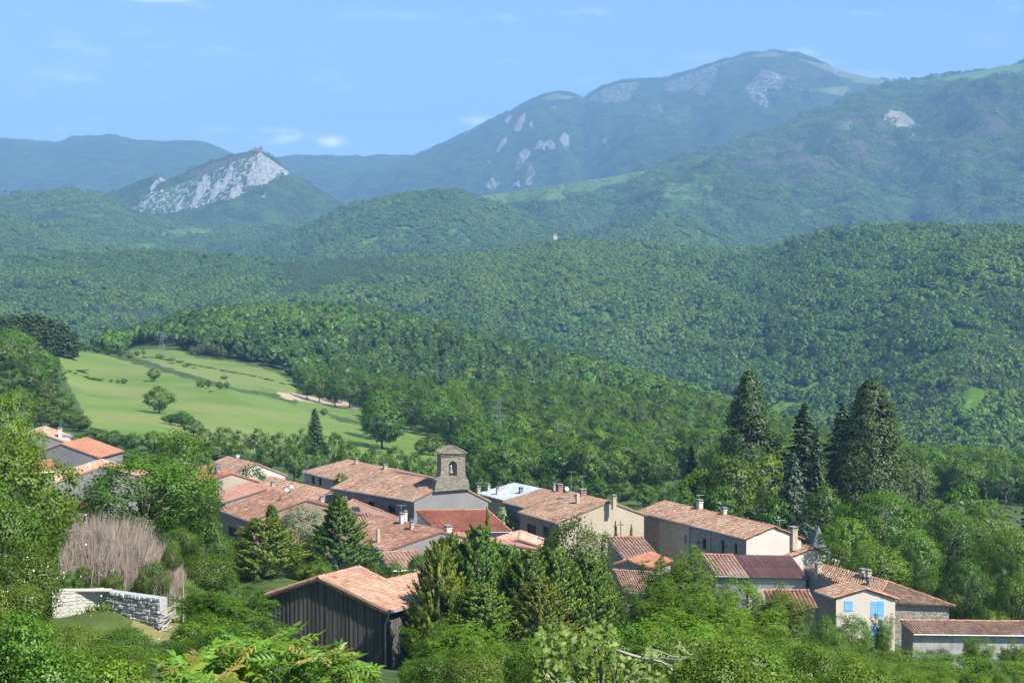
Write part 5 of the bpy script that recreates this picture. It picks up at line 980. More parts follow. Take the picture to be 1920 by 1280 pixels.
# long side wall, set back under the eave, and the backing behind the planks
fdir = unit(np.array([eRb[0] - eR[0], eRb[1] - eR[1], 0])); c0 = base + gd * Lg; c1 = c0 + fdir * np.linalg.norm((eRb - eR)[:2]); s = 0.; sn = np.array([fdir[1], -fdir[0], 0])
while s < 9:
    wd = random.uniform(.18, .26); A, B = c0 + fdir * (s + .008), c0 + fdir * (s + wd - .008); zb = float(gz(A[0], A[1])[0]) - .4; zt = eR[2] - .05; mb = MB(); o_ = random.uniform(0, .03); f = lambda a, z, d: np.array([a[0] + sn[0] * d, a[1] + sn[1] * d, z])
    mb.prism([f(A, zb, -.05), f(B, zb, -.05), f(B, zt, -.05), f(A, zt, -.05)], [f(A, zb, o_), f(B, zb, o_), f(B, zt, o_), f(A, zt, o_)]); mb.build('plank', M['plank'], barn, bo); s += wd
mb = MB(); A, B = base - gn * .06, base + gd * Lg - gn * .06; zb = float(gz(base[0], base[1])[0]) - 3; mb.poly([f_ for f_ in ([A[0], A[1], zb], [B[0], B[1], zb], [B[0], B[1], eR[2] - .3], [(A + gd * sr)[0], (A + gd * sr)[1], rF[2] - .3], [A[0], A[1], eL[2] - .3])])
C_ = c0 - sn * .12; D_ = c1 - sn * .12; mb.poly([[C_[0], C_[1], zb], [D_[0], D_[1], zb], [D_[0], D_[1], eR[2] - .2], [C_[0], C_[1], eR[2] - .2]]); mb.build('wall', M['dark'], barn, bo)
for q0, q1 in ((eL, rF), (rF, eR)):
    mb = MB(); d_ = q1 - q0; c = (q0 + q1) / 2 + [0, 0, -.2] - gn * .02; mb.box(c, d_ / 2, gn * .03, np.array([0, 0, .11])); mb.build('barge_board', M['woodold'], barn, bo)
gp = eR + gn * .02 + [0, 0, -.1]; mb = MB(); zb = float(gz(gp[0], gp[1])[0]); mb.tube([gp + fdir * 8, gp - fdir * .1], .085, 8); mb.build('gutter', M['zinc'], barn, bo)
mb = MB(); q = gp - fdir * .1; w1 = c0 + gn * .12; mb.tube([q, q - [0, 0, .35], [w1[0], w1[1], q[2] - .9], [w1[0], w1[1], zb + .2]], .055, 8); mb.build('drainpipe', M['plastic'], barn, bo, smooth=True)
mb = MB(); a_ = np.array([w1[0], w1[1], zb + .12]) + gn * .25; b_ = a_ - gd * 4.4 + [0, 0, .75]; mb.tube([a_, b_], .06, 8); tag(mb.build('ground_pipe', M['plastic'], None, smooth=True), 'pale pipe lying on the grass along the foot of the plank barn', 'pipe')
# ------------------------------------------------------------------ trees and shrubs, one by one
TREES = [
 # far right park: tall conifers and the broadleaves round them
 ('sequoia', 'sequoia_tree', 1405, 694, 200, 262, 'tallest dark sequoia with pointed top, left of the park conifers', 0),
 ('fir', 'fir_tree', 1508, 756, 130, 258, 'dark fir with drooping boughs just right of the left sequoia', 0),
 ('fir', 'fir_tree', 1580, 756, 140, 272, 'dark fir tucked behind the right hand sequoia', 1),
 ('sequoia', 'sequoia_tree', 1634, 710, 205, 260, 'broad olive green sequoia, right one of the two tall ones', 1),
 ('cedar', 'cedar_tree', 1488, 850, 110, 228, 'blue grey cedar in front of the fir', 0),
 ('fir', 'fir_tree', 1532, 800, 70, 250, 'slim lighter fir in front of the gap between the conifers', 1),
 ('fir', 'spruce_tree', 1296, 835, 60, 268, 'small dark spruce top behind the left park trees', 0),
 ('mid_grey', 'pale_tree', 1715, 872, 70, 262, 'pale feathery tree at the right foot of the broad sequoia', 0),
 ('mid_bright', 'broadleaf_tree', 1310, 872, 92, 243, 'green tree directly behind the ridge of the long terrace house', 0),
 ('mid', 'broadleaf_tree', 1375, 850, 110, 240, 'wide green tree below the left sequoia', 1), ('mid_bright', 'broadleaf_tree', 1432, 846, 90, 244, 'yellow green tree between sequoia and blue cedar', 2),
 ('mid_dark', 'broadleaf_tree', 1275, 905, 60, 240, 'dark tree at the back left corner of the long terrace house', 0), ('mid_dark', 'broadleaf_tree', 1345, 905, 90, 234, 'dark shaded tree behind the terrace chimneys', 1), ('mid', 'broadleaf_tree', 1450, 925, 90, 226, 'shaded tree behind the end chimney of the terrace', 2),
 ('mid_dark', 'broadleaf_tree', 1545, 905, 80, 222, 'dark tree beside the slate turret', 0),
 ('near_bright', 'lime_tree', 1660, 913, 190, 205, 'biggest light green tree, right of the slate turret', 0),
 ('near_bright', 'lime_tree', 1588, 962, 110, 186, 'bright tree just right of the slate turret', 1),
 ('near', 'broadleaf_tree', 1712, 985, 130, 180, 'tree behind the hipped stone house', 0),
 ('near_bright', 'broadleaf_tree', 1640, 1010, 140, 178, 'bright tree right behind the three chimney stacks', 2),
 ('near', 'broadleaf_tree', 1782, 945, 140, 205, 'dense green tree above the low barn', 1), ('near_bright', 'broadleaf_tree', 1850, 932, 120, 215, 'bright rounded tree near the right edge, upper row', 0),
 ('near', 'broadleaf_tree', 1812, 1035, 120, 170, 'dark tree above the roof of the low barn', 2), ('near_bright', 'broadleaf_tree', 1898, 985, 120, 178, 'bright tree cut by the right edge, middle row', 1),
 ('near', 'broadleaf_tree', 1910, 1070, 110, 166, 'dark tree cut by the right edge, behind the barn roof', 0), ('bush_bright', 'shrub', 1860, 1132, 80, 160, 'yellow green shrub behind the low barn roof', 0), ('near', 'broadleaf_tree', 1745, 1080, 80, 172, 'dark tree touching the hipped roof corner', 1),
 ('dead_top', 'bare_topped_fir', 1886, 862, 92, 255, 'thin fir with a bare dead top near the right edge', 0), ('fir', 'fir_tree', 1940, 850, 60, 250, 'dark fir half cut by the right edge', 0), ('mid_dark', 'broadleaf_tree', 1800, 900, 110, 262, 'dark tree behind the bright upper row at right', 1), ('mid', 'broadleaf_tree', 1745, 935, 90, 250, 'tree under the pale feathery one', 3),
 ('fir', 'fir_tree', 1845, 905, 50, 262, 'small dark fir left of the bare topped one', 1),
 # village trees
 ('mid_dark', 'broadleaf_tree', 472, 868, 74, 252, 'dark green tree behind the red roofed house', 0), ('mid_bright', 'broadleaf_tree', 640, 884, 32, 234, 'small bright tree between the church and the two window house', 0),
 ('bush_cream', 'variegated_shrub', 948, 950, 74, 217, 'round cream and green shrub right of the red lean-to', 0), ('cypress', 'cypress_tree', 914, 950, 13, 178, 'slim dark cypress in front of the red lean-to', 0),
 ('cypress', 'small_cypress', 1154, 975, 10, 195.3, 'small cypress left of the iron wall cross', 0), ('cypress', 'small_cypress', 1184, 981, 10, 195.6, 'small cypress right of the iron wall cross', 0),
 # middle of the picture, below the roofs
 ('thuja_gold', 'golden_conifer', 495, 968, 175, 148, 'golden leaved conifer left of the dark one, above the barn', 0), ('near_grey', 'olive_grey_tree', 562, 942, 130, 158, 'grey green rounded tree between golden and dark conifers', 1),
 ('thuja', 'conifer', 510, 945, 50, 156, 'dark green tip behind the golden conifer', 0), ('juniper_dark', 'dark_conifer', 636, 926, 185, 152, 'dark pointed conifer with spreading boughs above the barn roof', 0), ('thuja', 'conifer', 700, 1060, 90, 146, 'low evergreen between the dark conifer and the barn wing', 1),
 ('bush', 'shrub', 742, 1045, 90, 152, 'green shrub below the striped low roof', 0), ('bush', 'shrub', 790, 1030, 60, 158, 'shrub beside the dark wall of the striped pink house', 1),
 ('thuja_gold', 'golden_conifer', 822, 1010, 140, 121, 'golden upswept conifer at the right side of the barn', 1), ('thuja', 'tall_conifer', 845, 998, 130, 126, 'conifer behind the golden one right of the barn', 1), ('thuja', 'tall_conifer', 895, 983, 160, 124, 'tallest dark green conifer in the middle hedge', 0),
 ('thuja', 'tall_conifer', 950, 1018, 160, 126, 'broad conifer right of the tallest in the middle hedge', 2), ('thuja', 'tall_conifer', 988, 1028, 140, 122, 'third conifer of the middle hedge', 0), ('near', 'round_tree', 1078, 960, 150, 142, 'round topped green tree rising behind the middle hedge', 0),
 ('thuja', 'tall_conifer', 1038, 1022, 160, 124, 'fourth conifer of the middle hedge', 1), ('thuja', 'tall_conifer', 1092, 1035, 160, 126, 'fifth conifer of the middle hedge', 2), ('thuja_gold', 'golden_conifer', 1010, 1085, 170, 114, 'yellow tipped conifer low in the middle hedge', 0), ('thuja', 'tall_conifer', 1128, 1070, 120, 128, 'last conifer of the middle hedge, at its right end', 0), ('thuja', 'conifer', 900, 1090, 170, 113, 'low dark conifer in front of the tallest', 2),
 ('ash', 'ash_sapling', 1275, 1032, 150, 120, 'tall bright sapling in front of the striped roofs', 0), ('ash', 'ash_sapling', 1250, 1082, 170, 98, 'leafy ash sapling left of centre in the thicket', 1), ('ash', 'ash_sapling', 1330, 1090, 190, 90, 'broad ash sapling in the middle of the thicket', 2), ('near_bright', 'broadleaf_tree', 1385, 1078, 120, 128, 'small tree before the red corrugated shed', 0),
 ('ash_dark', 'ash_sapling', 1440, 1100, 150, 112, 'darker sapling below the corrugated shed', 0), ('near', 'broadleaf_tree', 1470, 1130, 110, 120, 'dense small tree below the striped annex', 1), ('ash_low', 'ash_sapling', 1400, 1135, 200, 78, 'ash sapling low in the right thicket', 0), ('ash_low', 'ash_sapling', 1290, 1145, 220, 72, 'ash sapling behind the dead branches', 1), ('ash_dark', 'ash_sapling', 1190, 1110, 70, 105, 'thin sapling before the dark doorway', 1),
 ('near', 'small_tree', 1592, 1142, 100, 138, 'dark bushy tree in front of the blue shuttered house', 2), ('ash', 'small_tree', 1655, 1152, 50, 139, 'slender pale tree growing across the blue shutters', 2), ('bush', 'shrub', 1545, 1150, 90, 130, 'shrub at the left corner of the pale house', 2), ('bush', 'shrub', 1608, 1198, 110, 122, 'shrub under the lower blue shutters', 0), ('bush_grey', 'shrub', 1760, 1205, 60, 138, 'grey leaved shrub at the foot of the stone barn', 0),
 ('ash_dark', 'small_tree', 1838, 1192, 76, 128, 'small crooked tree in front of the stone barn', 0), ('ash', 'small_tree', 1905, 1200, 70, 122, 'small tree at the right edge before the stone barn', 1),
 # left side
 ('near', 'maple_tree', 270, 842, 270, 118, 'big dark green maple left of the pink roofs', 0), ('near_bright', 'lime_tree', 338, 800, 150, 134, 'lighter tree rising behind the big dark maple', 0), ('near', 'broadleaf_tree', 372, 900, 90, 126, 'dark tree at the right side of the maple', 1),
 ('near_bright', 'bright_tree', 10, 722, 150, 122, 'bright green treetop at the upper left edge', 2), ('near_bright', 'bright_tree', 15, 812, 260, 84, 'large bright green tree filling the left edge', 0), ('near', 'broadleaf_tree', -20, 890, 220, 76, 'tree cut by the left edge', 1), ('near_bright', 'bright_tree', 84, 905, 110, 92, 'small bright tree left of the dry reeds', 1),
 ('bush', 'shrub', 125, 940, 70, 108, 'shrub below the beige gabled house', 0), ('bush_grey', 'shrub', 248, 962, 80, 108, 'grey brown shrub under the maple', 1), ('bush', 'shrub', 335, 985, 90, 106, 'shrub right of the dry reeds', 1), ('bush', 'shrub', 395, 962, 90, 116, 'shrub at the foot of the dark shaded wall', 2), ('bush_olive', 'shrub', 385, 1030, 120, 104, 'olive green shrub right of the reeds', 0), ('bush', 'shrub', 430, 1065, 70, 112, 'shrub left of the golden conifer foot', 0),
 ('ash_low', 'shrub', 440, 1105, 210, 78, 'bright green shrub against the left half of the plank barn', 0), ('bush_bright', 'shrub', 385, 1150, 140, 70, 'bright shrub right of the small lawn', 1), ('bush', 'shrub', 520, 1165, 80, 80, 'shrub in front of the dark planks', 2), ('bush_olive', 'shrub', 340, 1100, 70, 92, 'olive shrub behind the old boards', 1),
 ('bush', 'shrub', 158, 1058, 46, 89.5, 'small shrub at the left front of the dry reeds', 1), ('bush_olive', 'shrub', 290, 1045, 60, 89.5, 'olive shrub in front of the right half of the reeds', 1), ('bush', 'shrub', 268, 1068, 34, 88.8, 'small green shrub before the middle of the reeds', 0), ('bush_olive', 'shrub', 210, 1070, 44, 89, 'little olive shrub before the left half of the reeds', 0), ('bush', 'shrub', 322, 1010, 44, 92, 'shrub at the right end of the reeds', 0), ('bush', 'shrub', 150, 985, 60, 102, 'shrub growing out of the left end of the reeds', 1),
 ('bush', 'shrub', 130, 1066, 50, 88.5, 'shrub at the left end of the stone wall top', 2),
 ('bush_olive', 'bramble', 40, 1010, 150, 62, 'briar with scattered white flowers at the left edge', 0), ('bush_olive', 'bramble', 15, 1090, 150, 54, 'lower briar with white flowers at the left edge', 1), ('bush', 'shrub', 15, 1150, 170, 46, 'green shrub in the lower left corner', 0), ('bush_olive', 'bramble', 110, 1172, 170, 50, 'olive bramble below the stone wall', 0), ('bush', 'shrub', 225, 1175, 130, 54, 'dark green shrub below the right part of the stone wall', 1),
 ('bush_olive', 'bramble', 90, 1222, 190, 38, 'bramble near the bottom edge at left', 1), ('bush', 'shrub', 215, 1215, 190, 40, 'leafy shrub near the bottom edge, left of the walnut', 2), ('bush', 'shrub', 310, 1200, 130, 50, 'shrub below the small lawn', 0), ('bush_bright', 'shrub', 560, 1215, 130, 62, 'bright shrub at the foot of the barn planks', 0),
 # bottom
 ('ash_low', 'ash_sapling', 858, 1162, 190, 56, 'bright yellow green ash shrub right of the barn', 0), ('ash_low', 'ash_sapling', 805, 1240, 130, 52, 'low ash shoots at the corner of the barn', 1), ('ash_low', 'ash_sapling', 945, 1212, 140, 50, 'ash shoots left of the vine', 2), ('ash_low', 'ash_sapling', 1380, 1185, 220, 52, 'ash thicket right of the vine', 0), ('ash_low', 'ash_sapling', 1455, 1180, 180, 62, 'ash shoots in the lower right thicket', 1),
 ('bush_olive', 'shrub', 1520, 1215, 150, 66, 'olive shrub by the little white posts', 0), ('bush', 'shrub', 1600, 1225, 160, 84, 'shrub below the pale house', 1), ('bush_olive', 'shrub', 1690, 1222, 160, 92, 'olive shrub below the corner of the stone barn', 1), ('bush_bright', 'shrub', 1800, 1232, 170, 100, 'yellow green shrub below the stone barn', 1), ('bush', 'shrub', 1890, 1238, 150, 96, 'shrub in the lower right corner', 2), ('bush', 'shrub', 1560, 1180, 100, 104, 'shrub between thicket and pale house', 2), ('bush_olive', 'shrub', 1740, 1246, 130, 80, 'low olive shrub at the bottom right', 0), ('bush', 'shrub', 1640, 1250, 120, 72, 'low shrub at the bottom edge right of the posts', 0),
 # meadow trees
 ('mid', 'field_tree', 298, 722, 62, 470, 'lone round tree standing on the lower meadow', 0), ('mid', 'field_tree', 716, 752, 88, 476, 'big round tree at the right end of the meadow', 1), ('mid_dark', 'field_tree', 708, 730, 70, 500, 'dark tree behind the big round meadow tree', 0), ('fir', 'fir_tree', 590, 765, 46, 440, 'dark fir standing in the hedge below the meadow', 0),
 ('mid', 'field_bush', 288, 688, 30, 600, 'small bush with a sapling on the upper meadow', 2), ('mid_dark', 'field_bush', 349, 682, 18, 690, 'small dark bush on the field boundary', 0), ('mid', 'field_bush', 420, 704, 18, 650, 'low bush on the field boundary, right one', 0), ('mid_dark', 'field_bush', 150, 694, 40, 600, 'dark bush at the left edge of the meadow', 1), ('mid_grey', 'field_bush', 608, 765, 16, 560, 'tiny pale bush below the brown field', 0), ('mid', 'field_bush', 812, 812, 46, 478, 'rounded bush on the meadow left of the belfry', 1), ('mid', 'field_bush', 790, 822, 30, 474, 'low bush beside the rounded one left of the belfry', 0),
]
for t in TREES:
    kind, nm, px, top, wd, Y, lab, i = t
    cat = 'shrub' if ('bush' in kind or 'shrub' in nm or nm == 'bramble') else 'tree'
    plant_px(kind, nm, px, top, wd, Y, lab, cat, i=i)
def row(kind, nm, pts, lab, grp, cat='tree', jit=1.):
    for px, top, wd, Y in pts: plant_px(kind, nm, px + random.uniform(-2, 2), top, wd * random.uniform(.9, 1.1), Y, lab, cat, grp)
row('pine', 'pine_tree', [(8, 596, 36, 600), (30, 590, 40, 606), (52, 586, 40, 612), (75, 588, 42, 618), (98, 596, 40, 622), (118, 606, 36, 628), (136, 622, 30, 632), (20, 608, 36, 585), (62, 606, 38, 594), (90, 618, 36, 600), (-12, 600, 40, 596), (40, 622, 30, 575)], 'dark pine of the clump on the knoll left of the meadow', 'pines on the knoll')
row('mid_grey', 'birch_tree', [(362, 648, 20, 780), (374, 644, 22, 785), (388, 640, 24, 788), (400, 643, 24, 784), (412, 646, 20, 780), (422, 652, 16, 776)], 'grey green tree of the copse on the far meadow', 'copse on the far meadow')
row('mid', 'hedge_tree', [(160, 640, 26, 690), (182, 648, 22, 695), (205, 648, 24, 700), (228, 652, 22, 705), (245, 660, 16, 700), (272, 668, 14, 720), (322, 686, 14, 700), (362, 690, 12, 690)], 'small tree in the hedge along the top of the meadow', 'hedge along the top of the meadow')
row('mid', 'wood_edge_tree', [(575, 700, 40, 655), (600, 700, 44, 650), (628, 706, 44, 640), (655, 710, 44, 632), (640, 700, 40, 660), (610, 690, 34, 680), (682, 700, 40, 640), (560, 694, 24, 690), (770, 742, 60, 545), (805, 750, 60, 535), (840, 762, 56, 520), (872, 775, 50, 510), (745, 735, 44, 560)], 'tree at the edge of the wood beside the brown field', 'trees at the wood edge')
row('mid', 'valley_tree', [(385, 802, 50, 372), (420, 798, 52, 380), (455, 804, 50, 384), (490, 800, 50, 388), (525, 806, 54, 388), (560, 800, 54, 392), (625, 808, 56, 390), (655, 822, 50, 386), (405, 826, 50, 352), (450, 830, 52, 350), (500, 832, 54, 352), (550, 836, 52, 352), (600, 840, 52, 350), (640, 846, 50, 348)], 'dense tree in the belt between village and meadow', 'tree belt between village and meadow')
row('mid', 'valley_tree', [(700, 836, 60, 372), (740, 832, 62, 380), (775, 846, 50, 368), (805, 856, 50, 360), (690, 850, 46, 340), (735, 862, 50, 335), (785, 872, 50, 330), (880, 850, 44, 380), (915, 842, 50, 392), (950, 848, 52, 396), (990, 856, 50, 398), (900, 880, 54, 335), (940, 874, 54, 345), (985, 880, 54, 348), (1030, 888, 54, 350), (1075, 890, 54, 352), (1120, 896, 54, 352), (1165, 902, 54, 350), (1205, 905, 54, 348), (1240, 900, 50, 352)], 'tree on the slope right behind the church and its neighbours', 'trees behind the church')
row('mid', 'hillside_tree', [(20, 690, 56, 440), (60, 680, 56, 450), (95, 676, 54, 460), (40, 720, 56, 410), (85, 712, 56, 420), (118, 730, 50, 420), (75, 745, 56, 385), (130, 765, 50, 392), (150, 778, 50, 384), (105, 760, 54, 380), (180, 800, 54, 356), (215, 806, 54, 352), (250, 812, 54, 352), (150, 812, 52, 340), (340, 770, 52, 430), (318, 776, 40, 432), (362, 786, 44, 410), (290, 806, 56, 352), (328, 812, 54, 350), (200, 836, 54, 332), (245, 840, 54, 332)], 'tree of the hillside wood above the grey gabled houses', 'hillside wood at left')
row('mid', 'meadow_shrub', [(1000, 866, 22, 452), (1035, 880, 22, 440), (1120, 896, 26, 436), (172, 712, 24, 585), (395, 738, 10, 570)], 'low shrub on the grass of the far fields', 'shrubs on the fields', 'shrub')
hl = [(250, 668), (285, 680), (330, 692), (380, 704), (430, 718), (480, 728), (535, 740)]
row('mid_dark', 'hedge_shrub', [(px + random.uniform(-4, 4), np.interp(px, *zip(*hl)) - random.choice((7, 9, 12, 15, 20)), random.uniform(8, 20), np.interp(px, [250, 535], [735, 685])) for px in range(252, 540, 9)], 'shrub of the ragged hedge running slantwise between the two fields', 'shrubs of the slanting hedge', 'shrub')
row('mid', 'bank_shrub', [(px + random.uniform(-4, 4), 716 + (px - 130) * .01 - random.uniform(2, 9), random.uniform(10, 24), 586) for px in (128, 142, 158, 176, 190, 206, 222, 232, 372, 384, 396, 410, 424)], 'low shrub on the grassy bank across the field', 'shrubs on the grassy bank', 'shrub')
row('mid', 'meadow_edge_tree', [(330, 775, 46, 452), (352, 782, 40, 445)], 'round tree at the lower edge of the meadow', 'trees at the lower meadow edge')
# ---- wood on the hill behind the village: the nearest trees singly, the rest as one wood
r_ = np.random.default_rng(77); n_ = 30000
yy = np.sqrt(r_.uniform(330. ** 2, 1330. ** 2, n_)); pp = r_.uniform(-200, 2150, n_); xx = (pp - 960) / F * yy; keep = r_.random(n_) < (.75 * (1330 ** 2 - 330 ** 2) / 2 / 6.6 ** 2) / n_; pp, yy, xx = pp[keep], yy[keep], xx[keep]; zz = gz_pol(pp, yy)
qx, qy = proj(xx, yy, zz); ok = np.ones(len(qx), bool)
for P in MEADOWS + SOIL: ok &= ~inpoly(qx, qy + 0, P)
# keep the open ground open: nothing whose crown would stand in front of the field it borders
for dx, dy in ((-10, 0), (10, 0), (0, -14), (0, 6), (0, -26)):
    for P in MEADOWS + SOIL: ok &= ~(inpoly(qx + dx, qy + dy, P) & ~((dy < -5) & (yy < 440)))
ok &= ~((yy < 420) & (pp > 1250)) & ~((yy < 380) & (pp < 1250)) & ~((yy < 470) & (pp < 860)) & ~((yy < 560) & (pp > 540) & (pp < 690)) & ~((yy < 520) & (pp > 690) & (pp < 870)) & ~((yy < 640) & (yy > 540) & (pp < 160)) & ~((qx > 95) & (qx < 560) & (yy < 560) & (qy > 650) & (yy > 440))
pp, yy, xx, zz = pp[ok], yy[ok], xx[ok], zz[ok]; o_ = np.argsort(yy); pp, yy, xx, zz = pp[o_], yy[o_], xx[o_], zz[o_]
cz = fbm(xx / 110, yy / 110, 91, 3) + .10 * np.clip((yy - 800) / 200, -1, 1); con = (r_.random(len(pp))[:len(yy)] < .5) & (cz > .0) & (yy > 560) & (pp > 640 + 200 * fbm(yy / 90, pp / 200, 7, 2)) & (yy > .62 * np.interp(pp, [c[0] for c in CREST], [c[2] for c in CREST]))
vis = (pp > 20) & (pp < 1900); single = np.zeros(len(pp), bool); single[np.nonzero(vis)[0][:120]] = True
for i in np.nonzero(single)[0]:
    h = random.uniform(8, 12.5); kd, ad = ('mid', 'green') if i % 4 else (('mid_dark', 'dark green') if i % 8 else ('mid_bright', 'yellow green')); plant(kd, 'wood_tree', xx[i], yy[i], h, h * random.uniform(.75, .95), ad + ' tree of the wood on the slope behind the village', 'tree', 'near trees of the hill wood', z=zz[i] - .3)
LIB0 = coll('wood_crowns', [bpy.data.objects.new('crown', PR[k][j]['crown']) for k, j in (('mid', 0), ('mid', 1), ('mid', 2), ('mid', 3), ('mid_dark', 0), ('mid_bright', 0), ('mid_bright', 1), ('mid_grey', 0))] + [bpy.data.objects.new('crown', PR['fir'][0]['crown'])])
def pack(m, lib, nb, nc, name, label, s0, s1, cs):
    k = m.sum(); lt = fbm(xx[m] / 60, yy[m] / 60, 66, 3) + r_.normal(0, .09, k) > .1; idx = np.where(con[m], nb + r_.integers(0, nc, k), np.where(lt & (lib is LIB1), 3 + r_.integers(0, 3, k), r_.integers(0, nb if lib is not LIB1 else 3, k))); rot = np.zeros((k, 3)); rot[:, 2] = r_.uniform(0, 6.283, k); scl = r_.uniform(s0, s1, k) * np.where(con[m], cs, 1)
    scatter(name, lib, np.stack([xx[m], yy[m], zz[m] - .4], -1), idx, rot, scl, label)
pack(~single & (yy < 720), LIB0, 8, 1, 'hill_wood', 'mixed green wood on the hill behind the village', .75, 1.3, .5)
pack(~single & (yy >= 720), LIB1, 6, 2, 'hilltop_wood', 'dense wood on the crest of the near hill', .8, 1.25, 1.0)
# ---- undergrowth over the near slope and between the gardens
n_ = 9000; yy = r_.uniform(16, 330, n_); pp = r_.uniform(-200, 2100, n_); kp = r_.random(n_) < np.clip(yy / 150, .06, 1); yy, pp = yy[kp], pp[kp]; y2 = r_.uniform(14, 200, 2600); p2_ = r_.uniform(250, 1700, 2600); p2_ = np.where(r_.random(2600) < .5, -p2_ + 50, 1870 + p2_); k2 = r_.random(2600) < np.clip(y2 / 110, .1, 1); yy = np.concatenate([yy, y2[k2]]); pp = np.concatenate([pp, p2_[k2]]); xx = (pp - 960) / F * yy; zz = gz_pol(np.clip(pp, -350, 2260), yy); qx, qy = proj(xx, yy, zz)
ok = ~inpoly(qx, qy, LAWN[0]) & ~((yy < 27) & (pp > 270) & (pp < 1345)) & ~((pp > 80) & (pp < 345) & (yy > 64) & (yy < 92)) & ~((yy > 150) & (yy < 240) & (pp > 380) & (pp < 1700) & (r_.random(len(yy)) < .8)) & ~((pp > 440) & (pp < 900) & (yy > 100) & (yy < 145))
for o in HOUSES.values(): ok &= (xx - o.location.x) ** 2 + (yy - o.location.y) ** 2 > 7.5 ** 2
ok &= ~((pp > 1670) & (yy > 124) & (yy < 152))
ok &= (xx + 14) ** 2 + (yy - 128) ** 2 > 10 ** 2
xx, yy, zz = xx[ok], yy[ok], zz[ok]; con = np.zeros(len(xx), bool)
LIBU = coll('undergrowth_plants', [bpy.data.objects.new('shrub', PR[k][j]['crown']) for k, j in (('bush', 0), ('bush_bright', 0), ('bush', 1), ('bush_olive', 0), ('bush_olive', 1), ('bush_grey', 0))])
sc_ = (.16 + .5 * r_.random(len(xx)) ** 1.7) * np.where(yy > 100, 1.25, 1); qx, qy = proj(xx, yy, zz)
lim = np.interp(qx, [0, 110, 200, 300, 345, 440, 480, 540, 640, 730, 760, 850, 1000, 1200, 1500, 1650, 1720, 1920], [1130, 1165, 1195, 1225, 1200, 1150, 1190, 1245, 1256, 1268, 1240, 1200, 1190, 1150, 1190, 1232, 1248, 1262])
sc_ = np.where(yy < 140, np.minimum(sc_, (qy - lim) / F * yy / 3.1), sc_); sc_ = np.where((yy < 140) & (qy < lim) & (yy > 88), np.minimum(r_.uniform(.12, .3, len(yy)), 1), sc_); g_ = sc_ > .09; xx, yy, zz, sc_ = xx[g_], yy[g_], zz[g_], sc_[g_]
idx = np.minimum(r_.integers(0, 6 + 3, len(xx)) % 6, 5); idx = np.where((yy < 100) & (idx == 5), r_.integers(0, 4, len(xx)), idx); rot = np.zeros((len(xx), 3)); rot[:, 2] = r_.uniform(0, 6.283, len(xx))
scatter('undergrowth', LIBU, np.stack([xx, yy, zz - .12], -1), idx, rot, sc_, 'low tangled undergrowth covering the near slope')

# ------------------------------------------------------------------ small things
# limewashed and grey retaining wall below the reeds
wa, wb, wc = un(98, 1112, 86.2), un(197, 1108, 87.3), un(299, 1107, 85.2); zb_ = -19.5
wall = empty('retaining_wall', ((wa + wc) / 2) * [1, 1, 0] + [0, 0, zb_], 'dry stone retaining wall, whitewashed on its left half, grey on the right', 'wall'); wo = np.array(wall.location)
M['stone_white'] = plain('whitewashed_stone', (.5, .475, .42), .9, var=.14, scale=3); M['stone_grey'] = plain('grey_stone', (.4, .4, .405), .9, var=.35, scale=4); M['mortar'] = plain('mortar', (.46, .435, .38), .95)
for _k in ('stone_white', 'stone_grey'):
    _q = M[_k].node_tree; _b = _q.nodes['Principled BSDF']; _s = _b.inputs['Base Color'].links[0].from_socket; _oi = _q.nodes.new('ShaderNodeObjectInfo'); _h = _q.nodes.new('ShaderNodeHueSaturation'); _q.links.new(_s, _h.inputs['Color']); _q.links.new(mapr(_q, _oi.outputs['Random'], 0, 1, .65 if _k == 'stone_grey' else .85, 1.4 if _k == 'stone_grey' else 1.05).outputs[0], _h.inputs['Value']); _q.links.new(_h.outputs[0], _b.inputs['Base Color'])
for A, B, mt, seed in ((wa, wb, 'stone_white', 1), (wb, wc, 'stone_grey', 2)):
    r = random.Random(seed); d = B - A; d[2] = 0; L = np.linalg.norm(d); d = d / L; nr = np.array([d[1], -d[0], 0]); zt = A[2]; mb = MB(); q = A * [1, 1, 0]
    mb.prism([q + [0, 0, zb_], q + d * L + [0, 0, zb_], q + d * L - nr * .6 + [0, 0, zb_], q - nr * .6 + [0, 0, zb_]], [q + [0, 0, zt], q + d * L + [0, 0, zt], q + d * L - nr * .6 + [0, 0, zt], q - nr * .6 + [0, 0, zt]]); mb.build('wall_core', M['mortar'] if seed == 1 else M['stone_grey'], wall, wo)
    z = zb_ + .05
    while z < zt - .05:
        h = min(r.uniform(.15, .25), zt + .02 - z); s = r.uniform(-.1, 0)
        while s < L - .06:
            w = r.uniform(.17, .38); s1 = min(s + w, L); mb = MB(); pr_ = (.04 + r.uniform(0, .05)) * (.35 if seed == 1 else 1); g = .02; j = lambda: r.uniform(-.035, .035); s0 = max(s, 0)
            f = lambda ss, zz, o: q + d * ss + nr * o + [0, 0, zz]
            mb.prism([f(s0 + g + j(), z + g + j(), -.05), f(s1 - g + j(), z + g + j(), -.05), f(s1 - g + j(), z + h - g + j(), -.05), f(s0 + g + j(), z + h - g + j(), -.05)], [f(s0 + g * 2 + j(), z + g * 2 + j(), pr_), f(s1 - g * 2 + j(), z + g * 2 + j(), pr_ + j()), f(s1 - g * 2 + j(), z + h - g * 2 + j(), pr_), f(s0 + g * 2 + j(), z + h - g * 2 + j(), pr_ + j())])
            mb.build('stone', M[mt], wall, wo); s = s1
        z += h
mb = MB(); q = (wa + wb) / 2; mb.box([q[0] + .2, q[1] + .2, wa[2] + .04], (1.5, .02, 0), (0, .3, 0), (0, 0, .03)); mb.build('coping', M['mortar'], wall, wo)
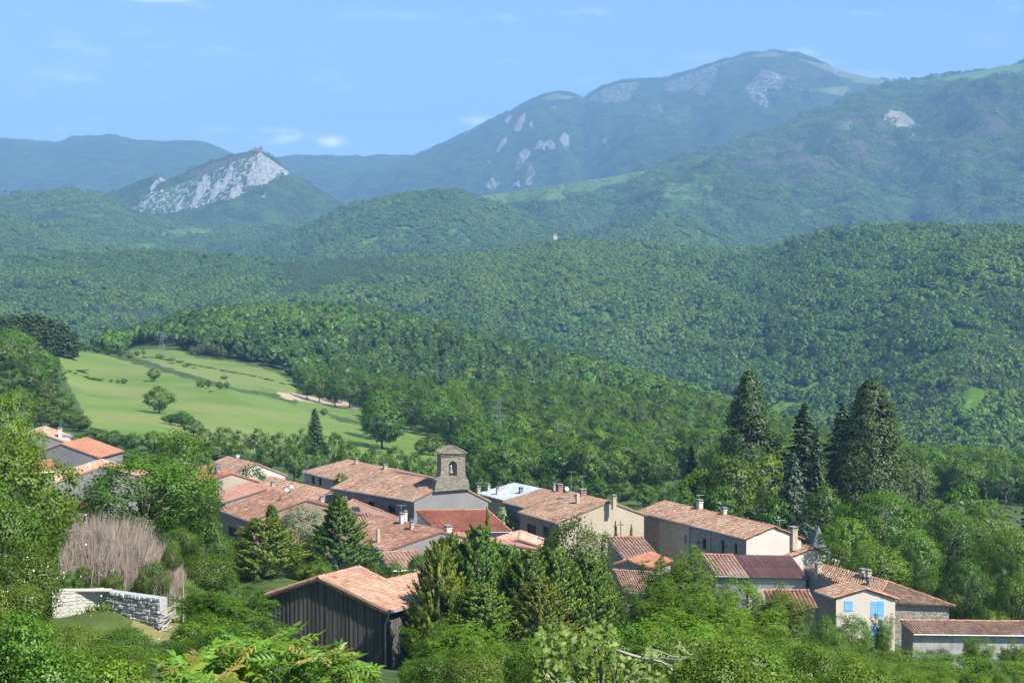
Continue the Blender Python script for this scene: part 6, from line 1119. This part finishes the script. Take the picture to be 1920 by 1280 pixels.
# dry reeds
n = 5200; pp = np.concatenate([rng.uniform(104, 340, n)]); yy = rng.uniform(89, 101, n); xx = (pp - 960) / F * yy; zz = gz_pol(pp, yy)
hh = np.interp(pp, [104, 140, 175, 260, 300, 340], [1.2, 1.7, 2.0, 1.95, 1.7, 1.0]) * rng.uniform(.5, 1.1, n) * (1 + 1.1 * fbm(pp / 11., yy / 1.6, 5, 3)); T = unit(rng.normal(0, .15, (n, 3)) + [.14, 0, 1] + np.stack([fbm(pp / 20., yy / 3., 8, 2), 0 * pp, 0 * pp], -1) * .4); C = np.stack([xx, yy, zz], -1) + T * (hh / 2)[:, None]
Nn = unit(rng.normal(0, .5, (n, 3)) + [.3, -1, .3]); C2 = np.concatenate([C + T * (hh * rng.uniform(-.25, .45, n))[:, None] + rng.normal(0, .12, (n, 3)) for _ in range(3)]); T2 = unit(np.tile(T, (3, 1)) + rng.normal(0, .8, (3 * n, 3)))
me = leaves('reeds', np.concatenate([C, C2]), np.tile(Nn, (4, 1)), np.concatenate([hh, np.tile(hh * .22, 3)]), M['reed'], asp=.024, T=np.concatenate([T, T2]), SN=np.tile(Nn, (4, 1)) + [0, 0, .6]); me.name = 'reeds'
tag(put(bpy.data.objects.new('reeds', me)), 'stand of dry grey brown reeds above the stone wall', kind='stuff')
n = 9000; pp = rng.uniform(60, 420, n); yy = rng.uniform(86.8, 98, n); xx = (pp - 960) / F * yy; zz = gz_pol(pp, yy); ok = rng.random(n) < np.where((pp > 118) & (pp < 332) & (yy > 92), .35, 1); C = np.stack([xx, yy, zz + .2], -1)[ok]; k = len(C)
me = leaves('tall_grass', C, unit(rng.normal(0, .5, (k, 3)) + [.2, -1, .5]), rng.uniform(.4, 1.1, k), M['leaf_olive'], asp=.1, T=unit(rng.normal(0, .3, (k, 3)) + [0, 0, 1]), SN=rng.normal(0, .2, (k, 3)) + [.2, -.3, .9])
tag(put(bpy.data.objects.new('tall_grass', me)), 'strip of tall grass along the top of the stone wall', kind='stuff')
# white flowers scattered over the briars
for o in [o for o in COL.objects if o.name.startswith('bramble')]:
    mb = MB(); r = random.Random(int(abs(o.location.x) * 10)); cr = [c for c in o.children if c.name.startswith('foliage')][0].data; nv = len(cr.vertices)
    for _ in range(30):
        v = cr.vertices[r.randrange(nv)]; p_ = np.array(v.co) * 1.03
        if p_[2] < .8: continue
        s = r.uniform(.014, .028); u1 = unit(np.array([r.gauss(0, 1), r.gauss(0, 1), r.gauss(0, .6)])); u2 = unit(np.cross(u1, [r.gauss(0, 1), r.gauss(0, 1), 1])); u3 = np.cross(u1, u2)
        mb.poly([p_ + (u2 * math.cos(a) + u3 * math.sin(a)) * s * (1 if i % 2 else .62) for i, a in enumerate(np.arange(10) * math.pi / 5)])
    f = put(bpy.data.objects.new('flowers', mb.mesh('flowers', M['petal'])), o); f['kind'] = 'stuff'
# boards leaning in the corner, posts, a log and pale stones on the lawn
bp = un(309, 1138, 84.8); bp[2] = float(gz(bp[0], bp[1])[0]); bpile = empty('board_pile', bp, 'grey weathered boards leaning in a heap at the right end of the stone wall', 'boards')
for k in range(9):
    mb = MB(); a = bp + [-.3 + random.uniform(-.12, .2), .04 * k, .05 + .12 * k]; b = a + np.array([.8 + random.uniform(-.25, .25), .2 + random.uniform(-.2, .2), .5 + random.uniform(-.25, .3)]); mid_ = (a + b) / 2; d = unit(b - a); u = unit(np.cross(d, (0, 1, 0))); mb.box(mid_, d * np.linalg.norm(b - a) / 2, u * .035, np.cross(d, u) * .015); mb.build('board', M['deadwood'], bpile)
for px, top, Y, lab in ((343, 1100, 86, 'tallest thin grey post right of the heap of boards'), (327, 1112, 87, 'short grey post just right of the heap of boards'), (334, 1118, 88.5, 'leaning grey post between two others by the boards')):
    t = un(px, top, Y); z = float(gz(t[0], Y)[0]); mb = MB(); mb.tube([[t[0], Y, z - .3], [t[0] + random.uniform(-.1, .1), Y, t[2]]], [.045, .035], 6); tag(mb.build('fence_post', M['deadwood']), lab, 'post', 'posts by the boards')
mb = MB(); a, b = un(322, 1141, 83.5), un(350, 1160, 82); a[2] = float(gz(a[0], a[1])[0]) + .08; b[2] = float(gz(b[0], b[1])[0]) + .08; mb.tube([a, (a + b) / 2 + [0, 0, .05], b], [.09, .08, .06], 7); tag(mb.build('log', M['deadwood'], smooth=True), 'bare log lying on the lawn below the boards', 'log')
for k in range(26):
    px = random.uniform(255, 385); Y = random.uniform(74, 83.5); x = (px - 960) / F * Y; z = float(gz(x, Y)[0]); s = random.uniform(.04, .1); mb = MB(); mb.lathe([x, Y, z - .02], [(s * .8, 0), (s, s * .4), (s * .55, s * .9), (0, s)], 6); tag(mb.build('pale_stone', M['stone_white']), 'small pale stone lying on the worn lawn', 'stone', 'pale stones on the lawn')
for k, px in enumerate((1458, 1476, 1494, 1510)):
    t = un(px, 1257 + k * 4, 66); z = float(gz(t[0], 66)[0]); mb = MB(); mb.box([t[0], 66, (t[2] + z) / 2], (.03, 0, 0), (0, .03, 0), (0, 0, (t[2] - z) / 2 + .1)); tag(mb.build('garden_post', M['whitepaint']), 'thin white post in the short row at the bottom right', 'post', 'white posts in a row')
# blue-grey agave beside the golden conifer
t = un(468, 1100, 136); t[2] = float(gz(t[0], t[1])[0]) ; ag = empty('agave', t, 'spiky blue grey agave left of the golden conifer foot', 'plant')
mb = MB(); mb.lathe(t, [(.25, -.3), (.3, .0), (.2, .15), (0, .2)], 8); mb.build('stem', M['bark'], ag)
for k in range(22):
    a = k * 2.4; e = .25 + .05 * k; d = np.array([math.cos(a) * math.cos(e), math.sin(a) * math.cos(e), math.sin(e)]); s = unit(np.cross(d, (0, 0, 1))); q = t + [0, 0, .15]; l = 1.0; mb = MB(); up = np.cross(s, d)
    mb.poly([q - s * .05, q + d * l * .5 - s * .07 + up * .02, q + d * l, q + d * l * .5 + s * .07 + up * .02, q + s * .05]); mb.build('leaf', M.setdefault('agave', plain('agave_leaf', (.2, .27, .24), .6)), ag)
# slate turret among the park trees
t = un(1534, 985, 214); b = un(1534, 1032, 214); g0 = float(gz(b[0], 214)[0]); tw = empty('slate_turret', (b[0], 214, g0), 'pointed slate turret roof half hidden by the bright trees', 'turret'); mb = MB(); mb.lathe([b[0], 214, g0], [(1.15, -.5), (1.15, b[2] - g0)], 8); mb.build('wall', M['r_white'], tw); mb = MB(); mb.lathe([b[0], 214, b[2]], [(1.45, -.15), (1.4, 0), (.75, (t[2] - b[2]) * .5), (.02, t[2] - b[2])], 8); mb.build('roof', M['slate'], tw)
# dormer on the far left house
A_ = HOUSES['A']; mb = MB(); c = un(122, 826, 309); mb.box(c, (1.1, .2, 0), (-.2, 1.1, 0), (0, 0, .7)); dm = mb.build('dormer', M['r_white'], A_); mb = MB(); mb.prism([c + np.array(q) for q in ((-1.9, -1.3, .55), (1.5, -.9, .55), (1.3, 1.4, .75), (-2.2, 1.2, 1.1))], [c + np.array(q) for q in ((-1.9, -1.3, .7), (1.5, -.9, .7), (1.3, 1.4, .9), (-2.2, 1.2, 1.25))]); mb.build('dormer_roof', M['slate'], dm)
# iron cross on the plain gable
x = un(1164, 975, 194.8); mb = MB(); mb.tube([x - [0, 0, 2.4], x], .05, 6); mb.tube([x + [-.38, 0, -.55], x + [.38, 0, -.55]], .045, 6); tag(mb.build('iron_cross', M['iron']), 'slim iron cross standing between two small cypresses', 'cross')
# television aerials and dishes
def aerial(px, pytop, pyfoot, Y, lab, yaw=.3):
    a, b = un(px, pyfoot, Y), un(px, pytop, Y); o = empty('tv_aerial', a, lab, 'aerial', 'aerials on the roofs'); mb = MB(); mb.tube([a - [0, 0, .4], b], .025, 5); mb.build('mast', M['zinc'], o); mb = MB(); d = np.array([math.cos(yaw), math.sin(yaw), 0]); s = np.array([-d[1], d[0], 0]); mb.tube([b - d * .5, b + d * .65], .016, 4)
    for k in range(7): q = b + d * (-.45 + k * .18); mb.tube([q - s * .2, q + s * .2], .01, 4)
    mb.build('antenna', M['zinc'], o)
aerial(1312, 928, 945, 205, 'aerial on the first chimney of the long terrace'); aerial(1092, 893, 924, 201, 'aerial above the brick chimney right of the church', .8); aerial(1071, 884, 921, 200, 'taller aerial left of the brick chimney', -.3); aerial(752, 947, 962, 190, 'aerial on the white chimney in the middle roofs', .1); aerial(897, 905, 915, 231, 'aerial on the left chimney of the metal roof', .4); aerial(113, 790, 800, 308, 'aerial on the tall chimney at far left', .2); aerial(776, 972, 982, 186, 'aerial on the beige chimney of the big brown roof', .2); aerial(1462, 975, 990, 190, 'aerial beside the end chimney of the terrace', .2)
def dish(px, py, Y, lab, s=.34):
    c = un(px, py, Y); mb = MB(); n_ = unit(np.array([.4, -.8, .5])); u = unit(np.cross(n_, (0, 0, 1))); v = np.cross(u, n_); k0 = len(mb.v); mb.v.append(tuple(c - n_ * .1))
    for r_k, off in ((.55, -.06), (1, .03)):
        for a in np.arange(12) * math.pi / 6: mb.v.append(tuple(c + (u * math.cos(a) + v * math.sin(a)) * s * r_k + n_ * off))
    for i in range(12): j = (i + 1) % 12; mb.f += [(k0, k0 + 1 + i, k0 + 1 + j), (k0 + 1 + i, k0 + 13 + i, k0 + 13 + j, k0 + 1 + j)]; mb.m += [0, 0]
    mb.tube([c - n_ * .1, c + [0, .1, -.9]], .03, 5); mb.tube([c - v * s, c + n_ * .4], .015, 4); tag(mb.build('satellite_dish', M['dishgrey']), lab, 'dish', 'satellite dishes')
dish(538, 918, 226, 'white satellite dish behind the pink roof'); dish(547, 912, 227, 'second dish just above the one behind the pink roof'); dish(446, 855, 266, 'grey dish on the ridge of the weathered back roof'); dish(1063, 916, 203, 'dish on a short mast right of the brick chimney'); dish(612, 934, 222, 'dish beside the chimney left of the church nave'); dish(1596, 1100, 157, 'small pale dish on the roof with the blue shutters', .22)
# lattice pylons
def pylon(px, pytop, Y, lab, wd):
    t = un(px, pytop, Y); z = float(gz(t[0], Y)[0]); H = t[2] - z; o = empty('lattice_pylon', (t[0], Y, z), lab, 'pylon', 'power pylons'); mb = MB(); c = np.array([t[0], Y, z]); hw = lambda f: wd * (1 - f) ** 1.3 / 2 + .25
    for sx in (-1, 1):
        for sy in (-1, 1): mb.tube([c + [sx * hw(f), sy * hw(f), H * f] for f in (0, .25, .5, .75, 1)], .045, 4)
    fs = np.linspace(0, 1, 9)
    for f0, f1 in zip(fs[:-1], fs[1:]):
        for s in (-1, 1):
            mb.tube([c + [-hw(f0), s * hw(f0), H * f0], c + [hw(f1), s * hw(f1), H * f1]], .022, 3); mb.tube([c + [hw(f0), s * hw(f0), H * f0], c + [-hw(f1), s * hw(f1), H * f1]], .04, 3)
            mb.tube([c + [s * hw(f0), -hw(f0), H * f0], c + [s * hw(f1), hw(f1), H * f1]], .022, 3)
    mb.build('lattice_mast', M['pylon'], o)
    for f, l in ((.72, 3.0), (.84, 2.4), (.95, 1.8)): mb = MB(); mb.tube([c + [-l, 0, H * f], c + [0, 0, H * f + .35], c + [l, 0, H * f]], .05, 4); mb.tube([c + [-l, 0, H * f], c + [l, 0, H * f]], .04, 4); mb.build('cross_arm', M['pylon'], o)
pylon(935, 744, 455, 'pale lattice pylon standing in the woods right of the belfry', 3.0); pylon(303, 622, 735, 'faint lattice pylon on the far meadow at left', 3.2)
# ruined castle on the crag
c = un(484, 283, 5490); ca = empty('castle_ruin', c, 'ruined castle on the summit of the white crag', 'castle'); M['castle'] = plain('castle_stone', (.24, .21, .18), .95)
mb = MB(); prof_ = [(-17, 5), (-14, 13), (-10, 12), (-9, 9), (-2, 10), (3, 9.5), (5, 12), (6, 4)]
for (x0, h0), (x1, h1) in zip(prof_[:-1], prof_[1:]): mb.prism([c + [x0, 0, -8], c + [x1, 0, -8], c + [x1, 9, -8], c + [x0, 9, -8]], [c + [x0, 0, h0], c + [x1, 0, h1], c + [x1, 9, h1], c + [x0, 9, h0]])
mb.build('curtain_wall', M['castle'], ca); mb = MB(); mb.prism([c + np.array(q) for q in ((5, -1, -8), (14, -1, -8), (14, 10, -8), (5, 10, -8))], [c + np.array(q) for q in ((5, -1, 16), (14, -1, 15), (14, 10, 12), (5, 10, 17))]); mb.build('keep', M['castle'], ca)
c = un(1041, 442, 3560); wh = empty('white_house', c - [0, 0, 3], 'tiny white house alone on the wooded ridge, centre distance', 'house'); mb = MB(); mb.abox(c[0] - 4, c[0] + 4, 3556, 3564, c[2] - 9, c[2] + 2); mb.build('wall', M['r_white'], wh); mb = MB(); mb.prism([c + np.array(q) for q in ((-4.4, -5, 2), (4.4, -5, 2), (4.4, 4.4, 2), (-4.4, 4.4, 2))], [c + np.array(q) for q in ((-4.4, -.2, 5), (4.4, -.2, 5), (4.4, .2, 5), (-4.4, .2, 5))]); mb.build('roof', M['slate'], wh)
# ---- walnut at the bottom edge: every feathered leaf a part
def compound_leaf(seed, l=.42, pairs=4, broad=.42):
    r = random.Random(seed); mb = MB(); dz = lambda t: -.35 * l * t * t; mb.tube([(0, 0, 0), (l * .5, 0, dz(.5)), (l * .98, 0, dz(1))], [.006, .005, .003], 4)
    for k in range(pairs):
        t = .28 + .62 * k / (pairs - 1)
        for sg in (-1, 1):
            b = np.array([l * t, 0, dz(t)]); d = unit(np.array([.55, sg * .85, -.3 + r.uniform(-.2, .2)])); ll = l * .42 * r.uniform(.85, 1.15) * (.75 + .35 * math.sin(t * 3)); s = unit(np.cross(d, (0, 0, 1))); w = ll * broad / 2; u = np.array([0, 0, .012])
            mb.poly([b, b + d * ll * .3 + s * w * .9 - u, b + d * ll * .65 + s * w * .8 - u, b + d * ll - [0, 0, ll * .18], b + d * ll * .5 + u]); mb.poly([b, b + d * ll * .5 + u, b + d * ll - [0, 0, ll * .18], b + d * ll * .65 - s * w * .8 - u, b + d * ll * .3 - s * w * .9 - u])
    b = np.array([l, 0, dz(1)]); ll = l * .5; w = ll * broad / 2; mb.poly([b, b + [ll * .4, w, -.02], b + [ll, 0, -.1 * l], b + [ll * .4, -w, -.02]])
    me = mb.mesh('leaf', M['walnut']); at = me.attributes.new('tint', 'FLOAT', 'POINT'); at.data.foreach_set('value', [min(1, max(0, r.gauss(.5, .2)))] * len(me.vertices)); return me
M['walnut'] = leafmat('walnut_leaf', (.07, .17, .014), (.18, .33, .024), trans=.45, hue=.03, val=.3); M['walnut_young'] = leafmat('walnut_young_leaf', (.2, .25, .03), (.38, .33, .06), trans=.45, hue=.03)
LM = [compound_leaf(s) for s in range(5)]; LY = []
for s in range(2): m2 = compound_leaf(40 + s, .32); m2.materials[0] = M['walnut_young']; LY.append(m2)
def walnut(cx, Y, px0, px1, tops, n, lab):
    base = un(cx, 1400, Y); base[2] = float(gz(base[0], Y)[0]); o = empty('walnut_shrub', base, lab, 'shrub'); mb = MB(); r = random.Random(int(cx))
    for k in range(n):
        px = r.uniform(px0, px1); tp = np.interp(px, *zip(*tops)); py = tp + abs(r.gauss(0, 1)) * 38 + r.uniform(0, 14); yy_ = Y + r.uniform(-1.6, 1.6); q = un(px, py, yy_); top = py < tp + 14
        lm = r.choice(LY) if (top and r.random() < .3) else r.choice(LM); f = put(bpy.data.objects.new('leaf', lm), o); f.location = q - base; f.rotation_euler = (r.gauss(0, .35), r.uniform(-.75, .2), r.uniform(0, 6.283)); s = r.uniform(.7, 1.25); f.scale = (s, s, s)
        if k % 7 == 0: mid_ = base * .5 + q * .5 + np.array([r.uniform(-.1, .1), 0, .1]); mb.tube([base + [r.uniform(-.4, .4), 0, -.2], mid_, q], [.02, .014, .006], 5)
    mb.build('stem', M['greybark'], o, base, smooth=True); return o
walnut(510, 24, 335, 690, [(335, 1245), (400, 1212), (450, 1205), (510, 1190), (560, 1212), (600, 1215), (650, 1220), (690, 1255)], 270, 'walnut shrub with feathered leaves and reddish young tips at the bottom edge')
walnut(340, 19, 300, 470, [(300, 1275), (350, 1262), (420, 1258), (470, 1275)], 60, 'yellowish walnut shoots at the very bottom left of the larger walnut')
# ---- grape vine with bare canes: each leaf a part
def vine_leaf(seed):
    r = random.Random(seed); pts = []; s = .065
    for a, q in ((-90, .35), (-60, .95), (-35, .75), (-5, 1.15), (20, .72), (55, 1.05), (75, .8), (90, 1.3), (105, .8), (125, 1.05), (160, .72), (185, 1.15), (215, .75), (240, .95)):
        q *= r.uniform(.9, 1.1); a = math.radians(a); pts.append(np.array([math.cos(a) * q * s, math.sin(a) * q * s + s * .4, -abs(math.cos(a)) * q * s * .35 + r.uniform(-.006, .006)]))
    mb = MB(); c = np.array([0, s * .4, .008]); n = len(pts)
    for i in range(n): mb.poly([c, pts[i], pts[(i + 1) % n]])
    me = mb.mesh('leaf', M['vine'], smooth=True); at = me.attributes.new('tint', 'FLOAT', 'POINT'); at.data.foreach_set('value', [min(1, max(0, r.gauss(.5, .3)))] * len(me.vertices)); return me
M['vine'] = leafmat('vine_leaf', (.1, .19, .02), (.24, .36, .055), trans=.5, hue=.025, val=.3)
VL = [vine_leaf(s) for s in range(6)]; r = random.Random(8); base = un(1120, 1420, 24); base[2] = float(gz(base[0], 24)[0]); vine = empty('grape_vine', base, 'leafy grape vine at the bottom edge, pale tips against the dark hedge', 'vine')
tops = [(1000, 1190), (1015, 1172), (1050, 1168), (1085, 1190), (1105, 1165), (1122, 1155), (1145, 1168), (1165, 1205), (1190, 1225), (1220, 1210), (1260, 1208), (1300, 1222), (1318, 1250)]
for k in range(295):
    px = r.uniform(998, 1165) if k % 4 else r.uniform(1150, 1318); tp = np.interp(px, *zip(*tops)); py = tp + r.random() ** 1.3 * 112; q = un(px, py, 24 + r.uniform(-.9, .9)); f = put(bpy.data.objects.new('leaf', VL[k % 6]), vine); f.location = q - base; f.rotation_euler = (r.uniform(.2, 1.4), r.gauss(0, .5), r.gauss(0, 1.0)); s = r.uniform(.75, 1.3) * (.55 if py < tp + 8 else 1); f.scale = (s, s, s)
n = 900; px = rng.uniform(1000, 1315, n); py = np.interp(px, *zip(*tops)) + 14 + rng.random(n) ** .8 * 130; yv = 24.9 + rng.uniform(-.6, .9, n); C = np.array([un(a, b, c_) for a, b, c_ in zip(px, py, yv)]) - base
f = put(bpy.data.objects.new('leaf_mass', leaves('leaf_mass', C, unit(rng.normal(0, .6, (n, 3)) + [.2, -.4, .8]), rng.uniform(.07, .13, n), M['vine'], asp=.9, SN=rng.normal(0, .3, (n, 3)) + [.2, -.3, .8])), vine); f['kind'] = 'stuff'
mb = MB(); J = lambda *a: un(*a)
for a in (([1118, 1188, 23.6], [1122, 1210, 23.6], [1126, 1232, 23.6], [1128, 1330, 23.8]), ([1140, 1242, 23.4], [1150, 1262, 23.4], [1152, 1340, 23.6])): mb.tube([J(*q) for q in a], [.016, .018, .022, .025][:len(a)], 7)
for k in range(8): px_ = 1010 + k * 20; mb.tube([J(1100 + k * 5, 1340, 24), J(px_ + 8, 1250, 24), J(px_, np.interp(px_, *zip(*tops)) + 6, 24)], [.016, .012, .005], 5)
mb.build('cane', M['bark'], vine, base, smooth=True)
mb = MB()
for a, rr in ((([1155, 1218, 23.3], [1185, 1228, 23.3], [1215, 1236, 23.2], [1240, 1240, 23.2], [1258, 1252, 23.2], [1272, 1278, 23.2], [1290, 1330, 23.4]), .026), (([1203, 1232, 23.2], [1212, 1220, 23.2], [1225, 1217, 23.1], [1242, 1222, 23.1], [1262, 1230, 23.1], [1290, 1230, 23.1], [1300, 1224, 23.1]), .01), (([1215, 1236, 23.2], [1240, 1232, 23.1], [1270, 1236, 23.0], [1300, 1226, 23.0]), .009), (([1262, 1213, 23.1], [1280, 1212, 23.1], [1290, 1224, 23.1], [1305, 1238, 23.1], [1318, 1238, 23.1]), .009), (([1290, 1224, 23.1], [1308, 1236, 23.1], [1312, 1244, 23.1]), .007), (([1170, 1280, 23.0], [1185, 1262, 23.0], [1200, 1250, 23.0], [1212, 1249, 23.0]), .01), (([1165, 1290, 23.0], [1205, 1270, 23.0], [1225, 1272, 23.0]), .008), (([1240, 1222, 23.1], [1241, 1240, 23.1]), .007), (([1250, 1240, 23.1], [1275, 1238, 23.0], [1296, 1228, 23.0]), .007), (([1040, 1280, 22.6], [1020, 1262, 22.6], [1018, 1256, 22.6]), .008), (([1040, 1282, 22.6], [1075, 1277, 22.6], [1095, 1292, 22.6]), .01)): mb.tube([J(*q) for q in a], list(np.linspace(rr, rr * .5, len(a))), 6)
tag(mb.build('bare_branch', M['deadwood'], smooth=True), 'bare silver grey branches arching over the right side of the grape vine', 'branch')
